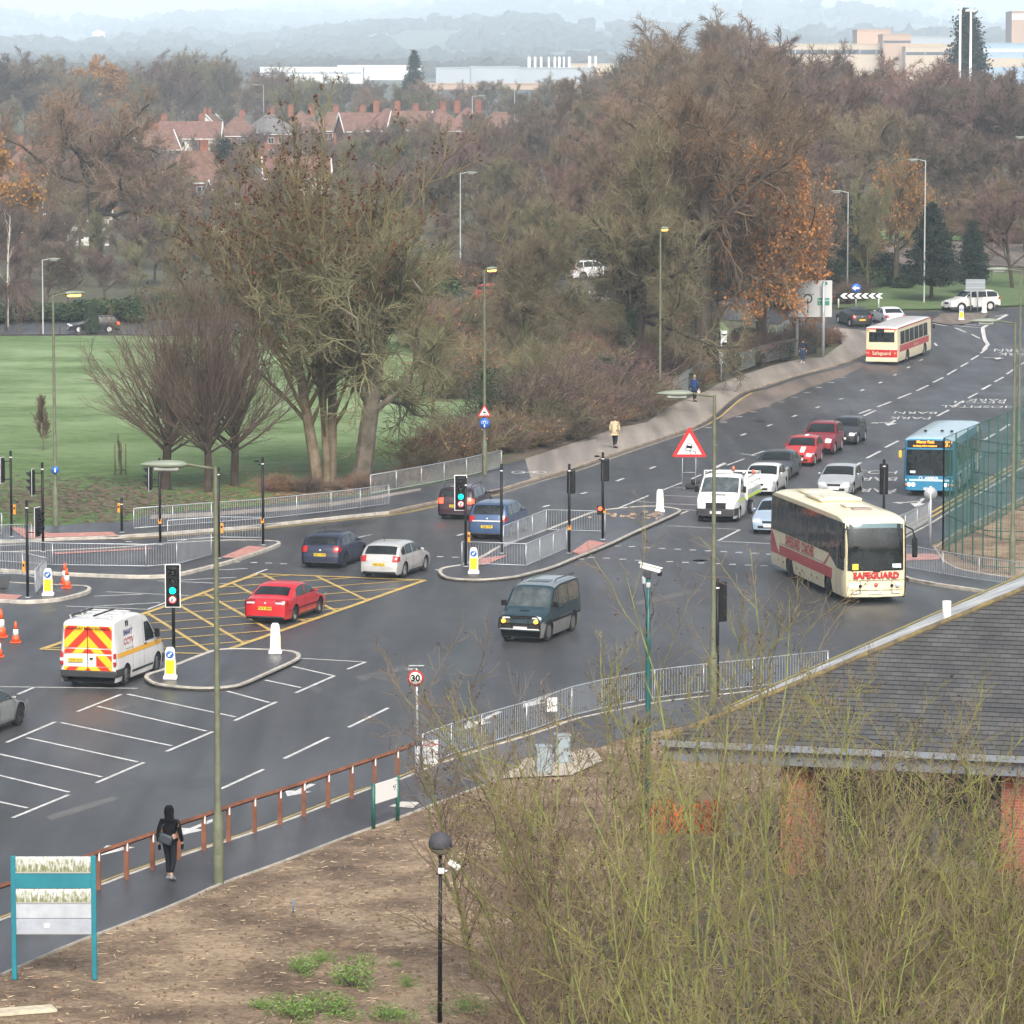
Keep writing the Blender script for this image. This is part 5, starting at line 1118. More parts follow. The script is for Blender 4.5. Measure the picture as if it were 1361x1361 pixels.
bollard((366,873.5), "plain white back of a traffic bollard at the far tip of the near island", True); bollard((629.5,766.5), "traffic bollard with blue arrow disc at the left tip of the central island")
bollard((877,684), "plain white back of a traffic bollard at the right tip of the central island", True); bollard((1277.5,427.5), "small traffic bollard at the roundabout, nearer one", sc=1.0); bollard((1308,417.5), "small white bollard back at the roundabout beside the sign posts", True)
bollard((704,405), "small yellow bollard on the far road right of the red hatchback", z0=.02)
# --- cones
def cone(p, label, hh=.75):
    t = empty("traffic_cone", p, 0, label, "traffic cone", "orange and white traffic cones"); k = hh/.75
    mb = MB(); OR = mat("cone_orange", (.80,.10,.02), .45)
    mb.box((0,0,.02),(.38*k,.38*k,.04), OR, bev=.012); mb.build("base", OR, t)
    mb = MB(); mb.lathe([(.15*k,.04),(.115*k,.26*k)], OR, 16); mb.lathe([(.082*k,.48*k),(.03*k,.75*k),(.001,.75*k)], OR, 16); cc = mb.build("cone_body", OR, t)
    mb = MB(); mb.lathe([(.115*k,.26*k),(.082*k,.48*k)], WPAINT, 16); mb.build("white_sleeve", WPAINT, cc)
up12 = Vector((0,0,.12))
cone(G(89,785.5)+up12, "nearer of the two traffic cones on the left island", .78); cone(G(86.5,780.5)+up12, "farther of the two traffic cones on the left island", .85)
cone(G(21,854), "traffic cone standing alone on the road left of the van", .75); cone(G(1.5,846.5), "tall traffic cone at the left edge behind its neighbour", 1.0); cone(G(-2,873), "traffic cone cut off by the left edge", .75)

# --- pedestrian guard rails
def guardrail(px, label, hh=1.0, z0=.12, step=.115, m=GALV, bar=.008, world=None, name="guard_rail", cat="railing", group="galvanised pedestrian railings", post=.022, infill=None, panel=2.0):
    W = world or wpts(px); t = empty(name, (W[0].x, W[0].y, h(W[0].x, W[0].y)+z0), 0, label, cat, group); o = t.location.copy()
    W = dense(W, panel) 
    P = [Vector((p.x-o.x, p.y-o.y, h(p.x,p.y)+z0-o.z)) for p in W]; U = Vector((0,0,1))
    mp = MB(); mr = MB(); mbr = MB()
    mp.bm.free()
    for p in P: q = MB(); q.tube([p, p+U*hh], post, m, 6); q.build("post", m, t)
    mr.tube([p+U*hh for p in P], post*.95, m, 6); mr.tube([p+U*.12 for p in P], post*.8, m, 6)
    for a, b in zip(P, P[1:]):
        k = max(1, int((b-a).length/step))
        for i in range(1, k): q = a.lerp(b, i/k); mbr.tube([q+U*.12, q+U*hh], bar, m, 4, caps=False)
    mr.build("rails", m, t); mbr.build("bars", m, t); return t
guardrail([(178,709),(281,701),(348,696),(440,686),(517,676)], "long galvanised railing along the far footpath below the bare trees")
guardrail([(492.6,662),(560,650),(620,638),(642,632.5),(666.5,627)], "galvanised railing at the back of the far footpath below the big multi-stemmed tree")
guardrail([(223,726),(290,721),(348,721.7)], "railing along the back of the long left island")
guardrail([(-60,748),(0,753),(70,758),(194,760),(235,757),(281,744.6)], "long railing along the front of the long left island")
guardrail([(-40,770),(0,770),(30,771),(62,779)], "railing behind the left island's bollard"); guardrail([(62,779),(47,796)], "short end panel of railing beside the left island's bollard")
guardrail([(-60,735),(42,731)], "railing at the left edge beside the pink paving")
guardrail([(-60,716),(2.6,716)], "short railing at the left edge below the leftmost signal")
guardrail([(614,756),(699,759),(753,736)], "front railing of the central island, from the bollard to the signal post")
guardrail([(669,734),(726,711),(804,713)], "rear railing of the central island beside the blue people carrier")
guardrail([(562,1028),(600,1013),(640,1000),(700,982),(760,961),(800,951),(870,937),(935,929),(1000,922),(1100,910)], "long railing along the near kerb behind the bare shrubs")
guardrail([(1188,722),(1203,717),(1234,700)], "railing behind the coach beside the blue bus"); guardrail([(1192,759),(1200.7,760.5),(1253,770),(1301,777.8),(1361,786),(1400,792)], "curved railing around the right-hand corner beside the coach")
# grey fences by the bus stop
FEN = mat("grey_fence", (.20,.22,.21), .5, .2)
guardrail([(895,538),(915,524),(935,511),(956,503)], "grey palisade fence panels left of the bus stop", 1.5, .12, .10, FEN, .016, name="palisade_fence", cat="fence", group="grey palisade fences behind the footpath")
guardrail([(977,499),(1008,488),(1035,481),(1060,476.6)], "grey palisade fence panels right of the bus stop", 1.35, .12, .10, FEN, .014, name="palisade_fence", cat="fence", group="grey palisade fences behind the footpath")
guardrail([(1032,452),(1048,442)], "short pale handrail in the bushes behind the big road sign", 1.0, .0, .3, GALV, .01, name="hand_rail", cat="railing", group=None)
# green sports fence
GF = mat("fence_green", (.012,.075,.062), .5)
def mesh_fence(px, label, Hh, zt_list=None, step=.1, rails=(0.02,.33,.66,1.0), panel=2.2, bar=.006, hor=0):
    W = wpts(px); t = empty("mesh_fence", W[0]+up12, 0, label, "fence", "tall green mesh fences of the sports court"); o = W[0]; W = dense(W, panel); P = [p-o for p in W]; U = Vector((0,0,1))
    for p in P: q = MB(); q.box(p+U*Hh/2, (.06,.06,Hh), GF); q.build("post", GF, t)
    q = MB()
    for r_ in rails: q.tube([p+U*Hh*r_ for p in P], .018, GF, 4)
    q.build("rails", GF, t); q = MB()
    for a, b in zip(P, P[1:]):
        k = int((b-a).length/step)
        for i in range(1, k): c = a.lerp(b, i/k); q.tube([c, c+U*Hh], bar, GF, 3, caps=False, smooth=False)
    if hor:
        for z in np.arange(.2, Hh, hor): q.tube([p+U*z for p in P], .004, GF, 3, caps=False, smooth=False)
    q.build("mesh_panel", GF, t)
mesh_fence([(1253,734),(1300,708),(1361,675),(1440,632)], "green mesh fence running away along the right footpath beside the blue bus", 4.75, step=.17, hor=.60)
mesh_fence([(1253,734),(1279,748),(1306,759),(1324,761),(1400,762)], "green mesh fence curving around the near side of the court", 4.75, step=.22, panel=1.25, bar=.005)
mesh_fence([(1290,713),(1330,722),(1400,728)], "inner green mesh fence crossing the court corner", 4.2, step=.25, panel=1.6, bar=.005)
# galvanised post with disc seen from behind
def pole(b, Hh, m, t, r=.04, name="post", n=10): q = MB(); q.tube([(0,0,0),(0,0,Hh)], r, m, n); return q.build(name, m, t)
b = G(1236,735)+up12; t = empty("sign_post", b, 0, "grey post with a round sign seen from behind, left of the mesh fence", "road sign"); pole(b, height_px(b,646), GALV, t, .06)
q = MB(); q.lathe([(.001,-.03),(.28,-.03),(.28,-.05),(.001,-.05)], GALV, 20, 'Y', (0,0,height_px(b,656))); q.build("disc_back", GALV, t)

# --- signs
def disc_sign(t, c, r, rim, inner, f=(0,-1,0), name="sign_face"):
    q = MB(); q.lathe([(.001,.012),(r,.012),(r,-.012),(.001,-.012)], rim, 24, 'Y', c); q.build("sign_plate", rim, t)
    if inner: q = MB(); q.lathe([(.001,-.016),(r*.78,-.016),(r*.78,-.013)], inner, 24, 'Y', c); return q.build(name, inner, t)
b = G(555,1037.5)+up12; t = empty("speed_limit_sign", b, 0, "round speed limit sign reading 30 on a grey post with a solar panel", "road sign"); Hh = height_px(b, 888)
q = MB(); q.tube([(0,0,0),(0,0,.85)], .075, GALV, 12); q.tube([(0,0,.85),(-.02,0,Hh)], .035, GALV, 10); q.build("post", GALV, t)
zc = height_px(b, 901); disc_sign(t, (-.05,-.06,zc), .225, REDS, WPAINT); text("numerals", "30", .26, BLACK, frame((-.05,-.082,zc-.005), (1,0,0), (0,0,1)), t, bold=.012)
q = MB(); q.box((-.02,.1,Hh+.04),(.42,.28,.03), mat("solar_panel", (.30,.36,.38), .3), R=Matrix.Rotation(-.25, 3, 'X')); q.box((-.2,.0,Hh-.02),(.25,.12,.04), GALV, rz=.3); q.build("solar_panel", None, t)
# triangle and disc on lamp
b = G(644,633)+up12
t = empty("warning_sign", b+Vector((0,-.13,height_px(b,548))), 0, "small red triangle slippery road sign fixed to the lit street lamp", "road sign")
def tri(t, s_, y=0, outline=REDS):
    q = MB(); q.prism([(-s_/2,-s_*.29),(s_/2,-s_*.29),(0,s_*.577)], y-.01, y+.01, outline, 'Y'); q.build("sign_plate", outline, t)
    k = .70; q = MB(); q.prism([(-s_*k/2,-s_*.29*k),(s_*k/2,-s_*.29*k),(0,s_*.577*k)], y-.016, y-.011, WPAINT, 'Y'); return q.build("sign_face", WPAINT, t)
def skid(parent, s_, y=-.02):
    q = MB(); k = s_
    q.prism([(-.115*k,-.02*k),(.09*k,-.05*k),(.105*k,.03*k),(.08*k,.12*k),(-.06*k,.14*k),(-.10*k,.06*k)], y-.002, y, BLACK, 'Y'); 
    q.prism([(-.075*k,.065*k),(.075*k,.045*k),(.06*k,.105*k),(-.045*k,.12*k)], y-.005, y-.003, WPAINT, 'Y')
    for sgn, pts in ((1, [(-.08,-.04),(-.17,-.07),(-.10,-.11),(.0,-.12),(.06,-.17),(.02,-.21)]), (1, [(.04,-.07),(.0,-.10),(.10,-.12),(.19,-.14),(.22,-.18),(.17,-.21)])):
        q.tube([(a*k,y-.003,b_*k) for a, b_ in pts], .011*k, BLACK, 4)
    q.build("skidding_car_symbol", None, parent)
f_ = tri(t, .72); skid(f_, .72)
t = empty("cycle_route_sign", b+Vector((0,-.13,height_px(b,562.5))), 0, "small blue disc with white cycle and walker symbols below the red triangle", "road sign"); f_ = disc_sign(t, (0,0,0), .27, BLUES, None)
q = MB()
for x_ in (-.1,.1): q.lathe([(.055,-.016),(.07,-.016)], WPAINT, 12, 'Y', (x_,0,.05))
q.box((0,-.016,.12),(.12,.004,.02), WPAINT); q.box((0,-.016,-.12),(.05,.004,.16), WPAINT); q.build("white_symbol", WPAINT, t)
b = G(74,701.6)+up12; t = empty("cycle_route_sign", b+Vector((.02,-.13,height_px(b,624.5))), 0, "blue disc with white walker symbol on the lamp at the left end of the field", "road sign"); disc_sign(t, (0,0,0), .17, BLUES, None); q = MB(); q.box((0,-.02,-.01),(.05,.004,.18), WPAINT); q.build("white_symbol", WPAINT, t)
# big temporary skid sign
b = G(916,652); b2 = height_px(b, 607); sz = 47/29.0; t = empty("temporary_warning_sign", b, 0, "large red triangle skidding car sign on a thin metal frame left of the tipper truck", "road sign")
q = MB(); zb = height_px(b, 607)
for x_ in (-.33,.33): q.tube([(x_-.02,0,0),(x_,.05,zb+.4)], .018, GALV, 5); q.tube([(x_,.45,0),(x_+.0,.08,zb+.4)], .016, GALV, 5)
q.tube([(-.33,.02,.9),(.33,.02,.9)], .014, GALV, 5); q.build("stand", GALV, t)
e = empty("sign_board", (0,-.01,zb+sz*.29)); e.parent = t
q = MB(); s_ = 1.68; q.prism([(-s_/2+.05,-s_*.29),(s_/2-.05,-s_*.29),(s_/2,-s_*.29+.08),(.05,s_*.577),(-.05,s_*.577),(-s_/2,-s_*.29+.08)], -.012, .012, REDS, 'Y'); q.build("sign_plate", REDS, e)
q = MB(); k = .72; q.prism([(-s_*k/2,-s_*.29*k),(s_*k/2,-s_*.29*k),(0,s_*.577*k)], -.018, -.013, WPAINT, 'Y'); q.build("sign_face", WPAINT, e); skid(e, 1.5, -.022)
t = empty("sandbag", G(921,650), 0, "dark sandbags slumped behind the frame of the large triangle sign", "sandbag"); q = MB(); q.box((-.1,.1,.14),(.55,.4,.26), mat("sacking", (.035,.035,.033), .9), bev=.1); q.build("lower_bag", None, t); q = MB(); q.box((.12,0,.36),(.42,.34,.22), mat("sacking", (.03,.03,.03)), rz=.4, bev=.09); q.build("upper_bag", None, t)
# direction sign at the back
bl, br = G(1059,474)+up12, G(1094,476.6)+up12; t = empty("direction_sign", (bl+br)/2, 0, "big pale road direction board on two grey posts in front of the orange oak", "road sign"); o = (bl+br)/2
dd = (br-bl); zt1, zb1 = height_px(bl, 371.5), height_px(bl, 420)
for p in (bl, br): q = MB(); q.tube([p-o, p-o+Vector((0,0,zt1))], .11, GALV, 10); q.build("post", GALV, t)
wdt_ = 57/(F/bl.y); q = MB(); q.box((0,-.16,(zt1+zb1)/2),(wdt_,.04,zt1-zb1), mat("board_grey", (.55,.56,.55), .5), bev=.01); pl = q.build("board", None, t)
q = MB(); GRNP = mat("panel_green", (.01,.22,.13), .5); q.box((wdt_*.30,-.19,zb1+(zt1-zb1)*.42),(wdt_*.28,.015,(zt1-zb1)*.2), GRNP); q.box((wdt_*.33,-.19,zb1+(zt1-zb1)*.92),(wdt_*.12,.015,.22), GRNP); q.build("green_panel", GRNP, t)
text("place_name", "London", .26, WPAINT, frame((wdt_*.30,-.20,zb1+(zt1-zb1)*.46), (1,0,0), (0,0,1)), t); text("route_number", "A 3", .2, mat("route_yellow", (.7,.6,.05)), frame((wdt_*.24,-.20,zb1+(zt1-zb1)*.36), (1,0,0), (0,0,1)), t)
text("place_name", "Hospital", .24, BLACK, frame((-wdt_*.05,-.182,zb1+(zt1-zb1)*.62), (1,0,0), (0,0,1)), t)
q = MB(); q.box((-.2,-.182,zb1+(zt1-zb1)*.3),(.09,.006,1.0), BLACK); q.lathe([(.25,-.184),(.34,-.184)], BLACK, 24, 'Y', (-.2,0,zb1+(zt1-zb1)*.5)); q.build("junction_diagram", BLACK, t)
# chevrons at the roundabout
b = G(1140,410.5)+Vector((0,0,.05)); t = empty("chevron_board", b, 0, "long black and white chevron board at the roundabout", "road sign"); z0_, z1_ = height_px(b, 397), height_px(b, 389.5); sc = F/b.y; wd = 58/sc; q = MB(); q.box((0,0,(z0_+z1_)/2),(wd,.04,z1_-z0_), BLACK); brd = q.build("board", BLACK, t)
for i in range(6):
    q = MB(); x_ = -wd/2+wd*(i+.6)/6.2; hh = (z1_-z0_)*.46; zc = (z0_+z1_)/2; q.prism([(x_,zc),(x_+.28,zc+hh),(x_+.62,zc+hh),(x_+.34,zc),(x_+.62,zc-hh),(x_+.28,zc-hh)], -.032, -.024, WPAINT, 'Y'); q.build("chevron", WPAINT, t)
for x_ in (-wd*.44, wd*.48): q = MB(); q.tube([(x_,.05,0),(x_,.05,z1_)], .06, WPAINT, 8); q.build("post", WPAINT, t)
t = empty("roundabout_sign", b, 0, "blue disc with a white arrow above the chevron board", "road sign"); zc = height_px(b, 383); pole(b, zc-.2, GALV, t, .07).location = (-.15,.1,0); disc_sign(t, (-.15,.0,zc), 6.3/sc, BLUES, None)
q = MB(); q.prism([(-.47,zc),(-.2,zc+.2),(-.2,zc+.07),(.12,zc+.07),(.12,zc-.07),(-.2,zc-.07),(-.2,zc-.2)], -.03, -.02, WPAINT, 'Y'); q.build("arrow", WPAINT, t)
b = G(1291,414.5)+Vector((0,0,.08)); t = empty("rear_of_sign", b, 0, "grey rectangular sign seen from behind on two posts in front of the silver off-roader", "road sign"); sc = F/b.y; z0_, z1_ = height_px(b, 387.5), height_px(b, 371)
for x_ in (-.05,.5): q = MB(); q.tube([(x_,0,0),(x_,0,z1_)], .05, GALV, 8); q.build("post", GALV, t)
q = MB(); q.box((.3,-.06,(z0_+z1_)/2),(26/sc,.03,z1_-z0_), mat("sign_back", (.25,.28,.30), .5)); q.build("panel_back", None, t)
q = MB(); q.box((.3,-.09,z0_+.3*(z1_-z0_)),(26/sc,.02,.05), GALV); q.box((.3,-.09,z0_+.75*(z1_-z0_)),(26/sc,.02,.05), GALV); q.build("stiffener", GALV, t)
b = G(1294.5,796) ; 
# small blue sign by far road
b = XD(695, 345); t = empty("blue_sign", b, 0, "small blue sign on a thin post behind the bare twigs on the far road", "road sign"); zc = height_px(b, 341); pole(b, zc, GALV, t, .05); disc_sign(t, (0,-.07,zc), .30, BLUES, None)

# --- bus stop, bin, shelter
b = G(958.5,509)+up12; t = empty("bus_stop", b, 0, "bus stop pole with two pale flags and a timetable case by the palisade fence", "bus stop"); Hh = height_px(b, 439); pole(b, Hh, GALV, t, .05)
q = MB(); q.box((.18,-.02,Hh-.28),(.42,.04,.5), mat("flag_white", (.62,.62,.62))); q.build("flag", None, t); q = MB(); q.box((.2,-.02,Hh-.68),(.34,.04,.28), mat("flag_white",(.6,.6,.6))); q.box((.18,-.045,Hh-.3),(.34,.01,.1), BLACK); q.build("lower_flag", None, t); q = MB(); q.box((0,-.07,1.7),(.26,.05,1.0), mat("case_grey", (.4,.43,.45))); q.build("timetable_case", None, t)
b = G(964.5,506.5)+up12; t = empty("litter_bin", b, 0, "dark green litter bin beside the bus stop pole", "litter bin"); DG2 = mat("bin_green", (.01,.055,.05), .5)
q = MB(); q.lathe([(.001,0),(.20,0),(.23,.1),(.23,.85),(.25,.88),(.25,.95)], DG2, 16); q.build("body", DG2, t); q = MB(); q.lathe([(.25,.95),(.25,1.12),(.2,1.2),(.001,1.22)], DG2, 16); q.box((0,-.24,1.03),(.28,.03,.1), UNDER); q.build("hood", None, t)
b = G(1080,471)+up12; t = empty("litter_bin", b, 0, "dark green box bin between the posts of the big direction board", "litter bin"); q = MB(); q.box((0,0,.5),(.55,.5,1.0), DG2, bev=.05); q.build("body", DG2, t); q = MB(); q.box((0,0,1.05),(.6,.55,.12), DG2, bev=.05); q.build("lid", DG2, t)
b = XD(941, 272)+up12; t = empty("bus_shelter", b, 0, "dark glazed bus shelter behind the bus stop", "bus shelter"); q = MB(); q.box((0,.7,2.35),(2.4,1.5,.08), mat("shelter_frame", (.02,.02,.025))); q.build("roof", None, t)
for x_ in (-1.1,0,1.1): q = MB(); q.box((x_,1.3,1.17),(.07,.07,2.3), mat("shelter_frame", (.02,.02,.025))); q.build("post", None, t)
q = MB(); q.box((0,1.32,1.3),(2.2,.02,1.7), GLASS); q.build("glass_panel", GLASS, t); q = MB(); q.box((.95,1.25,1.3),(.35,.05,1.5), mat("poster_blue", (.03,.06,.16))); q.build("poster_case", None, t)

# --- wooden knee rail
WOOD = mat("brown_timber", (.17,.060,.028), .65, var=.35, scale=1.5)
posts = [(-45,1252),(-10,1240),(25,1228),(60,1214),(97,1201),(131,1188.6),(168.4,1175),(203,1162.5),(237.8,1148),(271.3,1137),(304,1124.6),(338.4,1112.7),(372.3,1101.6),(404,1090.7),(436.3,1078.9),(467.6,1067),(498,1056.5),(528,1046)]
W = [G(*p)+up12 for p in posts]; t = empty("timber_rail_fence", W[0], 0, "brown timber rail fence with white brackets along the near kerb", "fence"); o = W[0]
hp = .86
for p in W: q = MB(); q.box(p-o+Vector((0,0,hp/2)),(.115,.115,hp), WOOD); pp = q.build("post", WOOD, t); q = MB(); q.box(p-o+Vector((.03,-.06,hp-.06)),(.035,.012,.2), WPAINT); q.build("bracket", WPAINT, pp)
q = MB(); q.tube([p-o+Vector((0,0,hp+.03)) for p in W]+[G(549,1037)+up12-o+Vector((0,0,hp+.03))], .062, WOOD, 4, smooth=False); q.build("top_rail", WOOD, t)

# --- notice boards near
TEAL = mat("teal_paint", (.010,.17,.22), .5, var=.1); 
bl, br = G(19.6,1309)+up12, G(126,1309)+up12; o = (bl+br)/2; t = empty("notice_board", o, 0, "weathered teal board with blank white and grey panels at the lower left corner", "sign board"); hw = (br-bl).length/2; Ht = height_px(bl, 1137.5)
for x_ in (-hw, hw): q = MB(); q.box((x_,0,Ht/2),(.11,.10,Ht), TEAL, bev=.01); q.build("post", TEAL, t)
MOSS = mat("mossy_white", (.62,.62,.57), .7)
def mossy(m):
    n = m.node_tree; P = n.nodes["Principled BSDF"]; L = n.links.new; tc = n.nodes.new("ShaderNodeTexCoord"); mp = n.nodes.new("ShaderNodeMapping"); mp.inputs["Scale"].default_value = (16,1,5.5)
    no = n.nodes.new("ShaderNodeTexNoise"); no.inputs["Scale"].default_value = 1.3; no.inputs["Detail"].default_value = 6; L(tc.outputs["Object"], mp.inputs[0]); L(mp.outputs[0], no.inputs[0])
    sx = n.nodes.new("ShaderNodeSeparateXYZ"); L(tc.outputs["Generated"], sx.inputs[0]); mr = n.nodes.new("ShaderNodeMapRange"); mr.inputs[1].default_value = 1.0; mr.inputs[2].default_value = .0; mr.inputs[3].default_value = -.12; mr.inputs[4].default_value = .12; L(sx.outputs[2], mr.inputs[0])
    ad = n.nodes.new("ShaderNodeMath"); L(no.outputs[0], ad.inputs[0]); L(mr.outputs[0], ad.inputs[1]); r = n.nodes.new("ShaderNodeValToRGB"); r.color_ramp.elements[0].position = .36; r.color_ramp.elements[1].position = .62
    r.color_ramp.elements[0].color = (.60,.62,.60,1); r.color_ramp.elements[1].color = (.17,.18,.08,1); L(ad.outputs[0], r.inputs[0]); L(r.outputs[0], P.inputs["Base Color"])
mossy(MOSS)
for z0_, z1_, m_ in ((.868,.995,MOSS),(.74,.862,TEAL),(.625,.735,MOSS),(.50,.62,mat("panel_pale", (.40,.43,.47), .55, var=.12)),(.375,.495,mat("panel_grey", (.33,.36,.41), .55, var=.12))):
    q = MB(); q.box((0,-.02,(z0_+z1_)/2*Ht),(hw*2-.11,.05,(z1_-z0_)*Ht), m_, bev=.006); pn = q.build("panel", m_, t)
    if z0_ == .375: q = MB(); q.box((-.15,-.05,.44*Ht),(.12,.006,.08), WPAINT); q.build("sticker", WPAINT, pn)
    if z0_ in (.868,.625,.375): q = MB(); q.box((0,-.05,z0_*Ht),(hw*2-.11,.02,.025), mat("channel", (.33,.34,.32))); q.build("channel", None, pn)
bl, br = G(496.4,1106.6)+Vector((0,0,.1)), G(528.6,1095.8)+Vector((0,0,.1)); o = bl; t = empty("notice_board", o, 0, "small blank white board on two green posts beside the timber rail", "sign board"); GP = mat("post_green", (.015,.10,.075), .5); Hh = height_px(bl, 1041); dv = br-bl
for p in (Vector((0,0,0)), dv): q = MB(); q.tube([p, p+Vector((0,0,Hh))], .055, GP, 10); q.build("post", GP, t)
q = MB(); q.box(dv/2+Vector((0,0,Hh-.30)),(dv.length-.1,.03,.52), WPAINT, rz=math.atan2(dv.y, dv.x)); q.build("white_board", WPAINT, t)
# warning placards on the near railing
def placard(px, w_, hh, label, rz=0):
    b = G(*px)+up12; t = empty("placard", b, rz, label, "sign"); q = MB(); q.box((0,-.05,.02+hh/2),(w_,.02,hh), WPAINT); q.build("panel", WPAINT, t)
    text("warning_text", "WARNING", .105*w_/.45, REDS, frame((0,-.063,.02+hh*.82), (1,0,0), (0,0,1)), t, bold=.004); text("notice_text", "NO VEHICLE\nACCESS AT\nANY TIME", .085*w_/.45, BLACK, frame((0,-.063,.02+hh*.40), (1,0,0), (0,0,1)), t)
placard((572,1022), .42, .70, "white warning placard with red heading tied to the start of the near railing", .30)
b = G(733,974)+up12; t = empty("placard", b, .3, "small pale placard tied to the near railing behind the shrubs", "sign"); q = MB(); q.box((0,-.05,.75),(.32,.02,.42), WPAINT); q.build("panel", WPAINT, t); text("notice_text", "NO\nENTRY", .1, PLASTIC, frame((0,-.063,.75), (1,0,0), (0,0,1)), t)
# cabinets
CAB = mat("cabinet_grey", (.27,.33,.36), .5, var=.12)
for px, w_, hh, lb in (((722,1034), .42, .78, "pale grey metal cabinet on the concrete pad, left one of the pair"), ((747,1020), .42, .82, "pale grey metal cabinet on the concrete pad, right one of the pair")):
    b = G(*px)+up12; t = empty("utility_cabinet", b, .15, lb, "cabinet", "grey cabinets on the concrete pad"); q = MB(); q.box((0,0,hh/2),(w_,.35,hh), CAB, bev=.015); q.build("body", CAB, t); q = MB(); q.box((0,-.185,hh/2),(w_*.86,.015,hh*.86), CAB, bev=.004); d_ = q.build("door", CAB, t); q = MB(); q.box((w_*.3,-.2,hh/2),(.02,.02,.1), BLACK); q.build("handle", BLACK, d_); q = MB(); q.box((0,0,hh+.02),(w_+.05,.4,.04), CAB); q.build("lid", CAB, t)
# cctv column
b = XD(863,104.5)+Vector((0,0,.1)); t = empty("camera_post", b, 0, "dark green post with a white security camera in front of the junction", "security camera"); GP2 = mat("cctv_green", (.008,.09,.085), .45); Ht = height_px(b, 765)
q = MB(); q.lathe([(.001,0),(.10,0),(.10,1.2),(.075,1.3),(.07,Ht*.72),(.075,Ht*.73),(.055,Ht*.74),(.05,Ht),(.001,Ht)], GP2, 12); q.build("post", GP2, t)
q = MB(); q.box((-.03,0,Ht+.02),(.20,.16,.18), PLASTIC, bev=.02); q.box((-.12,-.02,Ht-.12),(.10,.12,.2), GALV, bev=.02); q.box((.0,0,Ht-.25),(.12,.12,.14), GALV, bev=.02); q.tube([(-.16,0,Ht-.1),(-.10,-.1,Ht-.5),(-.06,-.06,Ht-.9),(-.05,-.06,Ht-1.6)], .012, BLACK, 5); q.tube([(.05,0,Ht-1.2),(.14,0,Ht-1.0),(.12,0,Ht-.75)], .012, BLACK, 5); q.build("pan_head", None, t)
R = Matrix.Rotation(math.radians(14), 3, 'Y') @ Matrix.Rotation(math.radians(-12), 3, 'Z')
q = MB(); q.box((.06,0,Ht+.20),(.56,.17,.13), WPAINT, R=R, bev=.02); q.box((.06,0,Ht+.275),(.64,.22,.02), WPAINT, R=R); q.build("camera_housing", WPAINT, t); q = MB(); q.box((.30,-.06,Ht+.05),(.11,.10,.12), BLACK, R=R, bev=.02); q.build("infrared_lamp", BLACK, t)
# globe lamps
def globe(px, D, yt, label, cam_=False):
    b = XD(px[0], D)+Vector((0,0,.1)); t = empty("globe_lamp", b, 0, label, "lamp", "short lamps with dark domed globes"); Ht = height_px(b, yt)
    r_ = .245; q = MB(); q.tube([(-.02,0,0),(0,0,Ht-r_*2)], [.05,.035], BLACK, 8); q.build("post", BLACK, t)
    q = MB(); q.lathe([(r_*math.sin(a), Ht-r_+r_*math.cos(a)) for a in np.linspace(.02, math.pi*.62, 12)], mat("dark_dome", (.055,.055,.065), .75, var=.25), 22); q.build("dome", None, t)
    q = MB(); q.lathe([(r_*.97*math.sin(a), Ht-r_+r_*.97*math.cos(a)) for a in np.linspace(math.pi*.62, math.pi-.3, 8)], mat("globe_glass", (.22,.20,.15), .25, coat=.4), 22); q.build("diffuser", None, t)
    if cam_:
        q = MB(); q.tube([(0,0,Ht-.85),(.14,0,Ht-.80)], .02, WPAINT, 6); q.box((.28,-.02,Ht-.68),(.26,.12,.11), WPAINT, R=Matrix.Rotation(.6, 3, 'Y'), bev=.02); q.box((.02,-.06,Ht-.80),(.14,.10,.12), WPAINT, bev=.02); q.build("camera", WPAINT, t)
globe((584,0), 80, 1105.5, "short globe lamp with a white camera on its post above the soil bank", True); globe((855,0), 100, 944, "short globe lamp behind the bare shrubs beside the dark green camera post")
# odds and ends
b = G(389.5,1219)+Vector((0,0,.1)); o_ = MB().tube([(0,0,0),(.01,0,.30)], .018, mat("marker_blue", (.10,.17,.32)), 6).build("marker_peg", None); o_.location = b; tag(o_, "short blue marker peg stuck in the bare soil", "peg")
b = G(30,1352)+Vector((0,0,.14)); o_ = MB().box((0,0,0),(1.35,.55,.06), mat("pale_board", (.50,.44,.32), .8, var=.25), rz=.35, bev=.01).build("loose_board", None); o_.location = b; tag(o_, "pale timber board lying on the soil at the lower left corner", "board")
b = XD(908,101.5)+Vector((0,0,.1)); t = empty("barrier_netting", b, 0, "heap of orange plastic barrier netting beside the slate-roofed building", "netting"); OR = mat("netting_orange", (.80,.14,.03), .6); r2 = random.Random(8)
for k in range(4):
    q = MB(); rows = []
    for i in range(14): rows.append([Vector((-.75+k*.42+i*.06+r2.uniform(-.02,.02), r2.uniform(-.1,.1)+.25*math.sin(i*.9+k), z*(.55+.3*math.sin(i*.55+k*1.4)))) for z in np.linspace(0, 1.0, 8)])
    for row in rows: q.tube(row, .03, OR, 4)
    for j in range(8): q.tube([row[j] for row in rows], .035, OR, 4)
    q.build("netting_fold", OR, t)
b = XD(977,101)+Vector((0,0,.1)); t = empty("leaning_panel", b, .1, "white panel leaning against the brick pier of the slate-roofed building", "panel"); q = MB(); q.box((0,0,.42),(.5,.04,.85), WPAINT, R=Matrix.Rotation(.12,3,'X')); q.build("panel", WPAINT, t)
b = G(1296,777)+Vector((0,0,.1))
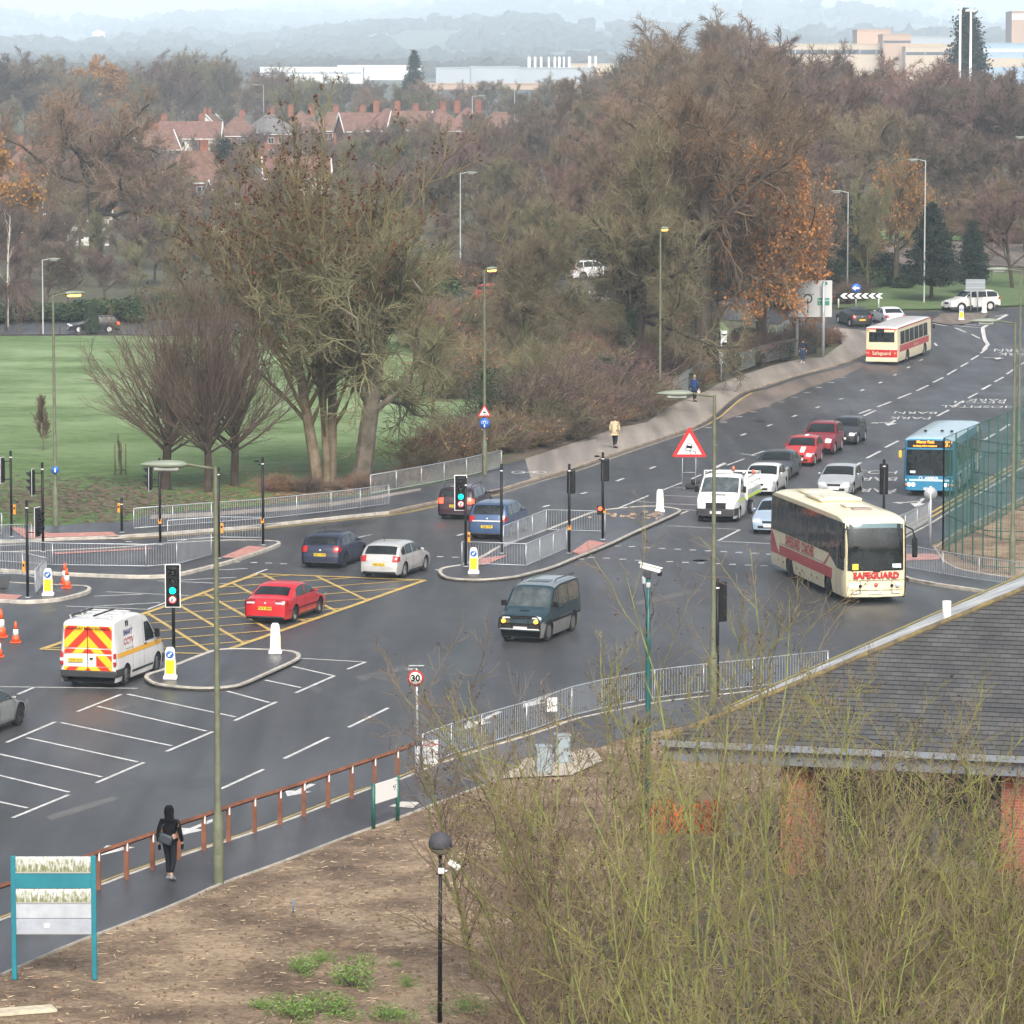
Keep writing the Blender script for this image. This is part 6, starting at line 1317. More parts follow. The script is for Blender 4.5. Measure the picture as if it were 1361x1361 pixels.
# dark left barrier
b = G(3,787)+up12; t = empty("road_works_barrier", b, 0, "dark grey plastic barrier at the left edge of the left island", "barrier"); q = MB(); q.prism([(-.6,.0),(.22,0),(.32,.52),(-.6,.52)], -.05, .05, mat("barrier_grey", (.05,.055,.06)), 'Y'); q.build("panel", None, t); q = MB(); q.box((-.2,0,.03),(.7,.4,.06), RUBBER); q.build("foot", RUBBER, t)
# timber tree guard and bollards at the far edge of the field
b = G(160,634)+Vector((0,0,.1)); t = empty("tree_guard", b, 0, "three thin timber stakes around a young tree on the grass", "tree guard"); q = MB()
TW = mat("stake", (.13,.085,.05), .8)
for x_, y_ in ((-.27,0),(.0,.5),(.28,.05)): q = MB(); q.tube([(x_,y_,0),(x_,y_,1.6)], .03, TW, 5); q.build("stake", TW, t)
q = MB(); q.tube([(-.27,0,.25),(0,.5,.25),(.28,.05,.25),(-.27,0,.25)], .02, TW, 4); q.build("cross_bar", TW, t)
mp_ = None
for i, px in enumerate((4,28,54,79,107)):
    b = G(px,445)+Vector((0,0,.08)); o_ = MB().box((0,0,.28),(.16,.16,.56), mat("bollard_timber", (.06,.045,.03))).build("timber_bollard", None); o_.location = b; tag(o_, "low dark timber bollard in the row at the far edge of the field", "bollard", "timber bollards edging the field")
# ---------------------------------------------------------------- people
def person(b, yaw, Hh, label, coat, trousers, hair=(.02,.015,.012), skin=(.45,.28,.20), stride=.28, shoes=(.02,.02,.02), bulk=1.0, bag=None, coat_len=.0, arms=.12):
    k = Hh/1.78; t = empty("person", b, yaw, label, "person"); t.scale = (k,k,k)
    SK = mat("skin_%d" % int(skin[0]*100), skin, .6); CO = mat("coat_%s" % coat[0], coat[1], .9, var=.15, spec=.1); TR = mat("trousers_%s" % trousers[0], trousers[1], .9, var=.2, spec=.1); HA = mat("hair_%d" % int(hair[0]*100), hair, .9, spec=.1); SH = mat("shoe_%d" % int(shoes[0]*100), shoes, .5)
    def skinned(name, verts, edges, m, parent, lv=2):
        me = bpy.data.meshes.new(name); bm = bmesh.new(); lay = bm.verts.layers.skin.verify(); vs = []
        for i, (p, r) in enumerate(verts):
            q = bm.verts.new(p); q[lay].radius = (r, r) if not isinstance(r, tuple) else r; q[lay].use_root = (i == 0); vs.append(q)
        for a, b_ in edges: bm.edges.new((vs[a], vs[b_]))
        bm.to_mesh(me); bm.free(); o = link(name, me)
        s1 = o.modifiers.new("s", 'SKIN'); s1.use_smooth_shade = True; s2 = o.modifiers.new("d", 'SUBSURF'); s2.levels = lv; s2.render_levels = lv
        dg = bpy.context.evaluated_depsgraph_get(); m2 = bpy.data.meshes.new_from_object(o.evaluated_get(dg)); o.modifiers.clear(); o.data = m2; bpy.data.meshes.remove(me)
        m2.materials.clear(); m2.materials.append(m); o.parent = parent; return o
    s = stride
    # x forward, y left
    hip = {1: (0,.09,.92), -1: (0,-.09,.92)}; knee = {1: (s*.55+.04,.10,.50), -1: (-s*.30+.06,-.10,.50)}; ank = {1: (s,.10,.09), -1: (-s,-.10,.16)}; toe = {1: (s+.17,.12,.05), -1: (-s+.14,-.12,.04)}
    V = [((0,0,.98),.135),((0,0,1.18),.125),((0,0,1.38),.135),((0,0,1.50),.06),((0.01,0,1.60),.055),((.015,0,1.68),.095),((.01,0,1.76),.07)]; E = [(0,1),(1,2),(2,3),(3,4),(4,5),(5,6)]
    for sg in (1,-1):
        n = len(V); V += [(hip[sg],.095),(knee[sg],.062),(ank[sg],.042),(toe[sg],.035)]; E += [(0,n),(n,n+1),(n+1,n+2),(n+2,n+3)]
        n = len(V); sw = -sg*arms; V += [((0,sg*.19,1.42),.062),((sw*.5-.02,sg*.25,1.14),.042),((sw+.05,sg*.25,.90),.030),((sw+.07,sg*.24,.83),.034)]; E += [(2,n),(n,n+1),(n+1,n+2),(n+2,n+3)]
        for j, (dx, L_) in enumerate(((.03,.075),(.012,.085),(-.008,.08),(-.025,.065))):
            n2 = len(V); V += [((sw+.07+dx,sg*.245,.80),.010),((sw+.08+dx,sg*.235,.80-L_),.008)]; E += [(n+3,n2),(n2,n2+1)]
        n2 = len(V); V += [((sw+.10,sg*.22,.80),.010)]; E += [(n+3,n2)]
    body = skinned("body", V, E, SK, t)
    V = [((0,0,.99+coat_len*-.5),.165*bulk),((0,0,1.18),.145*bulk),((0,0,1.36),.155*bulk),((0,0,1.49),.09)]; E = [(0,1),(1,2),(2,3)]
    if coat_len: V.append(((0,0,.98-coat_len),.16*bulk)); E.append((0,4))
    for sg in (1,-1):
        n = len(V); sw = -sg*arms; V += [((0,sg*.20,1.42),.078*bulk),((sw*.5-.02,sg*.26,1.14),.060*bulk),((sw+.045,sg*.255,.92),.048*bulk)]; E += [(2,n),(n,n+1),(n+1,n+2)]
    skinned("jacket", V, E, CO, t)
    V = [((0,0,.98),.14)]; E = []
    for sg in (1,-1): n = len(V); V += [(hip[sg],.108),(knee[sg],.076),((ank[sg][0],ank[sg][1],ank[sg][2]+.03),.058)]; E += [(0,n),(n,n+1),(n+1,n+2)]
    skinned("trousers", V, E, TR, t)
    for sg in (1,-1):
        q = MB(); a = Vector(ank[sg]); tt = Vector(toe[sg]); ang = math.atan2(a.z-.05-(tt.z-.0), (tt-a).x); q.box((a+tt)/2+Vector((.0,0,-.035)), (.28,.10,.09), SH, R=Matrix.Rotation(ang*.8, 3, 'Y'), bev=.03); q.build("shoe", SH, t)
    q = MB(); q.lathe([(.001,.135),(.06,.122),(.098,.07),(.108,.0),(.10,-.06),(.075,-.10)], HA, 16, 'Z', (-.008,0,1.675)); q.build("hair", HA, t)
    # face
    q = MB(); q.box((.108,0,1.665),(.03,.022,.035), SK, bev=.008); [q.lathe([(.001,.012),(.012,.008),(.014,0)], HA, 8, 'X', (.098,s_*.033,1.69)) for s_ in (1,-1)]; q.box((.102,0,1.63),(.01,.045,.01), mat("lips", (.35,.12,.10)), bev=.003)
    for s_ in (1,-1): q.box((.0,s_*.106,1.67),(.035,.018,.06), SK, bev=.008)
    q.build("face", SK, t)
    if bag == 'shoulder':
        BM = mat("bag_slate", (.035,.045,.055), .6); q = MB(); q.box((-.17,.03,1.02),(.12,.34,.24), BM, rz=0, R=Matrix.Rotation(.3, 3, 'X'), bev=.04); bo = q.build("shoulder_bag", BM, t); q = MB(); q.tube([(-.17,.2,1.1),(-.12,.12,1.35),(0,-.12,1.54),(.10,-.05,1.4),(.14,.15,1.15)], .014, BM, 5); q.build("strap", BM, bo)
    if bag == 'backpack':
        BM = mat("pack_black", (.015,.016,.02), .7); q = MB(); q.box((-.19,0,1.25),(.16,.30,.42), BM, bev=.06); q.build("backpack", BM, t)
    if bag == 'carrier':
        q = MB(); q.box((.0,-.32,.58),(.30,.10,.36), mat("carrier_bag", (.62,.52,.42), .6), bev=.03); q.tube([(-.06,-.32,.75),(0,-.29,.88),(.06,-.32,.75)], .008, WPAINT, 4); q.build("carrier_bag", None, t)
    if bag in ('hood','shoulder'):
        q = MB(); q.lathe([(.001,.148),(.07,.135),(.112,.07),(.122,0),(.118,-.07),(.105,-.13),(.12,-.19),(.17,-.25)], CO, 16, 'Z', (-.022,0,1.675)); q.build("hood", CO, t)
        for sg in (1,-1): q = MB(); q.box((-sg*arms+.07,sg*.245,.80), (.09,.06,.15), CO, bev=.025); q.build("glove", CO, t)
    return t
away = (G(338,1113)-G(237,1148)); yw = math.atan2(away.y, away.x)
p = person(G(226,1176)+up12, math.radians(72), 1.80, "person in black walking along the near footpath with a slate shoulder bag", ("black",(.004,.004,.005)), ("dark_jeans",(.012,.014,.020)), bag='shoulder', shoes=(.2,.2,.2), stride=.16)
person(G(817,598.5)+up12, math.radians(62), 1.76, "person in a beige jacket walking away on the far footpath", ("beige",(.52,.42,.27)), ("black2",(.02,.02,.025)), hair=(.12,.09,.07), stride=.12, coat_len=.10, bulk=1.25, arms=.05)
person(G(923,536.5)+up12, math.radians(60), 1.72, "person in a navy coat holding a pale carrier bag near the palisade fence", ("navy",(.02,.04,.12)), ("black2",(.02,.02,.025)), hair=(.3,.2,.14), stride=.10, coat_len=.08, bulk=1.2, bag='carrier')
person(G(1067,484.5)+up12, math.radians(-100), 1.78, "person in dark clothes with a white scarf walking near the big direction board", ("dark",(.015,.018,.03)), ("denim",(.03,.05,.11)), hair=(.02,.02,.02), stride=.14, bag='backpack', shoes=(.5,.5,.5), bulk=1.15)
# ---------------------------------------------------------------- buildings
def win(parent, c, w_, hh, n_axis, frame_m=WPAINT, gl=GLASS, bars=1):
    """window facing -Y local, c centre on the wall plane"""
    q = MB(); x, y, z = c; d = .06
    q.box((x,y-.02,z+hh/2),(w_+.1,d,.07), frame_m); q.box((x,y-.04,z-hh/2),(w_+.16,d+.06,.08), frame_m)
    for i in range(bars+2): q.box((x-w_/2+w_*i/(bars+1),y-.02,z),(.06,d,hh-.08), frame_m)
    f = q.build("window", frame_m, parent); q = MB(); q.box((x,y-.01,z),(w_-.02,.02,hh-.02), gl); q.build("pane", gl, f)
BRK = mat("brick_red", (.22,.085,.05), .9, var=.3, scale=1.5); REND = mat("render_cream", (.55,.52,.45), .9, var=.1); REND2 = mat("render_white", (.68,.67,.64), .9, var=.08)
TILE = mat("roof_tile", (.15,.078,.058), .9, var=.3, scale=1.2, rnd=.06); TILE2 = mat("roof_slate", (.13,.12,.12), .8, var=.2, scale=1.2, rnd=.2)
def house(px, D, rz, Wd, Dp, eave, ridge, label, kind='hip', wall=BRK, roof=TILE, chim=1, grp="red-roofed houses among the bare trees"):
    b = XD(px, D); t = empty("house", b, rz, label, "house", grp); q = MB()
    q.box((0,0,eave/2-.5),(Wd,Dp,eave+1), wall)
    if kind == 'gable':
        for s_ in (1,-1): q.prism([(-Dp/2,eave),(Dp/2,eave),(0,ridge-.15)], s_*Wd/2-.15*(s_ > 0), s_*Wd/2+.15*(s_ < 0), wall, 'X')
    q.build("wall", wall, t); q = MB(); e = .45
    if kind == 'hip':
        A = [Vector((-Wd/2-e,-Dp/2-e,eave)),Vector((Wd/2+e,-Dp/2-e,eave)),Vector((Wd/2+e,Dp/2+e,eave)),Vector((-Wd/2-e,Dp/2+e,eave))]; rl = max(.3, Wd/2-Dp/2*.9)
        R1, R2 = Vector((-rl,0,ridge)), Vector((rl,0,ridge))
        q.face([A[0],A[1],R2,R1]); q.face([A[1],A[2],R2]); q.face([A[2],A[3],R1,R2]); q.face([A[3],A[0],R1]); q.face([A[3],A[2],A[1],A[0]])
    else:
        for s_ in (1,-1): q.face([(-Wd/2-e,s_*(Dp/2+e),eave-.25),(Wd/2+e,s_*(Dp/2+e),eave-.25),(Wd/2+e,0,ridge),(-Wd/2-e,0,ridge)][::s_])
        q.face([(-Wd/2-e,-(Dp/2+e),eave-.3),(Wd/2+e,-(Dp/2+e),eave-.3),(Wd/2+e,(Dp/2+e),eave-.3),(-Wd/2-e,(Dp/2+e),eave-.3)])
    rf = q.build("roof", roof, t, normals=False)
    q = MB(); q.box((0,-Dp/2-e-.03,eave-.18),(Wd+.9,.12,.16), WPAINT); q.build("gutter", WPAINT, t)
    if kind == 'gable':
        q = MB()
        for s_ in (1,-1):
            for g_ in (1,-1): q.tube([(s_*(Wd/2+e+.03),g_*(Dp/2+e),eave-.3),(s_*(Wd/2+e+.03),0,ridge-.02)], .12, WPAINT, 4)
        q.build("barge_board", WPAINT, t)
    for i in range(chim):
        q = MB(); x_ = (-.25+.5*i)*Wd if chim > 1 else .1*Wd; q.box((x_,.6,ridge+.2),(1.3,.75,2.6), BRK); q.box((x_,.6,ridge+1.5),(1.45,.9,.18), BRK); c_ = q.build("chimney", BRK, rf)
        q = MB(); [q.lathe([(.001,0),(.15,0),(.11,.45),(.001,.45)], mat("pot", (.35,.15,.08)), 8, 'Z', (x_+d_,.6,ridge+1.55)) for d_ in (-.35,.35)]; q.build("chimney_pot", None, c_) if 0 else q.bm.free()
    for fz in (1.3, 3.9):
        if fz+.8 > eave: continue
        for x_ in (-.3,.0,.3): win(t, (x_*Wd,-Dp/2-.02,fz), 1.5, 1.15, 0)
    if kind == 'gable':
        T = Matrix.Rotation(math.pi/2, 4, 'Z')
    return t
hs = [(262,600,.25,13,10,5.2,9.8,'hip',BRK,1,"large brown hipped-roof house in the gap left of the big multi-stemmed tree"),
 (150,640,-.2,11,9,5.2,9,'hip',BRK,1,"red-tiled house behind the crooked oak on the left"),(95,600,.3,11,9,5.0,8.5,'gable',REND,1,"cream gabled house just left of the crooked oak"),(50,690,.1,11,9,5.2,8.8,'hip',BRK,2,"red-roofed house at the far left behind the yellow tree"),
 (205,780,.5,8,7,5.2,9,'gable',REND,1,"white gabled house right of the crooked oak crown"),(282,900,1.35,7,7.5,5.2,9.0,'gable',REND2,2,"house with a white gable facing the viewer above the brown hipped roof"),(245,850,.0,16,8,5.2,8.8,'gable',REND,2,"long red-roofed terrace left of the white gable"),
 (318,860,.2,9,8,5.2,9,'hip',BRK,1,"red-roofed house behind the dark evergreen, left of the pale roof"),(360,860,.7,9,8,5.4,9.6,'hip',BRK,1,"house with a pale sheeted roof in the middle of the roof row"),(402,870,.1,9,9,5.4,9.6,'hip',BRK,2,"red hipped house right of the pale sheeted roof"),
 (442,880,-.1,9,8,5.2,9.2,'hip',BRK,1,"red hipped house, third after the pale sheeted roof"),(478,860,.3,8,8,5.2,9.2,'gable',BRK,1,"narrow red house with a bright brick chimney left of the middle terrace"),(515,850,.1,9,9,5.4,10,'hip',BRK,2,"red hipped house with twin chimneys in the middle terrace"),
 (548,845,-.2,8,8,5.4,9.4,'gable',BRK,1,"red gabled house in the middle terrace below the dark conifer"),(585,830,.5,9,9,5.4,9.8,'hip',BRK,1,"red hipped house near the right end of the terrace"),(622,850,.0,9,9,5.4,9.8,'hip',BRK,2,"red hipped house, last but one on the right of the terrace"),(665,840,.2,11,9,5.2,9,'hip',BRK,0,"plain brown hipped house ending the terrace on the right"),
 (20,540,.2,12,9,5,8.5,'hip',BRK,1,"dark red-roofed house at the left edge below the yellow tree"),(105,520,.1,8,7,4.2,7.0,'gable',REND2,0,"small white house half hidden by the twigs below the crooked oak"),(395,575,.1,9,7,4.6,7.6,'gable',REND2,0,"white-walled house glimpsed through the big multi-stemmed tree"),(322,520,.4,8,7,4.2,7.0,'gable',REND,0,"cream house glimpsed behind the left edge of the big multi-stemmed tree")]
for px, D, rz, Wd, Dp, ev, rg, kd, wl, ch, lb in hs:
    house(px, D, rz, Wd, Dp, ev, rg, lb, kd, wl, TILE2 if px == 360 else TILE, ch)
# far sheds and campus
def shed(px0, px1, D, ytop, yb, m, label, rows=0, gm=GLASS, roofm=None, stripe=None, dp=30, cat="building"):
    xa, xb = (px0-CX)/F*D, (px1-CX)/F*D; c = Vector(((xa+xb)/2, D+dp/2, h((xa+xb)/2, D))); t = empty("building", (c.x, D, c.z), 0, label, cat)
    zt_ = H+D*(YH-ytop)/F-c.z; zb_ = H+D*(YH-yb)/F-c.z; zb_ = -4
    q = MB(); q.box((0,dp/2,(zt_+zb_)/2),(xb-xa,dp,zt_-zb_), m); q.build("wall", m, t); q = MB(); q.box((0,dp/2,zt_+.15),(xb-xa+.6,dp+.6,.5), roofm or m); q.build("roof", roofm or m, t)
    for (y0, y1, mm) in (stripe or []):
        za, zc_ = H+D*(YH-y1)/F-c.z, H+D*(YH-y0)/F-c.z; q = MB(); q.box((0,-.08,(za+zc_)/2),((xb-xa)*.985,.16,zc_-za), mm); wn = q.build("window_band", mm, t); q = MB(); n_ = int((xb-xa)/9)
        for i in range(n_+1): q.box((xa+(xb-xa)*i/n_-(xa+xb)/2,-.18,(za+zc_)/2),(.4,.1,zc_-za), m)
        q.build("mullion", m, wn)
    return t
WH = mat("far_white", (.75,.76,.76), .7, var=.05); GRB = mat("far_grey", (.36,.40,.44), .7, var=.08); TAN = mat("far_tan", (.45,.31,.22), .85, var=.1); TAN2 = mat("far_tan_light", (.52,.42,.30), .85, var=.1); DKG = mat("far_window", (.05,.06,.08), .3)
shed(348,483,2250,90.5,108,WH,"long low white warehouse on the skyline left of the dark conifer", stripe=[(96,99,GRB)]); shed(450,560,2550,88,106,WH,"low white sheds on the skyline just left of the dark conifer")
shed(580,625,2025,91,111,GRB,"pale grey shed right of the dark conifer"); shed(625,690,2040,89.5,111,GRB,"middle grey shed of the wide warehouse row"); shed(690,792,2055,91,111,GRB,"long grey shed below the white silos")
shed(550,860,1875,112,135,TAN,"long orange-brown shed below the grey sheds", stripe=[(121,128,DKG)]); shed(755,815,2250,86,100,TAN2,"low tan building right of the white silos")
shed(990,1290,2250,60,90,TAN2,"long tan campus building with dark window band right of the tall bare trees", stripe=[(67,73,DKG)]); shed(1136,1180,2280,41,62,TAN,"upper tan block on the roof line of the campus building"); shed(1170,1207,2235,47,84,TAN,"square tan tower block of the campus building", stripe=[(55,58,DKG)]) 
shed(1300,1400,2175,59,92,mat("far_blue", (.30,.42,.55), .5),"blue-grey glazed building at the right behind the lamp masts", stripe=[(66,70,WH),(78,90,TAN2)]); shed(1340,1400,2400,17,60,TAN,"tall tan block at the upper right corner", stripe=[(20,28,WH)]); shed(1200,1300,2550,50,62,GRB,"grey plant rooms on the skyline beside the dark cypress"); shed(1200,1252,2220,63,86,TAN2,"tan wing right of the square tower block", stripe=[(70,74,DKG)])
shed(1190,1290,1020,118,128,BRK,"low brick houses behind the right-hand wood") if 0 else None
for i, (px, w_) in enumerate(((703,5),(711,4),(719,4),(729,3),(737,4),(743,4),(749,3),(756,4),(783,5),(791,4))):
    D = 2220; b = XD(px, D); zt_ = height_px(b, 74 if i > 7 else 75); zb_ = height_px(b, 95); q = MB(); q.lathe([(.001,zb_-12),(w_*.17,zb_-12),(w_*.17,zt_-.6),(.001,zt_)], WH, 10); o = q.build("silo", WH); o.location = b; tag(o, "slim white silo standing on the skyline above the grey sheds", "silo", "white silos in a row on the skyline")
b = XD(128, 6000); t = empty("white_villa", b, 0, "tiny white villa on the hazy hillside at the upper left", "building"); q = MB(); q.box((0,0,4),(44,10,13), WH); q.box((8,0,17),(18,9,12), WH); q.build("wall", WH, t); q = MB(); q.prism([(-2,23),(18,23),(8,27)], -5, 5, WH, 'Y'); q.build("roof", WH, t)
rr = random.Random(3)
for i in range(16):
    D = rr.uniform(4500,9500); px = rr.uniform(20,900); b = XD(px, D); t = empty("distant_house", b, rr.uniform(0,3), "tiny pale house far off on the hazy hillside", "house", "tiny houses on the hazy hillside"); q = MB(); q.box((0,0,2.5),(10,8,5+rr.random()*3), WH); q.build("wall", WH, t); q = MB(); q.prism([(-4.5,5),(4.5,5),(0,8)], -5.5, 5.5, TILE2, 'X'); q.build("roof", TILE2, t)
# pylon
b = XD(637, 5500); t = empty("pylon", b, 0, "faint electricity pylon on the hazy hillside", "pylon"); q = MB(); GM = mat("pylon_grey", (.18,.2,.22), .6); Ht = height_px(b, 20)
lev = [(0,5),(Ht*.3,3.2),(Ht*.6,1.6),(Ht*.85,1.2),(Ht,.2)]
for (z0_, w0), (z1_, w1) in zip(lev, lev[1:]):
    for sx_ in (1,-1):
        for sy_ in (1,-1): q.tube([(sx_*w0,sy_*w0,z0_),(sx_*w1,sy_*w1,z1_)], .22, GM, 4)
        q.tube([(sx_*w0,-w0,z0_),(-sx_*w1,-w1,z1_)], .16, GM, 4)
q.build("lattice_tower", GM, t)
for z_, w_ in ((.66,7),(.78,8.5),(.90,6)): q = MB(); q.tube([(-w_,0,Ht*z_),(0,0,Ht*z_+1),(w_,0,Ht*z_)], .22, GM, 4); q.build("cross_arm", GM, t)
# lamp masts
for px, yt, lb in ((1272,5,"tall white floodlight mast beside the dark cypress, left of the pair"),(1286,15,"tall white floodlight mast beside the dark cypress, right of the pair")):
    b = XD(px, 640); t = empty("floodlight_mast", b, 0, lb, "lamp mast", "tall white floodlight masts"); Ht = height_px(b, yt); q = MB(); q.tube([(0,0,0),(0,0,Ht)], [.30,.16], WH, 8); q.build("mast", WH, t); q = MB(); q.box((0,0,Ht+.1),(1.8,.5,.3), WH, bev=.05); q.build("lamp_head", WH, t)

# ---------------------------------------------------------------- slate-roofed building
phi = math.radians(16.4); e_ = Vector((math.cos(phi),-math.sin(phi),0)); n_ = Vector((math.sin(phi), math.cos(phi),0)); ze = 3.4; D1 = F*(H-ze)/(988-YH)
C = Vector(((885-CX)/F*D1, D1, ze)); tanp = .405
SL = mat("slate", (.09,.09,.1), .5)
def slate(m):
    n = m.node_tree; P = n.nodes["Principled BSDF"]; L = n.links.new; uv = n.nodes.new("ShaderNodeUVMap"); br = n.nodes.new("ShaderNodeTexBrick")
    br.inputs["Scale"].default_value = 1; br.inputs["Brick Width"].default_value = .30; br.inputs["Row Height"].default_value = .22; br.inputs["Mortar Size"].default_value = .008; br.inputs["Mortar Smooth"].default_value = .1
    br.inputs["Color1"].default_value = (.062,.063,.066,1); br.inputs["Color2"].default_value = (.088,.088,.089,1); br.inputs["Mortar"].default_value = (.022,.022,.024,1); L(uv.outputs[0], br.inputs[0])
    no = n.nodes.new("ShaderNodeTexNoise"); no.inputs["Scale"].default_value = 1.2; no.inputs["Detail"].default_value = 6; L(uv.outputs[0], no.inputs[0]); r = n.nodes.new("ShaderNodeValToRGB"); r.color_ramp.elements[0].position = .35; r.color_ramp.elements[1].position = .65; r.color_ramp.elements[0].color = (.8,.8,.78,1); r.color_ramp.elements[1].color = (1.2,1.18,1.15,1); L(no.outputs[0], r.inputs[0])
    mx = n.nodes.new("ShaderNodeMix"); mx.data_type = 'RGBA'; mx.blend_type = 'MULTIPLY'; mx.inputs[0].default_value = 1; L(br.outputs[0], mx.inputs[6]); L(r.outputs[0], mx.inputs[7]); L(mx.outputs[2], P.inputs["Base Color"])
    b_ = n.nodes.new("ShaderNodeBump"); b_.inputs["Strength"].default_value = .8; b_.inputs["Distance"].default_value = .02; b_.invert = True; L(br.outputs["Fac"], b_.inputs["Height"]); L(b_.outputs[0], P.inputs["Normal"])
slate(SL)
t = empty("slate_roofed_building", C*1.0-Vector((0,0,ze)), 0, "low brick building with a grey slate hipped roof behind the bare shrubs", "building"); o = t.location.copy(); o = Vector((C.x, C.y, 0))
def rp(s_, u): return C-o+e_*s_+n_*u+Vector((0,0,u*tanp))
# front slope courses: overlapping rows of slates as real steps
q = MB(); uvs = []; rowh = .22/math.sqrt(1+tanp*tanp); Lr = 24.0; nrow = 46
bm = q.bm; uvl = bm.loops.layers.uv.new("UVMap"); ov = (n_*0-Vector((0,0,0)))
nrm = Vector((-n_.x*tanp, -n_.y*tanp, 1)).normalized()
for k in range(nrow):
    u0, u1 = k*rowh, (k+1)*rowh; s0, s1 = u0, u1
    A = rp(s0-.0,u0)+nrm*.014; B = rp(Lr,u0)+nrm*.014; Cc = rp(Lr,u1)+nrm*.002; Dd = rp(s1,u1)+nrm*.002
    f = bm.faces.new([bm.verts.new(p) for p in (A,B,Cc,Dd)])
    for lp, (us, vs_) in zip(f.loops, ((s0,k*.22),(Lr,k*.22),(Lr,(k+1)*.22-.001),(s1,(k+1)*.22-.001))): lp[uvl].uv = (us+(k % 2)*.0, vs_)
    A2 = rp(s0,u0)-nrm*.0; B2 = rp(Lr,u0)-nrm*.0
    f = bm.faces.new([bm.verts.new(p) for p in (A2,B2,B,A)])
    for lp in f.loops: lp[uvl].uv = (0,0)
q.mats = [SL]; q.build("slate_roof", SL, t, normals=False)
# wet far slope beyond the hip, its white sky sheen painted in as colour
N2 = Vector((-e_.x*tanp, -e_.y*tanp, 1)).normalized()
def onplane(px, py):
    dx, dy, dz = ray(px, py); d = Vector((dx,dy,dz)); O = Vector((0,0,H)); k = (C-O).dot(N2)/d.dot(N2); return O+d*k-o
def hip(u): return rp(u,u)
q = MB(); SHEEN = mat("wet_sky_sheen", (.75,.75,.75), .30, scale=1.1, col2=(.20,.20,.21), coord='Object')
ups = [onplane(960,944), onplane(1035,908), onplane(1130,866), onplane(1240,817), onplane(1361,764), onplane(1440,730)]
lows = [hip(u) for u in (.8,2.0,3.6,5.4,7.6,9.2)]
q.grid([[a-N2*.02, b_-N2*.02] for a, b_ in zip(lows, ups)], SHEEN, smooth=False); q.build("far_slope", SHEEN, t)
MOSS2 = mat("mossy_ridge", (.20,.15,.055), .9, col2=(.075,.062,.05), scale=2.6, bump=.5)
q = MB(); q.tube([hip(u)+Vector((0,0,.03)) for u in np.linspace(-.1,10,26)], .075, MOSS2, 8); q.build("ridge_tiles", MOSS2, t)
q = MB(); q.tube([p+Vector((0,0,.02)) for p in ups], .03, mat("verge_moss", (.16,.15,.10), .9, col2=(.20,.18,.05), scale=3), 6); q.build("verge_edge", None, t)
FAS = mat("fascia", (.20,.225,.26), .55); q = MB()
def along(s_, dn, dz): return C-o+e_*s_-n_*dn+Vector((0,0,dz))
q.grid([[along(s_,.16,.02),along(s_,.16,-.14),along(s_,.05,-.16),along(s_,.0,-.16),along(s_,.0,-.02),along(s_,.12,-.02),along(s_,.16,.02)] for s_ in (-.1,8,16,Lr)], FAS, smooth=False); q.build("gutter", FAS, t)
q = MB(); q.grid([[along(s_,-.02,-.15),along(s_,-.02,-.50),along(s_,-.9,-.52)] for s_ in (0,8,16,Lr)], mat("fascia_board", (.15,.165,.19), .6), smooth=False); q.build("fascia_board", None, t)
BRC = mat("orange_brick", (.36,.085,.04), .85)
def brickm(m, c1, c2, mort):
    n = m.node_tree; P = n.nodes["Principled BSDF"]; L = n.links.new; tc = n.nodes.new("ShaderNodeTexCoord"); mp = n.nodes.new("ShaderNodeMapping"); mp.inputs["Rotation"].default_value = (math.pi/2, 0, 0); br = n.nodes.new("ShaderNodeTexBrick"); br.inputs["Scale"].default_value = 1; br.inputs["Brick Width"].default_value = .225; br.inputs["Row Height"].default_value = .075; br.inputs["Mortar Size"].default_value = .008
    br.inputs["Color1"].default_value = (*c1,1); br.inputs["Color2"].default_value = (*c2,1); br.inputs["Mortar"].default_value = (*mort,1); L(tc.outputs["Object"], mp.inputs[0]); L(mp.outputs[0], br.inputs[0]); L(br.outputs[0], P.inputs["Base Color"])
brickm(BRC, (.40,.09,.04), (.28,.06,.035), (.25,.2,.16))
for s_ in (3.1, 8.5, 14.0):
    q = MB(); q.box(along(s_,-.9,-1.95)+n_*.0, (.62,.62,2.9), BRC, rz=-phi); q.build("brick_pier", BRC, t)
q = MB(); q.box(along(13.6,-2.2,-1.95),(20,.3,2.9), mat('dark_wall', (.20,.19,.17), .8, var=.3), rz=-phi) ; q.build("brick_wall", BRC, t)
FRM = mat('frame_grey', (.16,.17,.17), .5)
for i in range(9):
    q = MB(); q.box(along(4.4+i*1.35,-2.0,-1.75),(1.2,.06,2.3), FRM, rz=-phi); w_ = q.build("window", FRM, t); q = MB(); q.box(along(4.4+i*1.35,-1.96,-1.75),(1.08,.06,2.15), GLASSL, rz=-phi); q.build("pane", GLASS, w_)
q = MB(); q.box(along(3.4,-6,-1.8),(.3,10,3.0), BRC, rz=-phi); q.build("side_wall", BRC, t)
q = MB(); b = hip(6.1)+Vector((-.2,.5,-.25)); q.tube([b, b+Vector((0,0,.62))], .11, WPAINT, 12); q.build("vent_pipe", WPAINT, t)
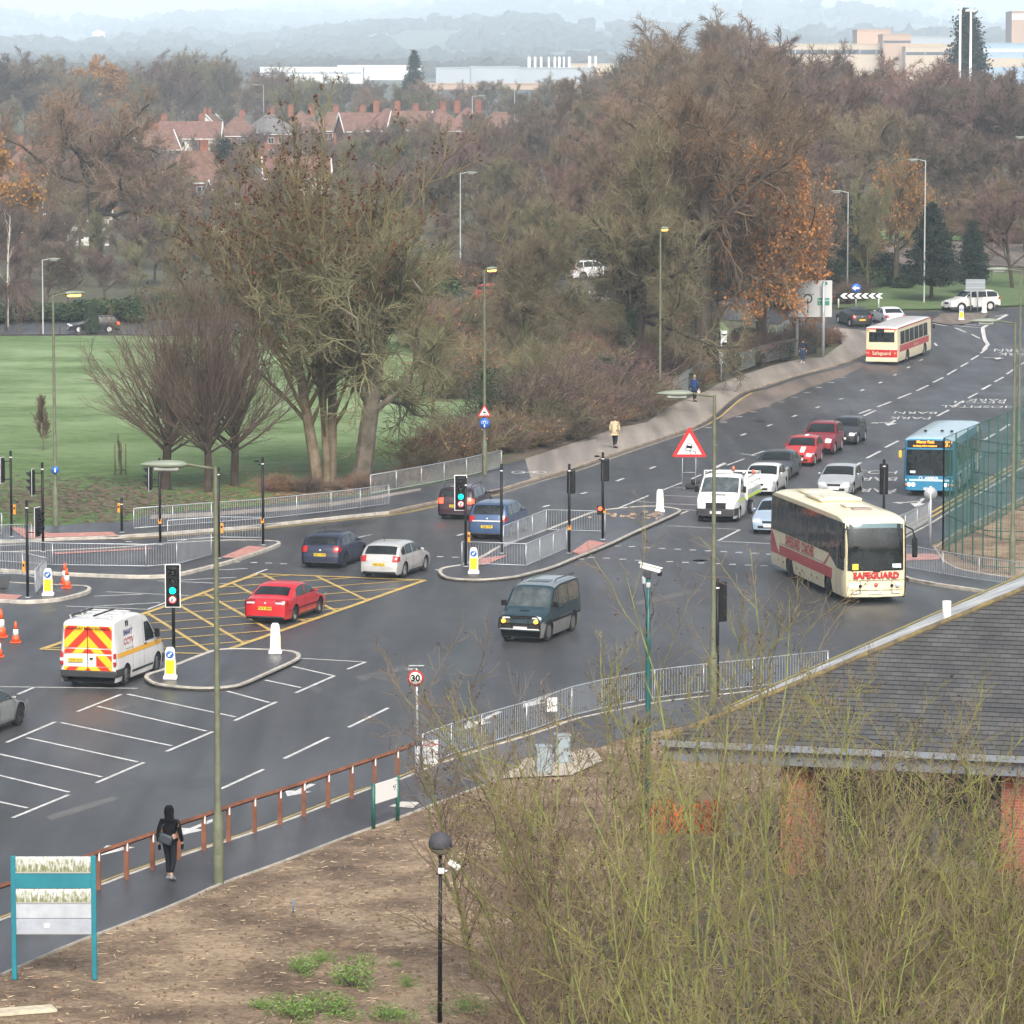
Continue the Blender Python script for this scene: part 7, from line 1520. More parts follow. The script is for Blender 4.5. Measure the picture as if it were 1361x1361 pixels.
# ---------------------------------------------------------------- trees
NR = np.random.default_rng(11)
def nrm_(v): return v/np.maximum(1e-9, np.linalg.norm(v, axis=-1, keepdims=True))
def grow(P0, d, L, r0, r1, K, wander, trop, rng, out=0.0):
    """polylines for many branches at once; trop pulls upward (or down), returns points, radii"""
    N = len(P0); pts = np.zeros((N, K+1, 3)); pts[:, 0] = P0; dd = nrm_(d)
    for k in range(K):
        dd = nrm_(dd+wander*rng.normal(size=(N, 3))+np.array([0, 0, 1.0])*np.asarray(trop).reshape(-1, 1))
        pts[:, k+1] = pts[:, k]+dd*(L/K)[:, None]
    t = np.linspace(0, 1, K+1)[None]; return pts, r0[:, None]*(1-t)+r1[:, None]*t
def kids(pts, rad, n, t0, t1, ang, angv, ratio, rng, rr=.6, taper=.5, spread_t=True):
    N, K1, _ = pts.shape; L = np.linalg.norm(np.diff(pts, axis=1), axis=2).sum(1)
    idx = np.repeat(np.arange(N), n); M = len(idx)
    j = np.tile(np.arange(n), N); t = t0+(t1-t0)*(j+rng.uniform(0, 1, M))/n
    x = np.clip(t*(K1-1), 0, K1-1.001); i = x.astype(int); f = (x-i)[:, None]
    p = pts[idx, i]*(1-f)+pts[idx, i+1]*f; tg = nrm_(pts[idx, i+1]-pts[idx, i])
    a = np.cross(tg, rng.normal(size=(M, 3))); a = nrm_(a); th = np.radians(ang+angv*rng.normal(size=M))[:, None]
    d = tg*np.cos(th)+a*np.sin(th); rp = rad[idx, i]*(1-f[:, 0])+rad[idx, np.minimum(i+1, K1-1)]*f[:, 0]
    Lc = L[idx]*ratio*(1-taper*t)*rng.uniform(.7, 1.25, M)
    return p, d, Lc, rp*rr
def tubes_np(levels):
    """levels: list of (pts, rad, sides, matindex)"""
    Vs, Fs, Ms = [], [], []; off = 0
    for pts, rad, S_, mi in levels:
        N, K1, _ = pts.shape; tg = nrm_(np.gradient(pts, axis=1)); ref = np.where(np.abs(tg[..., 2:3]) < .9, [[[0, 0, 1.0]]], [[[1.0, 0, 0]]])
        u = nrm_(np.cross(tg, ref)); v = np.cross(tg, u); a = np.arange(S_)*2*np.pi/S_
        ring = pts[:, :, None]+rad[:, :, None, None]*(u[:, :, None]*np.cos(a)[None, None, :, None]+v[:, :, None]*np.sin(a)[None, None, :, None])
        Vs.append(ring.reshape(-1, 3)); b = (np.arange(N)[:, None, None]*K1+np.arange(K1-1)[None, :, None])*S_+np.arange(S_)[None, None]
        b2 = (np.arange(N)[:, None, None]*K1+np.arange(K1-1)[None, :, None])*S_+((np.arange(S_)+1) % S_)[None, None]
        q = np.stack([b, b2, b2+S_, b+S_], -1).reshape(-1, 4)+off; Fs.append(q); Ms.append(np.full(len(q), mi)); off += ring.size//3
    return Vs, Fs, Ms
def leaves_np(c, size, rng, off, mi, flat=0):
    N = len(c); n = nrm_(rng.normal(size=(N, 3))); u = nrm_(np.cross(n, rng.normal(size=(N, 3)))); v = np.cross(n, u); s = (size*rng.uniform(.6, 1.4, N))[:, None]
    V = np.stack([c-u*s-v*s*.45, c+u*s*.1-v*s*.7, c+u*s, c+u*s*.05+v*s*.7], 1).reshape(-1, 3)
    F_ = np.arange(N*4).reshape(-1, 4)+off; return V, F_, np.full(N, mi)
def tree_mesh(name, levels, mats, leaf=None, rng=None):
    Vs, Fs, Ms = tubes_np(levels) if levels else ([], [], []); off = sum(len(v) for v in Vs)
    for (c, size, mi) in (leaf or []): V, F_, M_ = leaves_np(c, size, rng, off, mi); Vs.append(V); Fs.append(F_); Ms.append(M_); off += len(V)
    return npmesh(name, np.concatenate(Vs), Fs, mats, np.concatenate(Ms), smooth=False)
def bark(name, c, c2, rnd=.22, scale=1.5): return mat(name, c, .95, col2=c2, scale=scale, rnd=rnd, detail=3, spec=.1)
B_DK = bark("bark_dark", (.10,.078,.058), (.055,.044,.034)); B_GY = bark("bark_grey", (.17,.14,.115), (.085,.07,.055)); B_GR = bark("bark_green", (.12,.115,.055), (.062,.058,.032))
T_BR = bark("twig_brown", (.215,.152,.100), (.125,.088,.062), .25, .4); T_GY = bark("twig_grey", (.19,.155,.115), (.11,.09,.068), .22, .4); T_OL = bark("twig_olive", (.21,.185,.105), (.125,.105,.065), .2, .5); T_PU = bark("twig_purple", (.175,.125,.10), (.10,.072,.06), .2, .4)
T_YG = bark("twig_yellowgreen", (.21,.165,.075), (.125,.095,.05), .1, .6); T_DK = bark("twig_dark", (.15,.115,.085), (.09,.07,.052), .15, .6); SEED = mat("seed_keys", (.13,.040,.022), .9, col2=(.055,.022,.015), scale=1.5, spec=.1)
L_OR = mat("leaf_orange", (.60,.25,.06), .85, col2=(.30,.125,.04), scale=.5, spec=.1); L_YE = mat("leaf_yellow", (.42,.22,.05), .85, col2=(.26,.12,.04), scale=.5, spec=.1); L_IVY = mat("leaf_ivy", (.035,.06,.022), .6, col2=(.016,.028,.012), scale=1.5)
L_CON = mat("needles", (.016,.032,.020), .8, col2=(.008,.017,.012), scale=.8, rnd=.2); L_EV = mat("leaf_evergreen", (.045,.085,.022), .6, col2=(.02,.04,.012), scale=.6, rnd=.2); L_BRI = mat("leaf_bright", (.17,.30,.05), .6, col2=(.07,.14,.025), scale=2)

def proto(species, seed):
    """returns dict(height, trunk mesh, crown mesh)"""
    r = np.random.default_rng(seed); one = lambda *a: np.array(a, float); leaf = []; tm = [B_DK]; 
    if species == 'round':      # generic broad bare tree, 14 m
        Hh = 14.0; P, R = grow(np.zeros((1,3)), one([0,0,1])*1.0 if 0 else np.array([[0.02,0,1.0]]), one(7.5), one(.26), one(.15), 7, .06, .05, r)
        p, d, L, rr = kids(P, R, 13, .28, 1.0, 42, 14, .85, r, .55, .25); P1, R1 = grow(p, d, L, rr, rr*.35, 6, .12, .06, r)
        p, d, L, rr = kids(P1, R1, 9, .2, 1, 38, 12, .50, r, .5, .45); P2, R2 = grow(p, d, L, np.maximum(rr,.026), np.full(len(L), .016), 4, .13, .04, r)
        p, d, L, rr = kids(P2, R2, 9, .1, 1, 36, 12, .55, r, .5, .4); P3, R3 = grow(p, d, L, np.full(len(L), .021), np.full(len(L), .015), 3, .15, .03, r)
        p, d, L, rr = kids(P3, R3, 7, .05, 1, 34, 10, .75, r, .5, .3); P4, R4 = grow(p, d, np.maximum(L,.45), np.full(len(L), .017), np.full(len(L), .012), 2, .15, .03, r)
        return dict(H=float(P4[...,2].max()), trunk=[(P,R,7,0),(P1,R1,5,0)], crown=[(P2,R2,3,0),(P3,R3,3,0),(P4,R4,3,0)])
    if species == 'tall':       # narrow upright, 18 m
        P, R = grow(np.zeros((1,3)), np.array([[0,0,1.0]]), one(13.0), one(.28), one(.08), 8, .04, .05, r)
        p, d, L, rr = kids(P, R, 26, .18, 1.0, 32, 8, .50, r, .5, .55); P1, R1 = grow(p, d, L, rr, rr*.3, 6, .07, .13, r)
        p, d, L, rr = kids(P1, R1, 9, .15, 1, 28, 9, .45, r, .5, .4); P2, R2 = grow(p, d, L, np.maximum(rr,.024), np.full(len(L), .015), 4, .09, .07, r)
        p, d, L, rr = kids(P2, R2, 8, .1, 1, 28, 9, .55, r, .5, .4); P3, R3 = grow(p, d, L, np.full(len(L), .020), np.full(len(L), .014), 3, .1, .06, r)
        p, d, L, rr = kids(P3, R3, 5, .05, 1, 28, 9, .8, r, .5, .3); P4, R4 = grow(p, d, np.maximum(L,.45), np.full(len(L), .016), np.full(len(L), .012), 2, .12, .05, r)
        return dict(H=float(P4[...,2].max()), trunk=[(P,R,7,0),(P1,R1,4,0)], crown=[(P2,R2,3,0),(P3,R3,3,0),(P4,R4,3,0)])
    if species == 'oak':        # crooked limbs
        P, R = grow(np.zeros((1,3)), np.array([[0.03,0,1.0]]), one(7.0), one(.42), one(.26), 6, .05, .03, r)
        p, d, L, rr = kids(P, R, 15, .40, 1.0, 56, 16, .98, r, .42, .30); P1, R1 = grow(p, d, L, rr, rr*.35, 9, .26, .07, r)
        p, d, L, rr = kids(P1, R1, 13, .15, 1, 46, 16, .48, r, .5, .45); P2, R2 = grow(p, d, L, np.maximum(rr,.03), np.full(len(L), .014), 6, .26, .05, r)
        p, d, L, rr = kids(P2, R2, 9, .1, 1, 42, 16, .52, r, .5, .4); P3, R3 = grow(p, d, L, np.full(len(L), .018), np.full(len(L), .011), 4, .22, .03, r)
        p, d, L, rr = kids(P3, R3, 4 if seed == 13 else 7, .05, 1, 38, 14, .7, r, .5, .3); P4, R4 = grow(p, d, np.maximum(L,.4), np.full(len(L), .0125), np.full(len(L), .009), 2, .2, .03, r)
        return dict(H=float(P4[...,2].max()), trunk=[(P,R,9,0),(P1,R1,6,0)], crown=[(P2,R2,4,0),(P3,R3,3,0),(P4,R4,3,0)], tips=P4[:, -1], mids=P4[:, 1], stem=P)
    if species == 'fan':        # short trunk, many long ascending branches (fastigiate), 9.5 m
        P, R = grow(np.zeros((1,3)), np.array([[0.02,0,1.0]]), one(3.9), one(.24), one(.18), 5, .03, .02, r)
        N = 32; t = np.linspace(.52, 1.0, N); a = np.arange(N)*2.399; el = np.radians(np.linspace(28, 85, N)+r.normal(size=N)*5)
        p = np.stack([np.interp(t*3.9, np.linspace(0, 3.9, 6), P[0,:,k]) for k in range(3)], 1); d = np.stack([np.cos(a)*np.cos(el), np.sin(a)*np.cos(el), np.sin(el)], 1)
        L = np.linspace(5.4, 6.6, N)*r.uniform(.85, 1.1, N); P1, R1 = grow(p, d, L, np.full(N, .075), np.full(N, .016), 8, .045, .045, r)
        p, d, L, rr = kids(P1, R1, 12, .08, 1, 30, 9, .46, r, .5, .55); P2, R2 = grow(p, d, L, np.maximum(rr,.016), np.full(len(L), .009), 4, .06, .05, r)
        p, d, L, rr = kids(P2, R2, 8, .1, 1, 28, 8, .52, r, .5, .4); P3, R3 = grow(p, d, np.maximum(L,.3), np.full(len(L), .0095), np.full(len(L), .006), 3, .08, .04, r)
        return dict(H=float(P3[...,2].max()), trunk=[(P,R,9,0)], crown=[(P1,R1,5,0),(P2,R2,3,0),(P3,R3,3,0)])
    if species == 'ash':        # big multi-stemmed, yellow-green branches, dark seed bunches, 18 m
        P, R = grow(np.array([[-.30,0,0],[.25,.1,0],[0,-.25,0]]), np.array([[-.09,0,1.0],[.11,0,1.0],[.02,.08,1.0]]), one(7.5,8.0,6.5), one(.25,.22,.17), one(.14,.13,.10), 8, .045, .03, r)
        N = 17; pp, d, L, rr = kids(P, R, N, .28, 1.0, 40, 10, 1.0, r, .45, 0); d[:, 2] = np.abs(d[:, 2])+.25; L = r.uniform(8.5, 12.2, len(L))*(1-.30*np.tile(np.arange(N)/N, 3)); L = L*np.where(d[:, 2]/np.linalg.norm(d, axis=1) < .75, .80, 1.0)
        P1, R1 = grow(pp, d, L, np.clip(rr, .05, .09), np.full(len(L), .018), 10, .06, .055, r)
        p, d, L, rr = kids(P1, R1, 13, .10, 1, 34, 12, .30, r, .5, .45); P2, R2 = grow(p, d, L, np.maximum(rr,.022), np.full(len(L), .013), 5, .10, .07, r)
        p, d, L, rr = kids(P2, R2, 6, .1, 1, 36, 12, .48, r, .5, .4); P3, R3 = grow(p, d, L, np.full(len(L), .013), np.full(len(L), .008), 3, .12, .07, r)
        p, d, L, rr = kids(P3, R3, 3, .1, 1, 36, 12, .62, r, .5, .3); P4, R4 = grow(p, d, np.maximum(L,.3), np.full(len(L), .010), np.full(len(L), .007), 2, .12, .08, r)
        tips = P3[:, -1]; w = (np.hypot(tips[:,0], tips[:,1]) > 2.5)|(tips[:,2] > 9); tips = tips[w]; tips = tips[r.random(len(tips)) < .50]
        c = (tips[:, None]+r.normal(size=(len(tips), 5, 3))*[.05,.05,.10]).reshape(-1, 3)
        return dict(H=float(P4[...,2].max()), trunk=[(P,R,9,0),(P1,R1,6,1)], crown=[(P2,R2,4,0),(P3,R3,3,1),(P4,R4,3,1)], leaf=[(c, .065, 2)])
    if species == 'bush':       # multi-stem twiggy shrub 3 m
        N = 40; a = r.uniform(0, 6.283, N); el = np.radians(r.uniform(35, 85, N)); P, R = grow(np.stack([r.normal(size=N)*.3, r.normal(size=N)*.3, np.zeros(N)], 1), np.stack([np.cos(a)*np.cos(el), np.sin(a)*np.cos(el), np.sin(el)], 1), r.uniform(1.6, 3, N), np.full(N, .022), np.full(N, .012), 5, .1, .02, r)
        p, d, L, rr = kids(P, R, 10, .1, 1, 38, 12, .5, r, .5, .4); P2, R2 = grow(p, d, L, np.full(len(L), .013), np.full(len(L), .009), 3, .15, .03, r)
        p, d, L, rr = kids(P2, R2, 8, .05, 1, 36, 12, .55, r, .5, .3); P3, R3 = grow(p, d, L, np.full(len(L), .009), np.full(len(L), .007), 2, .15, .02, r)
        return dict(H=float(P3[...,2].max()), trunk=[(P,R,4,0)], crown=[(P2,R2,3,0),(P3,R3,3,0)], tips=P3[:, -1], mids=P3[:, 1])
def build_proto(name, species, seed, tmats, cmats, leaf=None, leaf_n=0, leaf_size=.09, sel=None):
    q = proto(species, seed); r = np.random.default_rng(seed+5); lf = list(q.get('leaf', [])); cm = list(cmats)
    if leaf:
        c = np.concatenate([q['tips'], q['mids']]); c = c[r.permutation(len(c))]; m_ = sel(c) if sel else np.ones(len(c), bool); c = c[m_][:leaf_n]; c = c+r.normal(size=c.shape)*.08; cm.append(leaf); lf.append((c, leaf_size, len(cm)-1))
    zz = np.concatenate([c[0][..., 2].ravel() for c in q['crown'][-2:]]); q['H'] = float(np.percentile(zz, 98.5 if species != 'ash' else 97)); T = tree_mesh("trunk", q['trunk'], tmats, None, r); Cm = tree_mesh("crown", q['crown'], cm, lf, r)
    return dict(H=q['H'], trunk=T, crown=Cm, name=name, stem=q.get('stem'))
def conifer(name, seed, slim=1.0, n=26000):
    r = np.random.default_rng(seed); Hh = 10.0; P, R = grow(np.zeros((1,3)), np.array([[0,0,1.0]]), np.array([Hh]), np.array([.16]), np.array([.03]), 8, .01, .02, r)
    M = 260; t = np.sort(r.uniform(.16, .99, M)); a = np.arange(M)*2.399+r.uniform(0, .5, M); L = (1.0-t)**.75*3.0*slim*r.uniform(.7, 1.15, M)+.15
    L *= np.clip((t-.10)/.12, .5, 1); z = t*Hh; d = np.stack([np.cos(a), np.sin(a), np.full(M, .18)], 1); P1, R1 = grow(np.stack([0*z, 0*z, z], 1), d, L, np.full(M, .03), np.full(M, .01), 4, .06, -.03, r)
    k = r.integers(0, M, n); w = L/L.sum(); k = r.choice(M, n, p=w); u = r.beta(1.6, 1.0, n); i = np.minimum((u*4).astype(int), 3); f = (u*4-i)[:, None]; c = P1[k, i]*(1-f)+P1[k, i+1]*f
    c = c+r.normal(size=c.shape)*np.array([.14,.14,.09])*(.5+u[:, None])
    return dict(H=Hh, trunk=tree_mesh("trunk", [(P,R,7,0)], [B_DK]), crown=tree_mesh("crown", [(P1,R1,3,0)], [B_DK, L_CON], [(c, .085, 1)], r), name=name)
def evergreen_bush(name, seed, m, n=9000, lobes=9):
    r = np.random.default_rng(seed); cs = r.normal(size=(lobes, 3))*[.9,.7,.3]+[0,0,.9]; k = r.integers(0, lobes, n); rad = .75*r.uniform(.7, 1.2, lobes); dd = nrm_(r.normal(size=(n, 3))); c = cs[k]+dd*(rad[k]*r.beta(5, 1.2, n))[:, None]; c = c[c[:, 2] > .02]
    N = 12; P, R = grow(np.zeros((N,3)), r.normal(size=(N,3))*[.6,.6,.2]+[0,0,1.0], np.full(N, 1.3), np.full(N, .03), np.full(N, .01), 4, .1, 0, r)
    return dict(H=2.2, trunk=tree_mesh("stem", [(P,R,4,0)], [B_DK]), crown=tree_mesh("foliage", [], [m], [(c, .075, 0)], r), name=name)
PT = {}
PT['round1'] = build_proto("bare_tree", 'round', 1, [B_GY], [T_BR]); PT['round2'] = build_proto("bare_tree", 'round', 2, [B_GY], [T_GY]); PT['round3'] = build_proto("bare_tree", 'round', 3, [B_DK], [T_PU]); PT['round4'] = build_proto("bare_tree", 'round', 4, [B_GR], [T_OL])
PT['tall1'] = build_proto("bare_tree", 'tall', 5, [B_GY], [T_BR]); PT['tall2'] = build_proto("bare_tree", 'tall', 6, [B_GY], [T_GY])
PT['oak1'] = build_proto("oak_tree", 'oak', 7, [B_DK], [T_BR]); PT['oak2'] = build_proto("oak_tree", 'oak', 8, [B_DK], [T_OL])
PT['oakth'] = build_proto("bare_tree", 'oak', 13, [B_GY], [T_OL]); clump = lambda c: (np.sin(c[:,0]*2.1+1)+np.sin(c[:,1]*2.3+c[:,2])+np.sin(c[:,2]*2.6+.5*c[:,0])) > -.95
PT['oaklf'] = build_proto("oak_tree", 'oak', 9, [B_DK], [T_BR], L_OR, 90000, .085, clump); PT['oaksp'] = build_proto("oak_tree", 'oak', 10, [B_DK], [T_BR], L_OR, 3600, .10)
PT['yellow'] = build_proto("yellow_tree", 'oak', 12, [B_GY], [T_BR], L_YE, 38000, .11)
PT['fan1'] = build_proto("bare_tree", 'fan', 21, [B_DK], [T_DK]); PT['fan2'] = build_proto("bare_tree", 'fan', 22, [B_DK], [T_DK]); PT['fan3'] = build_proto("bare_tree", 'fan', 23, [B_DK], [T_DK])
PT['ash1'] = build_proto("bare_tree", 'ash', 31, [bark("ash_bark", (.25,.20,.14), (.14,.11,.07), 0), T_YG], [T_YG, T_OL, SEED]); 
PT['bushb'] = build_proto("bare_shrub", 'bush', 41, [B_GR], [T_PU]); PT['busho'] = build_proto("bare_shrub", 'bush', 42, [B_GR], [T_OL]); PT['bushr'] = build_proto("bare_shrub", 'bush', 43, [B_GR], [T_BR], L_OR, 700, .05); PT['bushd'] = build_proto("bare_shrub", 'bush', 44, [B_DK], [T_DK])
PT['con1'] = conifer("conifer", 51); PT['con2'] = conifer("conifer", 52, .75); PT['cyp'] = conifer("conifer", 53, .55, 30000)
PT['ev1'] = evergreen_bush("evergreen_shrub", 61, L_EV); PT['ev2'] = evergreen_bush("evergreen_shrub", 62, L_IVY); PT['evb'] = evergreen_bush("green_shrub", 63, L_BRI, 1100)
TR = random.Random(77)
def tree(key, px, D, ytop=None, label=None, group=None, wide=1.0, hgt_=None, cat="tree", sink=0.05, rz=None, name=None):
    q = PT[key]; b = XD(px, D); b.z -= sink; Hh = hgt_ or height_px(b, ytop); s = Hh/q['H']; rz = TR.uniform(0, 6.28) if rz is None else rz
    r = empty(name or q['name'], b, rz, label, cat, group); r.scale = (s*wide, s*wide, s)
    t = link("trunk" if cat == "tree" else "stem", q['trunk'], r); c = link("crown" if cat == "tree" else "foliage", q['crown'], r); return r
def treeg(key, pxpy, ytop, label, **k):
    g = G(*pxpy); return tree(key, CX+F*g.x/g.y, g.y, ytop, label, **k)
# -- named trees on the grass
treeg('fan1', (220,653), 385, "dark bare fan-shaped tree, leftmost of the three bushy trees on the grass", rz=.4, wide=1.12, group=None)
treeg('fan2', (276,657), 378, "dark bare fan-shaped tree, middle of the three bushy trees on the grass", rz=2, wide=.9)
treeg('fan3', (312,648), 392, "dark bare fan-shaped tree, right one of the three bushy trees on the grass", rz=4, wide=1.0)
treeg('ash1', (432,642), 200, "big multi-stemmed pale-barked tree with dark seed bunches in the middle of the field edge", rz=0.3, wide=1.08)
treeg('oakth', (478,646), 290, "thick-trunked bare tree just right of the pale multi-stemmed tree", rz=1.2, wide=1.0)
treeg('oak2', (838,522), 185, "bare oak with ivy-clad trunk beside the footpath left of the orange oak", rz=2.2, wide=.85)
treeg('oaklf', (948,490), 185, "smaller oak with orange-brown leaves left of the big rust-orange oak", rz=3.1, wide=.8)
treeg('oaklf', (1012,482), 205, "oak still covered in orange-brown leaves above the palisade fence", rz=.5, wide=.80)
treeg('oakth', (912,490), 250, "thin bare oak between the ivy-clad oak and the orange oak", rz=5.2, wide=.55)
treeg('oak1', (935,500), 130, "tall brown tree behind the orange oak", wide=.8, rz=2.9)
treeg('tall1', (58,601), 527, "thin young sapling standing alone on the green field left of the bushy trees", wide=.75, name="sapling")
treeg('tall2', (160,634), 580, "young tree inside the three timber stakes", wide=.3, name="sapling")
tree('oak1', 128, 450, 128, "crooked dark oak standing over the red roofs on the left", wide=1.05, rz=.8)
tree('yellow', -38, 420, 165, "yellow-leaved tree cut off by the left edge", wide=.9)
treeg('con1', (1238,400), 268, "dark conifer on the roundabout verge, larger of the two", wide=1.25)
treeg('con2', (1292,392), 292, "dark conifer on the roundabout verge, smaller one on the right", wide=1.25)
tree('con1', 551, 1080, 66, "small dark conifer on the skyline between the white and grey sheds", wide=.8)
tree('cyp', 1282, 900, 12, "dark cypress on the skyline beside the floodlight masts", wide=1.3)
tree('con2', 173, 2300, 87, "faint conifer shape on the hazy skyline beside the orange tree") if 0 else None
tree('yellow', 128, 980, 86, "orange-leaved tree on the wooded skyline at the left", wide=1.1)
tree('cyp', 300, 600, 185, "dark evergreen in front of the white gabled house", wide=1.6); tree('con1', 497, 880, 138, "small dark evergreen over the red terrace", wide=1.6)
# ivy on trunk of the oak
def ivy(px, D, h0, rad, label_parent):
    pass
g = G(838,522); r_ = np.random.default_rng(9); n = 5200; zz = r_.uniform(0, 6.5, n); aa = r_.uniform(0, 6.283, n); rr_ = .50-.02*zz+r_.normal(size=n)*.09; c = np.stack([rr_*np.cos(aa)+.03*zz, rr_*np.sin(aa), zz], 1)
o = link("ivy", tree_mesh("ivy", [], [L_IVY], [(c, .07, 0)], r_)); o.location = g; tag(o, "dark ivy wrapping the lower trunk of the bare oak beside the footpath", "ivy")
o = link("ivy", tree_mesh("ivy", [], [L_IVY], [(np.stack([(.45+r_.normal(size=2500)*.5)*np.cos(aa[:2500])*1.3, (.5)*np.sin(aa[:2500]), 1.2+zz[:2500]*.48], 1), .06, 0)], r_)); o.location = G(648,590); tag(o, "dark ivy-covered stump in the undergrowth behind the lit lamp with the signs", "ivy")
# birch at the left edge
def birch(px, D, yt, label):
    b = XD(px, D); Hh = height_px(b, yt); r = np.random.default_rng(4); P, R = grow(np.zeros((1,3)), np.array([[.03,0,1.0]]), np.array([Hh]), np.array([.10]), np.array([.03]), 8, .03, .0, r); p, d, L, rr = kids(P, R, 12, .3, 1, 28, 8, .22, r, .5, .3); P1, R1 = grow(p, d, L, rr, rr*.3, 5, .08, .05, r)
    p, d, L, rr = kids(P1, R1, 12, .2, 1, 35, 8, .5, r, .5, .3); P2, R2 = grow(p, d, L, np.full(len(L), .014), np.full(len(L), .008), 4, .1, -.06, r); WB = mat("birch_bark", (.55,.52,.47), .8, var=.25, scale=2)
    t = empty("birch_tree", b, 0, label, "tree"); link("trunk", tree_mesh("trunk", [(P,R,7,0),(P1,R1,4,0)], [WB]), t); link("crown", tree_mesh("crown", [(P2,R2,3,0)], [T_PU]), t)
birch(10, 345, 288, "slender white-barked birch at the left edge behind the far road")
def weeping(px, D, yt, label):
    b = XD(px, D); Hh = height_px(b, yt); r = np.random.default_rng(6); P, R = grow(np.zeros((1,3)), np.array([[0,0,1.0]]), np.array([Hh*.8]), np.array([.12]), np.array([.06]), 4, .02, 0, r); N = 70; a = r.uniform(0,6.28,N)
    P1, R1 = grow(np.tile(P[0,-1],(N,1)), np.stack([np.cos(a),np.sin(a),r.uniform(.3,1.2,N)],1), r.uniform(2,5.2,N), np.full(N,.03), np.full(N,.012), 8, .08, -.24, r); p, d, L, rr = kids(P1, R1, 16, .1, 1, 30, 10, .45, r, .5, .3); P2, R2 = grow(p, d, L, np.full(len(L),.012), np.full(len(L),.008), 4, .08, -.25, r)
    t = empty("weeping_tree", b, 0, label, "tree"); link("trunk", tree_mesh("trunk", [(P,R,7,0)], [B_DK]), t); link("crown", tree_mesh("crown", [(P1,R1,3,0),(P2,R2,3,0)], [T_PU]), t)
weeping(8, 338, 372, "low weeping bare tree at the left edge beside the far road")
# -- woods
cnt = 0
def wood(rows, keys, label, group, jx=14, jy=10, jd=.04, wide=(.85,1.2)):
    """rows: list of (D, px list with ytop interpolation, spacing)"""
    global cnt
    for D, tops, step in rows:
        xs, ys = zip(*tops); px = xs[0]
        while px < xs[-1]:
            y = float(np.interp(px, xs, ys))+TR.uniform(-jy*.4, jy); k = TR.choice(keys)
            tree(k, px+TR.uniform(-jx,jx), D*(1+TR.uniform(-jd,jd)), y, label, group, wide=TR.uniform(*wide)); cnt += 1; px += step*TR.uniform(.75,1.25)
SKYL = [(-30,70),(30,74),(75,80),(120,92),(180,92),(205,84),(240,74),(300,74),(330,84),(380,96),(450,98),(520,104),(560,108),(640,110),(700,110),(760,98),(800,88),(850,78)]
wood([(1060, SKYL, 30), (980, [(a, b+12) for a, b in SKYL], 34)], ['round1','round2','round2','round4','round3'], "grey-brown bare tree in the hazy belt on the left skyline above the red roofs", "bare trees of the skyline belt above the roofs", jy=6)
wood([(930, [(-20,135),(100,138),(230,140),(330,140),(480,138),(560,140),(700,140),(860,120)], 40)], ['round2','round4','round2','ev1'] if 0 else ['round2','round4','round3'], "bare tree of the lower skyline belt just behind the terrace roofs", "bare trees just behind the terrace roofs", jy=6)
wood([(790, [(-20,160),(90,160),(200,176),(260,185),(330,172),(430,166),(560,158),(700,148)], 36),(700, [(-20,172),(90,172),(200,190),(260,205),(330,185),(430,178),(560,166),(700,156)], 40)], ['round1','round2','round3'], "bare tree standing between the terrace and the nearer houses", "bare trees between the house rows", jy=10)
wood([(575, [(-20,205),(60,205),(140,205),(190,208),(255,236),(330,198),(430,190),(540,180),(640,170),(720,160)], 34),(500, [(-20,235),(80,240),(200,240),(300,235),(420,215),(560,198),(700,185)], 34)], ['round1','round3','round3','round1','round4'], "brown bare garden tree hiding the nearer houses behind the far road", "garden trees behind the far road", jy=12)
wood([(430, [(-10,270),(60,268),(110,285),(200,285),(300,268),(420,250),(560,225),(700,210)], 34),(385, [(30,312),(130,325),(230,318),(330,300),(430,290),(540,272),(610,262)], 38)], ['round3','round2','round4','round1'], "bushy bare tree just behind the far road beyond the field", "bushy bare trees along the far road", jy=12)
wood([(640, [(560,162),(640,152),(720,124),(780,106),(830,80),(880,50),(930,32),(1010,32),(1040,62),(1080,84)], 30),(560, [(600,185),(700,160),(780,135),(850,95),(900,54),(1000,50),(1030,74)], 30)], ['round1','tall1','tall2','round1'], "tall brown bare tree in the highest part of the wood at the centre top", "tall bare trees of the central wood", jy=8)
wood([(480, [(640,215),(740,185),(800,150),(880,90),(960,75),(1040,90),(1100,105)], 30),(410, [(700,250),(760,215),(820,170),(900,125),(1000,120),(1060,130)], 34)], ['round1','tall1','round3','oak1','round1'], "brown bare tree inside the central wood behind the orange oak", "inner bare trees of the central wood", jy=12)
wood([(620, [(1040,70),(1130,82),(1200,84),(1260,90),(1330,90),(1380,88)], 32),(520, [(1020,98),(1100,110),(1180,108),(1260,116),(1330,118),(1390,118)], 34),(445, [(1010,125),(1080,140),(1160,150),(1210,165),(1300,170),(1380,175)], 34)], ['round1','round3','round2','round3','oak1'], "brown bare tree in the wood above the roundabout on the right", "bare trees of the right-hand wood", jy=12)
wood([(385, [(1040,185),(1100,200),(1150,215),(1215,228),(1390,236)], 42)], ['round3','round2','round1'], "lower bare tree at the near edge of the right-hand wood", "near edge trees of the right-hand wood", jy=14)
tree('oaksp', 1190, 345, 212, "bare tree with a few rusty leaves left of the larger roundabout conifer", wide=.6, rz=1); tree('round4', 1153, 335, 245, "slim olive tree on the roundabout verge left of the conifers", wide=.6); tree('round3', 1345, 345, 250, "bare tree at the right edge on the roundabout verge", wide=.9); tree('con1', 1135, 352, 255, "dark bushy evergreen behind the chevron board", wide=1.6)
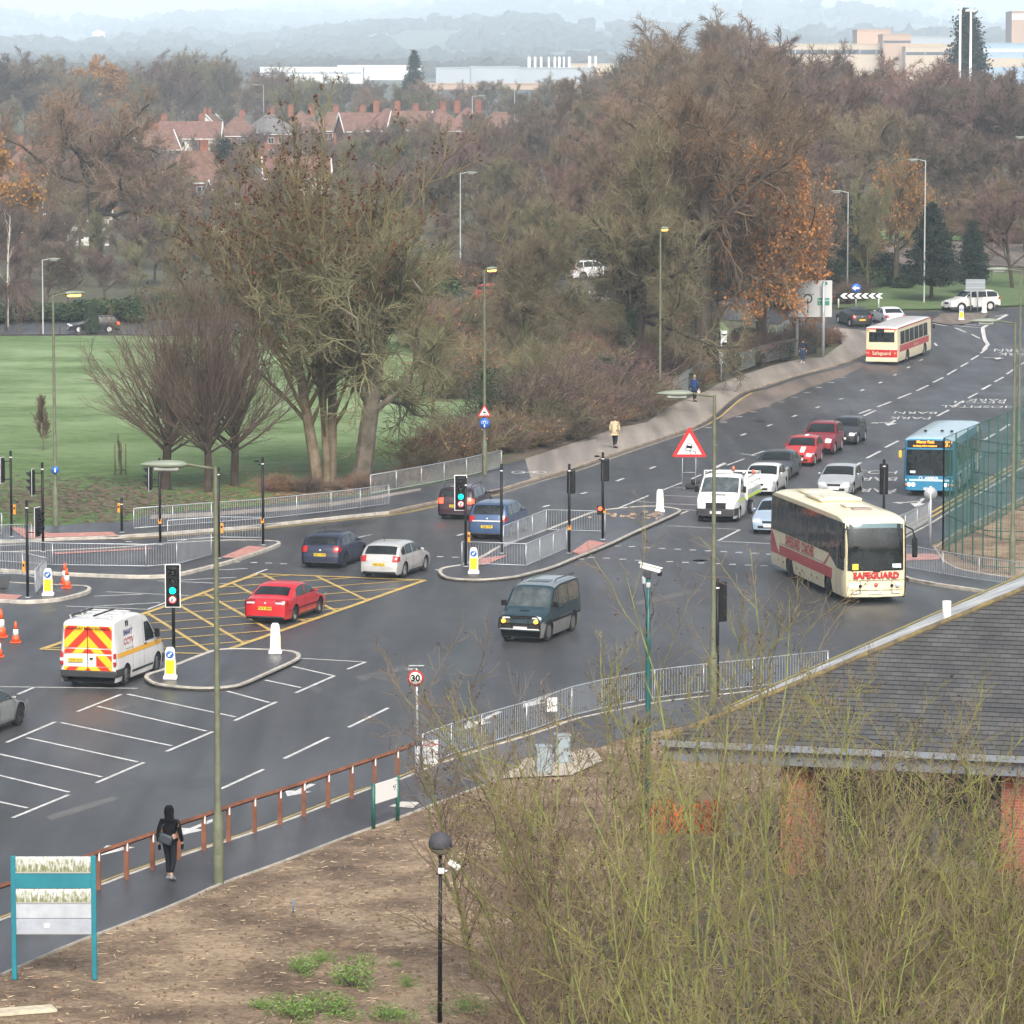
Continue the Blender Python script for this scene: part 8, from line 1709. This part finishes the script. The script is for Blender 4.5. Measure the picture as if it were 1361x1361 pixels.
tree('round3', 1075, 340, 240, "bare tree directly behind the big direction board", wide=.8); tree('oak1', 1030, 330, 190, "dark limbed oak rising behind the orange oak on the right", wide=.7); tree('oaklf', 1062, 298, 350, "low orange-leaved branch tree in front of the big direction board", wide=.75)
tree('round4', 720, 320, 265, "olive bare tree among the twigs left of the ivy-clad oak", wide=.8); tree('round1', 760, 370, 235, "brown bare tree behind the silver estate car", wide=.9); tree('round4', 655, 360, 262, "olive bare tree above the red hatchback", wide=.9); tree('round2', 590, 365, 285, "grey bare tree above the far road left of the red hatchback", wide=.9); tree('bushd', 690, 372, 250, "dark thicket tree above the far road", wide=1.3, cat="tree")
# -- shrubs along the path and the far road
def shrubs(pts, keys, label, group, h0, h1, n, wide=(1.0,1.6), jp=8):
    for i in range(n):
        t = (i+TR.random())/n*(len(pts)-1); k = int(t); f = t-k; px = pts[k][0]*(1-f)+pts[k+1][0]*f+TR.uniform(-jp,jp); py = pts[k][1]*(1-f)+pts[k+1][1]*f+TR.uniform(-jp*.35,jp*.35); g = G(px, py)
        tree(TR.choice(keys), CX+F*g.x/g.y, g.y, None, label, group, wide=TR.uniform(*wide), hgt_=TR.uniform(h0,h1), cat="shrub", name="shrub")
shrubs([(560,632),(600,618),(640,606),(690,598),(740,586),(790,572),(840,556),(885,535)], ['bushb','bushb','bushr','busho'], "purple-brown twiggy shrub in the hedge along the beige footpath", "twiggy hedge shrubs along the beige footpath", 1.6, 2.6, 34)
shrubs([(680,585),(740,570),(800,552),(860,520),(890,505)], ['bushb','bushr','bushd','bushb','busho','bushb','ev2'], "taller dark shrub in the second row behind the footpath hedge", "second row shrubs behind the footpath hedge", 2.4, 3.8, 20)
shrubs([(700,540),(760,530),(850,500),(900,480)], ['busho','busho','bushr','bushb'], "olive shrub in the thicket around the ivy-clad oak", "olive thicket shrubs around the ivy-clad oak", 2.5, 4.2, 18)
shrubs([(350,655),(420,652),(500,650),(560,640)], ['bushr','bushb'], "low brown undergrowth shrub at the foot of the big bare trees", "undergrowth shrubs at the foot of the big bare trees", .5, 1.0, 14, jp=12)
shrubs([(890,528),(930,508),(960,492),(1000,484),(1060,468)], ['ev2','bushr','bushb'], "shrub behind the palisade fence near the bus stop", "shrubs behind the palisade fence", 1.6, 2.6, 18)
shrubs([(1060,462),(1090,458),(1108,455)], ['bushr','bushb'], "reddish shrub by the posts of the big direction board", "reddish shrubs by the direction board", .8, 1.5, 7)
shrubs([(-20,427),(100,427),(180,427)], ['ev1','ev1'], "clipped green hedge bush behind the far road on the left", "green hedge bushes behind the far road", 1.6, 2.4, 10, wide=(1.6,2.2), jp=6)
shrubs([(200,422),(330,415),(480,402),(600,388)], ['bushr','bushd','busho','ev1'], "brown bush behind the far road seen through the trees", "brown bushes behind the far road", 2, 3.6, 18, wide=(1.2,1.8))
shrubs([(450,436),(560,425),(640,416),(720,424),(800,425),(880,432)], ['bushr','bushb'], "low brown shrub on the field side of the far road", "low shrubs on the field side of the far road", .5, 1.1, 14)
shrubs([(640,380),(720,368),(800,360),(900,368),(1000,385)], ['bushd','ev2','bushb'], "dark bush above the far road in the middle", "dark bushes above the far road", 2.5, 4.5, 20, wide=(1.2,1.9))
shrubs([(1110,385),(1150,378),(1215,372)], ['ev1','ev2','ev1'], "dark green laurel bush behind the chevron board", "laurel bushes behind the chevron board", 1.6, 2.4, 10, wide=(1.5,2.0))
shrubs([(1000,412),(1060,408),(1110,404),(1150,400)], ['bushd','bushr','ev2'], "brown bush left of the chevron board", "bushes left of the chevron board", 1.2, 2.2, 8)
shrubs([(1250,315),(1300,318),(1361,322)], ['bushb','bushr'], "reddish bush on the green mound at the right", "bushes on the green mound", 2, 3, 6)
t = treeg('ev2', (122,444), 404, "narrow black-green bush standing in front of the black estate car", wide=.28, cat="shrub", name="shrub")
shrubs([(560,470),(620,450),(700,445),(800,450),(860,460)], ['busho','bushr','bushb','busho'], "tall brown scrub bush in the middle of the field beyond the footpath hedge", "brown scrub bushes in the middle of the field", 2.5, 4.5, 22, jp=26)
shrubs([(600,530),(660,510),(720,490),(800,480),(850,480)], ['busho','bushr','bushb'], "olive scrub bush between the field and the footpath hedge", "olive scrub bushes near the footpath hedge", 2.0, 3.8, 22, jp=26)
for i, (px, py, yt, k_, w_) in enumerate(((575,560,420,'round4',.8),(700,520,300,'round4',.8),(735,455,300,'round4',.9),(905,480,220,'round3',.8),(555,445,350,'round1',.9))): treeg(k_, (px,py), yt, "thin bare tree in the scrub between the multi-stemmed tree and the ivy-clad oak", wide=w_, group="thin bare trees in the middle scrub")
# foreground leafy green plants
for i, (px, py, s_, w_) in enumerate(((352,1348,.35,1.3),(402,1300,.55,.8),(425,1285,.4,.6),(470,1318,.75,.8),(448,1352,.55,1.2),(395,1361,.6,1.0),(505,1361,.45,1.3),(545,1318,.4,.5),(612,1352,.5,1.1),(530,1290,.25,.6))):
    g = G(px, py); tree('evb', CX+F*g.x/g.y, g.y, None, "bright green leafy bramble patch at the bottom edge on the bare soil", "bright green bramble patches at the bottom edge", wide=w_*1.3, hgt_=s_*1.0, cat="shrub", name="bramble", sink=-.02)
# -- foreground bare saplings (close, tall, behind which the soil bank and building show)
def sapling_mesh(seed, Hh, lean, stems=4, spread=.25, bushy=1.0):
    r = np.random.default_rng(seed); N = stems; a = r.uniform(0,6.283,N); P0 = np.stack([r.normal(size=N)*.25, r.normal(size=N)*.25, np.zeros(N)], 1); d = np.stack([np.cos(a)*spread+lean, np.sin(a)*spread, np.ones(N)], 1)
    P, R = grow(P0, d, Hh*r.uniform(.72,1.03,N), np.full(N,.052), np.full(N,.008), 14, .065, .02, r)
    p, d, L, rr = kids(P, R, int(15*bushy), .10, .97, 40, 11, .50, r, .5, .62); P1, R1 = grow(p, d, L, np.clip(rr,.009,.026), np.full(len(L),.005), 9, .085, .035, r)
    p, d, L, rr = kids(P1, R1, int(11*bushy), .08, .96, 42, 12, .42, r, .6, .5); P2, R2 = grow(p, d, L, np.clip(rr,.006,.010), np.full(len(L),.004), 5, .11, .045, r)
    p, d, L, rr = kids(P2, R2, int(4*bushy), .12, .95, 40, 14, .45, r, .6, .4); P3, R3 = grow(p, d, np.maximum(L,.10), np.full(len(L), .0040), np.full(len(L), .0028), 3, .13, .04, r)
    tips = np.concatenate([P3[:, -1], P2[:, -1], P1[:, -1]]); hi = tips[:, 2] > Hh*.45; tb = tips[hi]; tb = tb[r.random(len(tb)) < .14]; c = (tb[:, None]+r.normal(size=(len(tb), 4, 3))*[.016,.016,.028]).reshape(-1, 3)
    return P, R, P1, R1, P2, R2, P3, R3, c, r
FB = mat("lichen_bark", (.25,.28,.085), .9, col2=(.13,.135,.06), scale=2.2, spec=.15); FB2 = mat("lichen_twig", (.26,.275,.065), .9, col2=(.15,.12,.065), scale=1.4, spec=.15); FB3 = mat("reddish_twig", (.20,.135,.105), .85, col2=(.16,.14,.075), scale=1.1, spec=.2); FB4 = mat("brown_twig", (.195,.145,.085), .9, col2=(.11,.082,.058), scale=1.4, spec=.15); BUD = mat("dark_buds", (.055,.028,.022), .9)
FG = [(640,84,930,0,-.10,2),(700,82,925,0,-.04,2),(745,78,900,0,-.10,2),(805,75,950,0,-.25,3),(700,76,1100,0,-.20,2),(775,72,1120,0,-.25,3),(1100,76,1010,0,.05,4),(1230,77,1000,0,-.05,4),(1340,75,980,0,0,4),(770,84,850,0,-.05,3),(860,77,905,0,-.42,4),(905,84,842,0,-.02,4),(985,82,780,0,.02,3),(1035,86,835,0,.05,3),(930,75,980,0,-.30,4),(1110,78,930,0,.0,4),(1190,75,960,0,.04,4),(1270,79,925,0,-.03,4),(1350,76,930,0,.03,5),(880,71,1060,0,.06,4),(1060,68,1090,0,.04,5),(1200,68,1080,0,-.05,5),(1330,69,1090,0,.05,5),(1000,67,1150,0,-.25,4),(1290,64,1200,0,0,5),(1050,63,1240,0,0,4),(900,66,1250,0,-.15,4),(1390,70,1000,0,-.1,5)]
fgl = ["tall bare lichen-green sapling in the foreground thicket, its top over the road","bare lichen-green sapling in the dense lower thicket at the bottom right"]
for i, (px, D, yt, hh, lean, st) in enumerate(FG):
    x = (px-CX)/F*D; base = Vector((x, D, .05 if D > 78 else -.2-.12*(78-D))); Hh = hh or max(2.5, height_px(base, yt)*1.03)
    P, R, P1, R1, P2, R2, P3, R3, c, r = sapling_mesh(200+i, Hh, lean, st, .26 if D > 74 else .40, .85 if D > 74 else 1.0)
    t = empty("bare_sapling", base, 0, fgl[0] if yt and yt < 1000 else fgl[1], "sapling", "tall foreground saplings over the road" if yt and yt < 1000 else "dense lower saplings at the bottom right")
    link("trunk", tree_mesh("trunk", [(P,R,7,0)], [FB]), t); link("crown", tree_mesh("crown", [(P1,R1,5,0),(P2,R2,4,1),(P3,R3,3,2)], [FB4, FB3 if i % 3 == 0 else FB4, FB3, BUD] if px < 860 else [FB2, FB3 if i % 3 == 0 else FB2, FB3, BUD], [(c, .020, 3)], r), t)

# ---------------------------------------------------------------- far wooded hillside (one mass) and haze
r = np.random.default_rng(99); n = 6500; D = 1700*np.exp(r.uniform(0, 2.05, n)); px = r.uniform(-120, 1480, n)
cl = np.sin(px/90+D/300)+np.sin(px/37+2)+np.sin(D/170+px/200); keep = (cl > -.6) & ~((D < 2750) & (((px > 320) & (px < 880)) | (px > 960))); D, px = D[keep], px[keep]; X = (px-CX)/F*D; Z = hz(X, D)
bmv, bmf = [], []; ico = bmesh.new(); bmesh.ops.create_icosphere(ico, subdivisions=2, radius=1); iv = np.array([v.co[:] for v in ico.verts]); ifc = np.array([[v.index for v in f.verts] for f in ico.faces]); ico.free()
V = []; Fc = []
for k in range(len(D)):
    s = r.uniform(4.5, 8)*(D[k]/2500)**.72; sc_ = np.array([s*r.uniform(.8,1.6), s, s*r.uniform(.7,1.1)]); jit = 1+.22*r.normal(size=(len(iv),1)); V.append(iv*jit*sc_+[X[k], D[k], Z[k]+s*.45]); Fc.append(ifc+k*len(iv))
me = npmesh("far_woods", np.concatenate(V), [np.concatenate(Fc)], [mat("far_wood", (.060,.055,.040), .95, col2=(.030,.032,.024), scale=.02)], smooth=True); tag(link("far_woods", me), "hazy wooded hillsides beyond the sheds", kind="stuff")
# haze: one closed box of even air round everything
zmin = -1.4
hb = MB(); hb.box((0, 9160, (zmin+520)/2), (19000, 18680, 520-zmin), None); ho = hb.build("haze", None)
hm = bpy.data.materials.new("haze_air"); hm.use_nodes = True; n = hm.node_tree; n.nodes.remove(n.nodes["Principled BSDF"]); pv = n.nodes.new("ShaderNodeVolumePrincipled"); pv.inputs["Color"].default_value = (.70,.85,1.0,1); pv.inputs["Density"].default_value = .00016; pv.inputs["Anisotropy"].default_value = -.35
n.links.new(pv.outputs[0], [x for x in n.nodes if x.type == 'OUTPUT_MATERIAL'][0].inputs["Volume"]); ho.data.materials.append(hm); tag(ho, "pale blue haze over the distant hills", kind="stuff")
